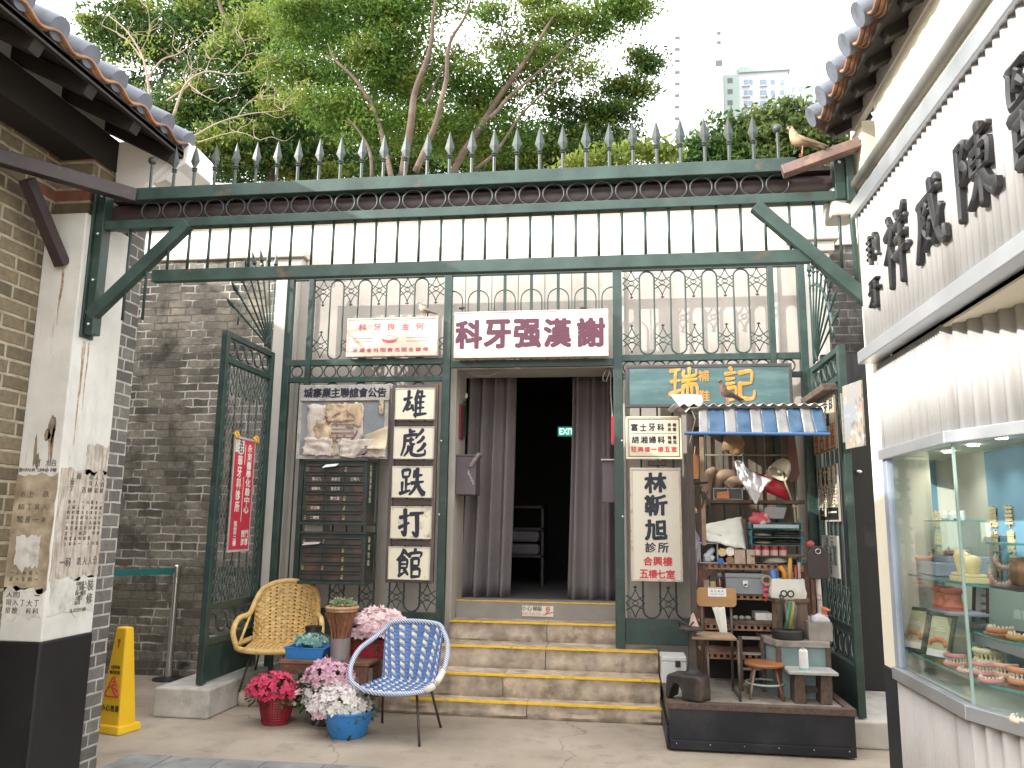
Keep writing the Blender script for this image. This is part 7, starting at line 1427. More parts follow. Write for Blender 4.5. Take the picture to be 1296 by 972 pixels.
# wooden stump with white canvas tool bag
c = V((PY(1000, 770, 6.70).x, 6.72, zc)); z1_ = PY(1000, 757, 6.66).z; stp = T('wooden_stump', 'squarish brown wooden stump behind the tool jar', 'stump', tuple(c)); stp.part('trunk', MB().lathe([(.14, 0), (.135, z1_-zc-.04), (.15, z1_-zc-.03), (.15, z1_-zc)], c, 10, sq=(1, .8)), M('stump_wood', (.16, .105, .075), .85, var=.3, sc=6, bmp=.4, grain=(5, 5, 1)), bev=.01)
x0, x1, z0, z1 = rect(974, 733, 1023, 757, 6.62); cb2 = T('canvas_tool_bag', 'open white canvas bag of tools standing on the wooden stump', 'bag', ((x0+x1)/2, 6.7, z1_)); z0 = z1_
m = MB(); L = []
for z, k, wob in ((z0, 1.0, 0), (z0+.04, 1.05, .01), ((z0+z1)/2, 1.0, .012), (z1, .94, .012), (z1, .88, .01), (z0+.03, .85, 0)):
    r = []; w_, d_ = (x1-x0)/2*k, .10*k
    for i in range(32):
        a = 2*math.pi*i/32; cc, ss = math.cos(a), math.sin(a); s_ = 1/max(abs(cc), abs(ss))**.75; r.append(((x0+x1)/2+w_*cc*s_*.95+wob*noise.noise(V((i*.5, z*9, 1))), 6.72+d_*ss*s_+wob*noise.noise(V((i*.4, z*7, 4))), z+wob*.6*noise.noise(V((i*.6, 2, 8)))))
    L.append(r)
vs = [p for r in L for p in r]; m.add(vs, [(k*32+i, k*32+(i+1) % 32, (k+1)*32+(i+1) % 32, (k+1)*32+i) for k in range(5) for i in range(32)]+[tuple(range(5*32, 6*32))]); cb2.part('body', m, CANV, smooth=60)
def tool(name, label, cat, pts, r, mat, extra=None):
    t = T(name, label, cat, tuple(pts[0])); t.part('handle', MB().tube(pts, r, 8), mat, smooth=True)
    if extra: t.part('head', extra, LEG, bev=.003)
YT = 6.70
a, b = PY(998, 740, YT), PY(1000, 704, YT); a.z = z0+.02; tool('hammer', 'hammer with a yellow wooden handle sticking out of the canvas bag', 'hammer', [a, b], .017, M('yellow_handle', (.5, .28, .05), .5), MB().box(b.x-.02, b.x+.085, YT-.015, YT+.015, b.z-.01, b.z+.016))
a, b = PY(994, 740, YT-.03), PY(987, 717, YT-.04); a.z = z0+.02; tool('awl', 'orange handled awl leaning out of the canvas bag', 'awl', [a, PY(992, 724, YT-.03), b], .017, M('orange_handle', (.62, .25, .03), .45))
a, b = PY(984, 740, YT), PY(978, 722, YT); a.z = z0+.02; tool('brush', 'blue ended brush leaning left in the canvas bag', 'brush', [a, b], .026, M('blue_brush', (.06, .18, .5), .5)); a, b = PY(1007, 740, YT), PY(1007, 717, YT); a.z = z0+.02; tool('file', 'thin red handled file upright in the canvas bag', 'file', [a, b], .009, M('red_handle', (.4, .06, .05), .5)); a, b = PY(1012, 740, YT), PY(1011, 712, YT); a.z = z0+.02; tool('stick', 'pale wooden stick upright at the right of the canvas bag', 'stick', [a, b], .012, LW)
p = PY(970, 735, 6.66); thing1('tape_roll', 'brown tape roll hanging by the tool box', 'tape', MB().ring(p, .034, .011, EX, EZ, 20, 8), M('brown_tape', (.28, .18, .13), .5), smooth=True)
m = MB(); 
for i in range(3): q = PY(969, 739+7*i, 6.66); m.box(q.x-.018, q.x+.018, 6.655, 6.665, q.z-.012, q.z+.012)
thing1('red_tag_string', 'string of three red tags below the tape roll', 'tags', m.tube([PY(969, 737, 6.662), PY(969, 762, 6.662)], .003, 4), M('red_tag', (.55, .05, .1), .5))
# dark paddle on a stand at the right
x0, x1, z0, z1 = rect(1022, 691, 1049, 733, 6.5); pd = T('leather_paddle', 'dark leather shovel shaped paddle on a pale pole at the right of the stall', 'paddle', ((x0+x1)/2, 6.5, zc)); W6, H6 = x1-x0, z1-z0
pd.part('blade', MB().prism([(.02, 0), (W6-.02, 0), (W6, .02), (W6, H6*.78), (W6*.72, H6), (W6*.28, H6), (0, H6*.78), (0, .02)], (x0, 6.52, z0), EX, EZ, .025), M('dark_brown_leather', (.035, .025, .028), .5, var=.25, sc=6, bmp=.2), bev=.008)
pd.part('ring', MB().ring(((x0+x1)/2, 6.487, z1-.04), .018, .004), STEEL, smooth=True); pd.part('pole', MB().cyl((PY(1037, 735, 6.54).x, 6.55, zc+.04), (PY(1035, 735, 6.54).x, 6.55, z1-.05), .019, 10), M('flaking_white_pole', (.55, .5, .46), .7, var=.1, sc=8, dirt=(.18, .09, .06), dsc=12, dlo=.52, dhi=.6), smooth=True); pd.part('grip', MB().cyl((PY(1029, 735, 6.52).x, 6.53, zc+.02), (PY(1029, 735, 6.52).x, 6.53, z0+.02), .014, 8), RUST); pd.part('red_knob', MB().blob((PY(1026, 688, 6.52).x, 6.53, z1+.01), (.03, .02, .03), 10), M('dull_red_knob', (.3, .05, .05), .5), smooth=True)
# low bench with thread spool
zt = PY(1030, 850, 6.22).z; x0, x1 = PY(998, 850, 6.20).x, PY(1061, 850, 6.20).x; ben = T('low_bench', 'low grey wooden bench at the front corner of the platform', 'bench', ((x0+x1)/2, 6.3, DZ))
x1 = min(x1, PX1-.01)
ben.part('top', MB().box(x0, x1, 6.19, 6.44, zt-.022, zt), M('pale_grey_wood', (.34, .335, .325), .8, var=.15, sc=6, bmp=.25, grain=(1, 6, 6), dirt=(.2, .18, .16), dsc=5), bev=.005)
for x in (x0+.05, x1-.11): ben.part('leg', MB().prism([(-.01, 0), (.07, 0), (.062, zt-.022-DZ), (0, zt-.022-DZ)], (x, 6.40, DZ), EX, EZ, .16), WOODD, bev=.004)
ben.part('stretcher', MB().box(x0+.09, x1-.10, 6.34, 6.36, DZ+.06, DZ+.10), WOODD)
c = V((PY(1018, 848, 6.28).x, 6.29, zt)); sp = T('thread_spool', 'tall white thread spool standing on the low grey bench', 'thread spool', tuple(c)); sp.part('thread', MB().lathe([(.03, .014), (.033, .02), (.031, .13), (.022, .14)], c, 20), M('white_spool_thread', (.68, .68, .66), .8, bmp=.3, bsc=200), smooth=40); sp.part('base', MB().lathe([(.001, 0), (.034, 0), (.034, .013), (.03, .014)], c, 20), M('mint_spool', (.18, .45, .38), .4), smooth=40); sp.part('tip', MB().lathe([(.018, .14), (.016, .15), (.001, .152)], c, 14), GREYB)
# dark wooden frame stand under the rack (right of the chair)
x0, x1 = PY(935, 830, 6.62).x, PY(968, 830, 6.62).x; z1 = PY(950, 806, 6.62).z; dfr = T('dark_stand', 'dark open wooden stand with slats under the rack', 'stand', ((x0+x1)/2, 6.65, DZ))
for x in (x0, x1-.03): dfr.part('leg', MB().box(x, x+.03, 6.62, 6.65, DZ, z1), WOODD, bev=.003)
for k in range(4): zz = DZ+.04+(z1-DZ-.06)*k/3; dfr.part('slat', MB().box(x0+.03, x1-.03, 6.624, 6.644, zz, zz+.016 if k < 3 else zz+.02), WOODG)
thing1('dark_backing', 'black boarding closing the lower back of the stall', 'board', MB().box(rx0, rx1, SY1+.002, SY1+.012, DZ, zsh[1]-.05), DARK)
# ------------------------------------------------------------------ dental models in the display case
GUM = M('pink_gum', (.62, .27, .26), .35, var=.1, bmp=.05); GUMO = M('orange_gum', (.62, .25, .13), .4, var=.12, bmp=.05); TOOTH = M('ivory_tooth', (.74, .69, .54), .3, var=.05, bmp=0); PLASTER = M('white_plaster', (.74, .74, .72), .7, var=.05); CREAMT = M('cream_tooth_model', (.78, .68, .36), .4, var=.05); REDW = M('red_orange_wax', (.60, .17, .10), .4, var=.15); MAROONF = M('maroon_frame', (.09, .025, .03), .5, var=.2); GREYR = M('grey_riser', (.30, .34, .40), .6, var=.1); DKG = M('dark_green_frame', (.045, .07, .045), .5, var=.2)
AC = M_glass('acrylic', (.95, .975, .965))
def arch(c, R, rz, tilt=0, n=14):
    """points of a dental arch round c, opening away from heading rz"""
    out = []
    for k in range(n+1):
        a = math.pi*(-.08+1.16*k/n); p = V((R*math.cos(a), -R*1.15*max(-.35, math.sin(a)), 0)); p = Matrix.Rotation(tilt, 3, 'X') @ p; out.append(V(c)+Matrix.Rotation(rz, 3, 'Z') @ p)
    return out
def denture(label, c, R, rz, gum, base=None, upper=False, tilt=0, cat='denture', tooth=None, h=.02):
    t = T('denture', label, cat, tuple(c)); c = V(c); r = R*.26; pts = arch(c+V((0, 0, r+.001)), R, rz, tilt)
    g = t.part('gum', MB().tube(pts, [r*.8]+[r]*13+[r*.8], 10), gum, smooth=True); m = MB()
    for p in arch(c+V((0, 0, r*1.9)), R*.98, rz, tilt, 11): m.blob(p, (R*.13, R*.13, R*.22), 8)
    t.part('teeth', m, tooth or TOOTH, g, smooth=True)
    if upper:
        pts = arch(c+V((0, 0, r*4.6)), R, rz, tilt); g2 = t.part('upper_gum', MB().tube(pts, [r*.8]+[r]*13+[r*.8], 10), gum, smooth=True); m = MB()
        for p in arch(c+V((0, 0, r*3.5)), R*.98, rz, tilt, 11): m.blob(p, (R*.13, R*.13, R*.22), 8)
        t.part('upper_teeth', m, tooth or TOOTH, g2, smooth=True); m = MB().cyl(pts[0]-V((0, 0, r*3.6)), pts[0], r*.4, 8).cyl(pts[-1]-V((0, 0, r*3.6)), pts[-1], r*.4, 8); t.part('hinge_pin', m, STEEL)
    if base: m = MB().lathe([(R*1.5, -.006), (R*1.55, 0.0), (.001, .001)], c, 20); t.part('plate', m, base, smooth=40)
    return t
S1, S2, S3 = 1.334, 1.109, .974
RZ0 = R_(-60)
def on(px, X, z): p = PX(px, 720, X); return V((X, p.y, z))
# top shelf
p = on(1203, 1.55, S1); t = T('model_riser', 'grey stepped riser at the left of the upper glass shelf', 'riser', tuple(p)); t.part('block', MB().box(p.x-.12, p.x+.10, p.y-.16, p.y+.16, S1, S1+.06).box(p.x-.06, p.x+.12, p.y-.15, p.y+.15, S1+.0605, S1+.09), GREYR, bev=.004)
denture('denture standing on the grey riser inside the clear box', p+V((-.02, .06, .092)), .045, RZ0, M('dark_red_gum', (.30, .06, .06), .4), tilt=R_(50)); denture('flat row of teeth along the front of the grey riser', p+V((-.09, .07, .062)), .035, RZ0, GUMO); denture('brown gummed denture at the right end of the grey riser', p+V((0, -.10, .092)), .045, RZ0, M('brown_gum', (.32, .12, .09), .4))
t = T('acrylic_box', 'clear acrylic cover box over the dentures on the grey riser', 'cover box', tuple(p+V((0, 0, .095)))); x0, x1, y0, y1, z0, z1 = p.x-.055, p.x+.115, p.y-.145, p.y+.145, S1+.0915, S1+.25
t.part('walls', MB().box(x0, x0+.003, y0, y1, z0, z1).box(x1-.003, x1, y0, y1, z0, z1).box(x0+.0035, x1-.0035, y0, y0+.003, z0, z1).box(x0+.0035, x1-.0035, y1-.003, y1, z0, z1), AC); t.part('lid', MB().box(x0, x1, y0, y1, z1+.0005, z1+.006), SHG)
m = MB()
for k in range(3):
    q = V(((x0+x1)/2, y0+.05+.09*k, z1+.006)); m = MB().blob(q+V((0, 0, .02)), (.025, .02, .025), 10, .5, k).blob(q+V((.01, .02, .012)), (.015, .015, .014), 8, .4, k+4); thing1('crystal_ornament', ('nearest', 'middle', 'farthest')[k]+' small pale crystal ornament on the clear box lid', 'ornament', m, M('pale_crystal', (.5, .55, .48), .15) if k == 0 else bpy.data.materials['pale_crystal'], 'crystal ornaments on the clear box', smooth=30)
p = on(1222, 1.40, S1); t = T('tooth_model', 'big cream model of three teeth on the upper glass shelf', 'tooth model', tuple(p)); t.part('base', MB().box(p.x-.03, p.x+.05, p.y-.10, p.y+.10, S1, S1+.022).box(p.x-.025, p.x+.045, p.y-.095, p.y+.095, S1+.0225, S1+.036), CREAMT, bev=.004)
for k, (dy, hh_, r_) in enumerate(((.07, .10, .026), (.015, .085, .024), (-.05, .075, .036))): t.part('tooth', MB().lathe([(r_*.7, 0), (r_*.62, .015), (r_*.95, hh_*.45), (r_, hh_*.7), (r_*.75, hh_*.92), (r_*.2, hh_)], (p.x+.01, p.y+dy, S1+.036), 14), CREAMT, smooth=True)
p = on(1267, 1.52, S1); denture('pink lower denture leaning upright at the right of the upper shelf', p+V((0, 0, .02)), .04, RZ0+.5, GUM, tilt=R_(60)); denture('second pink denture behind the leaning one on the upper shelf', p+V((.03, .03, .085)), .035, RZ0+.5, GUM, tilt=R_(60))
thing1('model_stand', 'clear stand holding the two leaning dentures', 'stand', MB().box(p.x-.01, p.x+.06, p.y-.0, p.y+.05, S1, S1+.09), AC)
p = on(1298, 1.46, S1); t = T('jaw_box', 'clear box with a large brown jaw model at the right edge of the upper shelf', 'cover box', tuple(p)); t.part('walls', MB().box(p.x-.08, p.x-.077, p.y-.12, p.y+.10, S1+.006, S1+.16).box(p.x-.0765, p.x+.10, p.y+.097, p.y+.10, S1+.006, S1+.16), AC); t.part('lid', MB().box(p.x-.085, p.x+.10, p.y-.12, p.y+.105, S1+.1605, S1+.168), SHG); t.part('base', MB().box(p.x-.085, p.x+.10, p.y-.12, p.y+.105, S1, S1+.0055), BIRON)
single('jaw_model', MB().blob(p+V((0, -.02, .06)), (.055, .09, .052), 18, .5, 3), M('brown_jaw', (.42, .22, .12), .4, var=.2), 'brown jaw bone model inside the clear box at the right edge', 'jaw model', loc=tuple(p+V((0, -.02, .01))), smooth=True)
thing1('instrument_tray', 'small white tray of instruments at the far left end of the upper shelf', 'tray', MB().box(1.45, 1.55, 4.5, 4.7, S1, S1+.02).box(1.47, 1.52, 4.54, 4.64, S1+.0205, S1+.035), PLASTER, bev=.004)
# middle level
p = V((1.50, PX(1200, 760, 1.50).y, 1.10)); t = T('plastic_block', 'clear plastic display block under the orange models', 'display block', (p.x, p.y, S3)); t.part('block', MB().box(p.x-.07, p.x+.09, p.y-.20, p.y+.14, S3, 1.17), M_glass('block_plastic', (.62, .72, .72)), bev=.004); t.part('ledge', MB().box(p.x-.075, p.x+.095, p.y-.205, p.y+.145, 1.1705, 1.18), GREYR)
for k, (dy, lab) in enumerate(((.06, 'left orange red wax bite model on the clear block'), (-.06, 'right orange red wax bite model on the clear block'))):
    q = V((p.x, p.y+dy, 1.181)); t = T('bite_model', lab, 'bite model', tuple(q)); t.part('lower', MB().lathe([(.048, 0), (.05, .018), (.038, .032), (.034, .05)], q, 20), REDW, smooth=40); t.part('middle', MB().lathe([(.034, .05), (.036, .062), (.034, .07)], q, 20), GUMO, smooth=40); t.part('upper', MB().lathe([(.034, .071), (.048, .084), (.05, .098), (.001, .10)], q, 20), REDW, smooth=40)
def frame(name, label, cat, c, w_, h_, mat, pic, heading, lean, writing=None):
    t = T(name, label, cat, tuple(c)); c = V(c); u = Matrix.Rotation(heading, 3, 'Z') @ EX; nrm = Matrix.Rotation(heading, 3, 'Z') @ V((0, -1, 0)); up = (EZ*math.cos(lean)-nrm*math.sin(lean)).normalized(); n2 = u.cross(up)
    o = c+up*h_/2; t.part('frame', MB().obox(o+up*(h_/2-.008), u*w_/2, up*.008, n2*.008).obox(o-up*(h_/2-.008), u*w_/2, up*.008, n2*.008).obox(o+u*(w_/2-.008), u*.008, up*(h_/2-.016), n2*.0079).obox(o-u*(w_/2-.008), u*.008, up*(h_/2-.016), n2*.0079), mat, bev=.002)
    b = t.part('picture', MB().obox(o, u*(w_/2-.015), up*(h_/2-.015), n2*.004), pic)
    t.part('easel_leg', MB().bar(o-n2*.01, c-n2*(h_*.55)+EZ*.002, .01, .006), mat); return t, o, u, up, n2, b
PICY = M('pale_yellow_print', (.50, .50, .30), .5, var=.1, sc=3); HD = R_(-62)
for px, lab, X, yy_ in ((1160, 'left leaning picture of an orange denture on the bottom deck', 1.352, 0), (1190, 'right leaning picture of an orange denture on the bottom deck', 1.37, 0)):
    c = V((X, PX(px-6, 825, X).y, S3)); t, o, u, up, n2, b = frame('picture_stand', lab, 'picture', c, .14, .21, DKG, PICY, HD, R_(18)); m = MB()
    for k in range(7): m.blob(o+u*(.04*math.cos(k*.52))+up*(-.035+.02*math.sin(k*.52))+n2*.005, (.011, .011, .013), 8)
    t.part('printed_denture', m, GUMO, b, smooth=True); t.part('caption_panel', MB().obox(o-up*.075, u*.052, up*.016, n2*.0048), PLASTER, b); t.part('print_lines', MB().obox(o+up*.035, u*.022, up*.003, n2*.005).obox(o+up*.025, u*.03, up*.002, n2*.005), M('pale_print', (.62, .64, .6), .6) if 'pale_print' not in bpy.data.materials else bpy.data.materials['pale_print'], b)
c = V((1.66, PX(1245, 790, 1.66).y, 1.10)); t, o, u, up, n2, b = frame('sample_frame', 'dark wooden frame of tooth samples leaning at the back of the case', 'sample frame', c, .11, .22, M('dark_sample_frame', (.09, .05, .04), .5), PLASTER, R_(-50), R_(12)); m = MB()
for k in range(5): m.blob(o+up*(-.07+.035*k)+n2*.006, (.014, .014, .008), 8, .4, k)
t.part('tooth_samples', m, M('grey_sample', (.35, .3, .27), .5), b, smooth=True)
c = V((1.70, PX(1288, 790, 1.70).y, 1.10)); t, o, u, up, n2, b = frame('certificate_frame', 'maroon framed grey green certificate at the right of the case', 'certificate', c, .34, .21, MAROONF, M('grey_green_board', (.30, .38, .33), .6, var=.06), R_(-68), R_(6)); t.part('writing', MB().text('齒科', o+u*.02-up*.02+n2*.0042, u, up, .08, .04, .02, .001), M('pale_writing', (.62, .66, .6), .6), b)
denture('white plaster denture on the middle shelf by the glass knee', V((1.60, PX(1241, 795, 1.60).y, S2)), .035, RZ0, PLASTER, tooth=PLASTER); denture('orange denture on a round plate on the middle shelf', V((1.60, PX(1268, 802, 1.60).y, S2+.006)), .045, RZ0, GUMO, base=M('orange_plate', (.58, .30, .14), .5)); denture('yellow orange denture at the right edge of the middle shelf', V((1.60, PX(1294, 806, 1.60).y, S2)), .045, RZ0, M('yellow_orange_gum', (.66, .34, .10), .4))
t_ = thing1('wax_block', 'small red and white wax block on the middle shelf at the back', 'wax block', MB().box(1.68, 1.73, PX(1262, 785, 1.7).y-.03, PX(1262, 785, 1.7).y+.03, S2, S2+.02).box(1.685, 1.725, PX(1262, 785, 1.7).y-.025, PX(1262, 785, 1.7).y+.025, S2+.0205, S2+.045), REDW, bev=.003)
# bottom deck
def deck(px, X): return V((X, PX(px, 855, X).y, S3))
denture('white and pink full denture left on the bottom deck', deck(1212, 1.40), .038, RZ0, GUM, upper=True, tooth=PLASTER); denture('pale pink lower denture beside the white and pink one', deck(1226, 1.385), .032, RZ0, M('pale_pink_gum', (.68, .42, .38), .4))
denture('bright pink full denture standing open on the bottom deck', deck(1247, 1.43), .038, RZ0+.4, GUM, upper=True); denture('bright pink lower denture in front on the bottom deck', deck(1254, 1.385), .038, RZ0+.4, GUM)
denture('cream plaster bite model at the back of the bottom deck', deck(1254, 1.56), .05, RZ0, M('cream_plaster', (.66, .60, .38), .6), upper=True, tooth=CREAMT); denture('peach denture right of the cream bite model', deck(1276, 1.50), .04, RZ0, M('peach_gum', (.66, .38, .26), .4), upper=True); denture('orange brown denture at the right end of the bottom deck', deck(1297, 1.50), .045, RZ0, GUMO, upper=True)
thing1('clear_riser', 'clear plastic riser under the peach dentures on the bottom deck', 'riser', MB().box(1.56, 1.66, PX(1288, 860, 1.6).y-.08, PX(1288, 860, 1.6).y+.08, S3, S3+.08), AC)
denture('ivory denture on the case floor under the glass deck', V((1.40, PX(1296, 890, 1.40).y, .876)), .04, RZ0, M('ivory_gum', (.7, .6, .48), .4))

# ------------------------------------------------------------------ pigeons
FEET = M('bird_foot', (.35, .14, .11), .6); BEAK = M('bird_beak', (.05, .045, .04), .4)
def bird_mat(name, a, b, c):
    m, t, p = new_mat(name); co = t.nodes.new('ShaderNodeTexCoord').outputs['Object']; sp = t.nodes.new('ShaderNodeSeparateXYZ'); t.links.new(co, sp.inputs[0])
    q = mixc(t, mrange(t, sp.outputs[0], -.03, .05), a, b); q = mixc(t, mrange(t, noi(t, co, 60, 4), .5, .62, 0, .7), q, c); t.links.new(q, p.inputs['Base Color']); p.inputs['Roughness'].default_value = .7; bump(t, p, noi(t, co, 120, 3, st=(.3, 1, 1)), .3, .004); return m
def pigeon(label, loc, rz, cols, k=1.0, pose=0):
    """faces +x, stands on the origin"""
    t = T('pigeon', label, 'pigeon', tuple(loc), rz, local=True); s_ = .20*k; mt = bird_mat('feather_'+str(len(bpy.data.materials)), *cols)
    up = .12*pose
    C = [(-.62, .18-up), (-.40, .27-up*.5), (-.20, .36), (0, .42), (.16, .50), (.24, .62+up), (.27, .74+up), (.31, .80+up), (.37, .80+up), (.40, .785+up)]; Rr = [.045, .075, .155, .185, .165, .115, .075, .080, .055, .01]; n = 14
    P = spl([(x, 0, z) for x, z in C], 4); RR = np.interp(np.linspace(0, 1, len(P)), np.linspace(0, 1, len(Rr)), Rr); flat = np.interp(np.linspace(0, 1, len(P)), [0, .2, .4, .6, 1], [.35, .6, 1, 1, 1])
    vs, fs = [], []
    for i, p in enumerate(P):
        d = (P[min(i+1, len(P)-1)]-P[max(i-1, 0)]).normalized(); u = V((0, 1, 0)); w_ = d.cross(u)
        vs += [(p+u*math.cos(2*math.pi*q/n)*RR[i]*(1.15 if i < 8 else 1)+w_*math.sin(2*math.pi*q/n)*RR[i]*flat[i])*s_ for q in range(n)]
    for i in range(len(P)-1): fs += [(i*n+q, i*n+(q+1) % n, (i+1)*n+(q+1) % n, (i+1)*n+q) for q in range(n)]
    fs += [tuple(range(n-1, -1, -1)), tuple((len(P)-1)*n+q for q in range(n))]
    t.part('body', MB().add(vs, fs), mt, smooth=True)
    for sy in (-1, 1):
        w = MB(); rows = []
        for j in range(6):
            q = j/5; rows.append([V((.12-.75*q-.02*i, sy*(.185*(1-q*.75)+.02-.012*abs(i-2)), .50-.30*q+(.07-.045*i)*(1-q*.6)))*s_ for i in range(5)])
        t.part('wing', w.sheet(rows), mt, smooth=True, solid=.006*k)
        t.part('leg', MB().tube([(.0, sy*.06*s_/.2*1, .26*s_/.2*.2*1.0), (.02*s_, sy*.065*s_/.2*1, .0)], .004*k, 6) if False else MB().tube([V((.0, sy*.30, 1.3))*s_*.2, V((.1, sy*.32, .02))*s_*.2, V((.5, sy*.36, .02))*s_*.2], .004*k, 6), FEET)
        t.part('eye', MB().blob(V((.325, sy*.06, .815+up))*s_, .010*k*.8, 8), BEAK, smooth=True)
    t.part('beak', MB().lathe([(.022*s_*1.2, 0), (.014*s_, .04*s_), (.001, .085*s_)], V((.385, 0, .79+up))*s_, 8, (1, 0, -.25)), BEAK, smooth=True)
z = PY(535, 402, YSG).z
pigeon('pale pigeon standing at the right end of the pink lettered sign', (PY(538, 402, 7.35).x, 7.355, z+.0), R_(180), ((.14, .13, .09), (.42, .36, .26), (.2, .18, .13)), .95)
zz = rect(377, 487, 491, 581, YSG)[2]
pigeon('dark pigeon seen from behind on the lower edge of the notice board', (PY(460, 580, 7.24).x, 7.22, PY(460, 582, 7.22).z), R_(80), ((.10, .09, .09), (.16, .13, .12), (.07, .06, .06)), .80)
p = PY(922, 510, 6.48); pigeon('dark brown pigeon standing on the front edge of the stall roof', (p.x, 6.50, zF+.04), R_(200), ((.06, .045, .04), (.12, .075, .055), (.04, .03, .03)), 1.0, .9)
pigeon('tan pigeon on the faded brown beam at the right end of the iron arch', (1.0, 4.33, 3.565), R_(172), ((.16, .12, .08), (.40, .28, .17), (.22, .16, .1)), .95, .6)

# ------------------------------------------------------------------ trees
def leaf_mesh(name, blobs, mat, parent, sub, seed, size=.10, asp=.42):
    rng = np.random.default_rng(seed); P = []
    for c, r, n in blobs:
        nc = max(5, n//85); d = rng.normal(size=(nc, 3)); d /= np.linalg.norm(d, axis=1)[:, None]; cc = d*(rng.uniform(.25, 1, nc)**.5)[:, None]*np.array(r)+np.array(c)
        k = rng.integers(0, nc, n); sp_ = np.array(r)*.14+.07; P.append(cc[k]+rng.normal(size=(n, 3))*sp_*np.array([1.3, 1.3, .55]))
    P = np.concatenate(P); n = len(P); a = rng.normal(size=(n, 3)); a[:, 2] -= .25; a /= np.linalg.norm(a, axis=1)[:, None]; b = rng.normal(size=(n, 3)); b -= a*(a*b).sum(1)[:, None]; b /= np.linalg.norm(b, axis=1)[:, None]
    L = (size*rng.uniform(.6, 1.4, n))[:, None]; Q = np.stack([P-a*L*.5, P+b*L*asp*.5, P+a*L*.5, P-b*L*asp*.5], 1).reshape(-1, 3)-np.array(sub)
    me = bpy.data.meshes.new(name); me.vertices.add(4*n); me.vertices.foreach_set('co', Q.ravel().astype(np.float32)); me.loops.add(4*n); me.loops.foreach_set('vertex_index', np.arange(4*n, dtype=np.int32)); me.polygons.add(n); me.polygons.foreach_set('loop_start', np.arange(0, 4*n, 4, dtype=np.int32)); me.update(calc_edges=True)
    me.materials.append(mat); o = bpy.data.objects.new(name, me); COL.objects.link(o); o.parent = parent; return o
BARK = M('grey_brown_bark', (.085, .06, .045), .9, var=.3, sc=5, bmp=.6, bsc=20, dirt=(.15, .115, .085), dsc=3); BARKL = M('pale_dead_bark', (.27, .22, .16), .9, var=.2, sc=6, bmp=.3)
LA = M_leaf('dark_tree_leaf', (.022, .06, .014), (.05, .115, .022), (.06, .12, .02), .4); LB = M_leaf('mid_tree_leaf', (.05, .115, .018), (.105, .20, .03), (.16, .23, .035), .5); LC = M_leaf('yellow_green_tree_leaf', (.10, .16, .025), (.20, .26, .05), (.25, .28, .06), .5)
def tree(name, label, Y, base_px, limbs, blobs, mat, seed, size=.10, bark=None, dens=1.0, r0=.16, ydepth=.8, hl=False):
    p0 = PY(base_px, 240, Y); t = T(name, label, 'tree', (p0.x, Y, 0)); bark = bark or BARK; tr = None; rng = random.Random(seed)
    trunk_top = PY(limbs[0][0][0], limbs[0][0][1], Y)
    tr = t.part('trunk', MB().tube([(p0.x, Y, -.1), (p0.x+.05, Y, trunk_top.z*.5), tuple(trunk_top)], [r0*.9, r0*.7, r0*.55], 10), bark, smooth=True)
    for L in limbs:
        pts = spl([PY(x, y, Y+(dy if len(q) > 2 else 0)) for q in L for x, y, dy in [(q[0], q[1], q[2] if len(q) > 2 else 0)]], 5); n = len(pts); w0 = (L[0][3] if len(L[0]) > 3 else r0*.6)*.55
        pts = [p+V((noise.noise(p*1.3)*.05, 0, noise.noise(p*1.7+V((3, 3, 3)))*.05)) for p in pts]; t.part('limb', MB().tube(pts, [w0*(1-.75*i/(n-1)) for i in range(n)], 8), bark, tr, smooth=True)
    B = []
    for x, y, rx, ry, n, dy in blobs:
        c = PY(x, y, Y+dy); k = (Y+dy)/FOC; B.append((tuple(c), (rx*k, max(rx, ry)*k*ydepth, ry*k), int(n*dens)))
    if B: leaf_mesh('crown', B, mat, t.o, (p0.x, Y, 0), seed, size)
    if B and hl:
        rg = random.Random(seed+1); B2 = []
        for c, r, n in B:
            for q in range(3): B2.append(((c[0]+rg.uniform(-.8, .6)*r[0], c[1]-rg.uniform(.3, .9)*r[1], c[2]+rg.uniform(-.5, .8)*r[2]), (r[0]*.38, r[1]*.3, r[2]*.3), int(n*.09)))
        leaf_mesh('sunlit_foliage', B2, LC, t.o, (p0.x, Y, 0), seed+2, size)  # lighter leaf colour on these clumps paints sun highlights into the crown
    return t
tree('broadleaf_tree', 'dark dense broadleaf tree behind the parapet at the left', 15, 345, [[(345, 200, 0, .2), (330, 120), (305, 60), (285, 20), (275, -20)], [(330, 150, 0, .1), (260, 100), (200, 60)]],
     [(160, 40, 60, 45, 2600, 0), (240, 60, 70, 50, 3600, 1), (300, 110, 75, 50, 4000, 0), (330, 40, 70, 50, 3400, 1), (230, 150, 70, 40, 3200, 0), (340, 180, 80, 45, 4200, 0), (160, 120, 45, 40, 1800, 1), (390, 170, 60, 60, 3800, 1), (420, 220, 70, 30, 3000, 1), (300, 210, 70, 25, 2600, 0), (280, 10, 60, 30, 2200, 1), (500, 205, 60, 30, 2600, 2), (590, 205, 70, 28, 2600, 2)], LA, 3, .11, dens=1.5, hl=True)
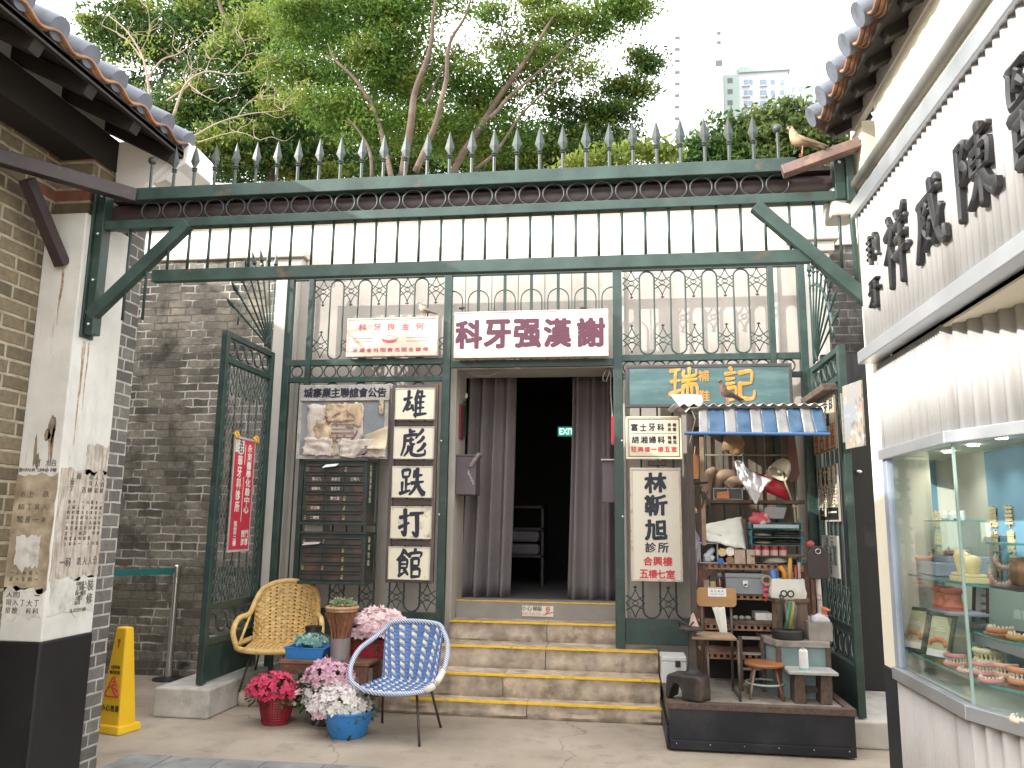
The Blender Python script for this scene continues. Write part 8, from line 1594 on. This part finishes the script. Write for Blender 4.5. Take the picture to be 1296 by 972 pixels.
tree('banyan_tree', 'tall spreading tree with reddish limbs behind the middle of the iron arch', 12, 505, [[(508, 225, -.6, .13), (520, 160, -.55), (527, 110, -.55), (545, 60, -.55), (548, 20, -.55), (560, -30, -.55)], [(525, 215, -.6, .10), (550, 160, -.55), (563, 110, -.55), (568, 60, -.55), (590, 20, -.55), (600, -20, -.55)], [(495, 225, -.8, .08), (480, 160, -.4), (455, 110, -.55), (425, 75, -.55), (415, 55, -.4)], [(470, 225, -.6, .06), (468, 190, -.55), (455, 165, -.55), (440, 150, -.55)], [(540, 130, 0, .05), (560, 85), (592, 42)]],
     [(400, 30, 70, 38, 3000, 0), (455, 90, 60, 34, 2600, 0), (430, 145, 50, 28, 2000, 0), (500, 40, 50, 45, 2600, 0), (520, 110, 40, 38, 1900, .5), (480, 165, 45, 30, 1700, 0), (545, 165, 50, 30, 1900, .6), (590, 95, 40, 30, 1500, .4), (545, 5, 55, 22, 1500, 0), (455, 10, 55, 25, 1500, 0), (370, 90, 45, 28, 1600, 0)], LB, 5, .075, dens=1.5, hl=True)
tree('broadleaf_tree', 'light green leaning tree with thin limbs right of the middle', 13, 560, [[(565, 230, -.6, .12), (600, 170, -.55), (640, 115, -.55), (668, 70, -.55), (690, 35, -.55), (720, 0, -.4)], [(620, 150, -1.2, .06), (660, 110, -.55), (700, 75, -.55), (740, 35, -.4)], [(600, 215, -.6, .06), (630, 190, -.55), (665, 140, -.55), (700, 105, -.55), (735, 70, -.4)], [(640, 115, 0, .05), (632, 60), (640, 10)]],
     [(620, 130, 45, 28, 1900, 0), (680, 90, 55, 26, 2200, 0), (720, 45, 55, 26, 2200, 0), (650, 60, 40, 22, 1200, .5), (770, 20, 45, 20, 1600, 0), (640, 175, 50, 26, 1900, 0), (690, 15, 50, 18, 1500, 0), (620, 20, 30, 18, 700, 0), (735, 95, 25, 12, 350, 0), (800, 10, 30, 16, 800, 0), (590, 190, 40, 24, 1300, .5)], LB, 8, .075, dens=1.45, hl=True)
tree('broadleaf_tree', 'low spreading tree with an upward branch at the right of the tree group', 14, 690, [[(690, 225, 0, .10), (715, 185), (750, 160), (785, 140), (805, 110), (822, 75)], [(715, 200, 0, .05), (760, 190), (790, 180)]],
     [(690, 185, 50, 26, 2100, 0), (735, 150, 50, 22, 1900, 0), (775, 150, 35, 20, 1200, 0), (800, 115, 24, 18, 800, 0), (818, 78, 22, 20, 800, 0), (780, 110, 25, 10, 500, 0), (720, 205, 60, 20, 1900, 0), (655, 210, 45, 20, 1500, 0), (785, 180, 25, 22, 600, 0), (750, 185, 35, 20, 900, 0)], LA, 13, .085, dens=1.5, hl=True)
tree('broadleaf_tree', 'dense deep green tree filling the background behind the reddish limbs', 17, 470, [[(470, 200, 0, .15), (475, 120), (470, 50), (465, 0)]],
     [(430, 60, 80, 60, 5200, 0), (520, 90, 70, 60, 4200, 0), (450, 170, 90, 50, 5200, 0), (560, 175, 70, 45, 3600, 0), (380, 20, 70, 40, 3600, 0), (500, 10, 70, 30, 2600, 0), (600, 150, 50, 40, 1700, 0), (640, 200, 60, 30, 2200, 0)], LA, 71, .11)
tree('flowering_shrub', 'bright yellow green shrub just over the arch rail right of the trees', 12, 760, [[(770, 225, 0, .04), (790, 200), (815, 190)]], [(770, 205, 35, 13, 900, 0), (815, 196, 30, 14, 900, 0), (845, 200, 12, 8, 200, 0), (725, 212, 25, 10, 500, 0)], LC, 17, .10, r0=.05)
tree('yellow_tree', 'yellow green sunlit tree top at the upper left behind the tiled eave', 17, 190, [[(190, 200, 0, .1), (200, 120), (215, 60), (210, 10)]], [(190, 20, 60, 28, 1500, 0), (140, 60, 40, 30, 900, 0), (250, 10, 50, 22, 1200, 0), (325, 30, 40, 26, 1500, -3), (210, 70, 40, 24, 700, 0), (360, 130, 35, 18, 800, -3)], LC, 21, .11)
bare = [[(190, 190, 0, .05), (190, 120), (182, 75), (165, 45), (140, 20)], [(188, 100, 0, .03), (205, 78), (228, 70), (262, 40)], [(182, 75, 0, .025), (160, 50), (130, 30)], [(220, 145, 0, .04), (238, 105), (262, 90), (290, 95), (320, 90)], [(240, 105, 0, .02), (255, 120), (275, 132)], [(236, 175, 0, .03), (275, 155), (320, 145), (360, 140)], [(250, 178, 0, .02), (300, 168), (330, 178)], [(262, 92, 0, .015), (268, 75), (285, 60)], [(212, 128, 0, .03), (240, 108), (243, 88)], [(176, 68, 0, .015), (190, 40), (188, 10)], [(290, 95, 0, .015), (310, 70), (308, 50)], [(300, 150, 0, .015), (315, 130), (332, 125)]]
rngb = random.Random(77)
for L in list(bare):
    for q in range(4):
        i = rngb.randrange(1, len(L)); x, y = L[i][0], L[i][1]; a = rngb.uniform(-2.6, -.2); r = rngb.uniform(14, 34); bare.append([(x, y, 0, .012), (x+r*.5*math.cos(a), y+r*.5*math.sin(a)+2), (x+r*math.cos(a+.4), y+r*math.sin(a+.4)), (x+r*1.5*math.cos(a+.2), y+r*1.5*math.sin(a+.2))])
tree('bare_tree', 'leafless pale branching tree in front of the dark trees at the left', 10.5, 195, bare, [(180, 60, 40, 30, 160, 0), (280, 60, 40, 25, 120, 0)], LC, 31, .07, BARKL, r0=.05)
for i, (x, y, rx, ry, n, lab) in enumerate(((905, 190, 42, 42, 3200, 'round dark tree below the tower block, leftmost of the far trees'), (962, 180, 48, 48, 4200, 'round mid green tree, second of the far trees from the tower block'), (1018, 165, 42, 40, 3600, 'light green tree beside the right eave, rightmost of the far trees'))):
    tree('round_tree', lab, 30, x, [[(x, y+30, 0, .2), (x+4, y), (x-5, y-25)]], [(x, y, rx, ry, n, 0), (x-rx*.5, y+ry*.5, rx*.6, ry*.6, n//2, 0), (x+rx*.6, y+ry*.45, rx*.6, ry*.6, n//2, 0), (x, y+60, rx, 40, n//2, 0)], (LA, M_leaf('far_leaf', (.045, .085, .02), (.09, .13, .035), (.11, .15, .04), .4), bpy.data.materials.get('far_leaf') or LB)[i], 40+i, .26)

# ------------------------------------------------------------------ tower blocks far behind
TWH = M('tower_white', (.40, .42, .46), .8, var=.03, sc=.05, bmp=0); TGR = M('tower_grey_green', (.27, .34, .31), .8, var=.05, sc=.05, bmp=0); TWN = M('tower_window', (.07, .08, .10), .2, bmp=0); TWB = M('tower_blue_glass', (.17, .23, .29), .2, bmp=0)
def block(name, label, Y, px0, px1, ptop, mat, depth=14):
    x0, x1 = PY(px0, 150, Y).x, PY(px1, 150, Y).x; z1 = PY((px0+px1)/2, ptop, Y).z; t = T(name, label, 'tower block', ((x0+x1)/2, Y, 0)); t.part('wall', MB().box(x0, x1, Y, Y+depth, 0, z1), mat); return t
def win(t, Y, px, py, w_, h_, mat, d=.2): a = PY(px, py, Y); return t.part('window', MB().box(a.x-w_/2, a.x+w_/2, Y-.05, Y+.02, a.z-h_/2, a.z+h_/2), mat)
Y = 200; t = block('tower_block', 'tall white tower block washed out by the bright sky', Y, 853, 916, 38, TWH)
a, b = PY(853, 100, Y), PY(860, 100, Y); t.part('corner_strip', MB().box(a.x, b.x, Y-.5, Y, 0, PY(856, 44, Y).z), M('lilac_strip', (.6, .6, .68), .8)); t.part('roof_house', MB().box(PY(862, 30, Y).x, PY(905, 30, Y).x, Y+3, Y+10, PY(880, 38, Y).z, PY(880, 26, Y).z), TWH); t.part('roof_tank', MB().box(PY(863, 30, Y).x, PY(872, 30, Y).x, Y+1, Y+3, PY(880, 38, Y).z, PY(867, 29, Y).z), TGR)
for k in range(12): win(t, Y-.5, 857, 48+14.6*k, 1.2, .9, TWN)
for py in (42, 54, 80): win(t, Y, 910, py, 1.0+.8*(py == 80), .9+.8*(py == 80), TWN)
for k in range(4): win(t, Y, 884, 92+16*k, .9, 2.0, M('faint_window', (.6, .62, .64), .5) if k == 0 else bpy.data.materials['faint_window'])
Y = 215; t = block('tower_block', 'lower pale green block right of the white tower with rows of windows', Y, 917, 1000, 86, TWH)
a, b = PY(917, 130, Y), PY(936, 130, Y); t.part('recess', MB().box(a.x, b.x, Y-.3, Y, 0, PY(926, 96, Y).z), TGR); t.part('roof_edge', MB().box(PY(934, 86, Y).x, PY(1000, 86, Y).x, Y-.8, Y+14.5, PY(960, 92, Y).z, PY(960, 84, Y).z), TGR)
for k in range(5):
    win(t, Y-.3, 924, 102+14*k, 1.4, 1.5, TWN)
    for px in (944, 950, 966, 978, 990): o = win(t, Y, px, 104+13.5*k, 1.1 if px != 966 else 1.8, 1.5, TWB); t.part('balcony', MB().box(PY(px, 104, Y).x-1.0, PY(px, 104, Y).x+1.0, Y-.8, Y, PY(px, 109+13.5*k, Y).z-.3, PY(px, 109+13.5*k, Y).z), TWH) if px in (944, 966) else None
Y = 230; t = block('tower_block', 'farthest white block half hidden by trees beside the right eave', Y, 1000, 1075, 106, TWH)
for k in range(4):
    for px in (1004, 1013, 1027, 1034): win(t, Y, px, 113+12*k, 1.1, 1.6, TWB)
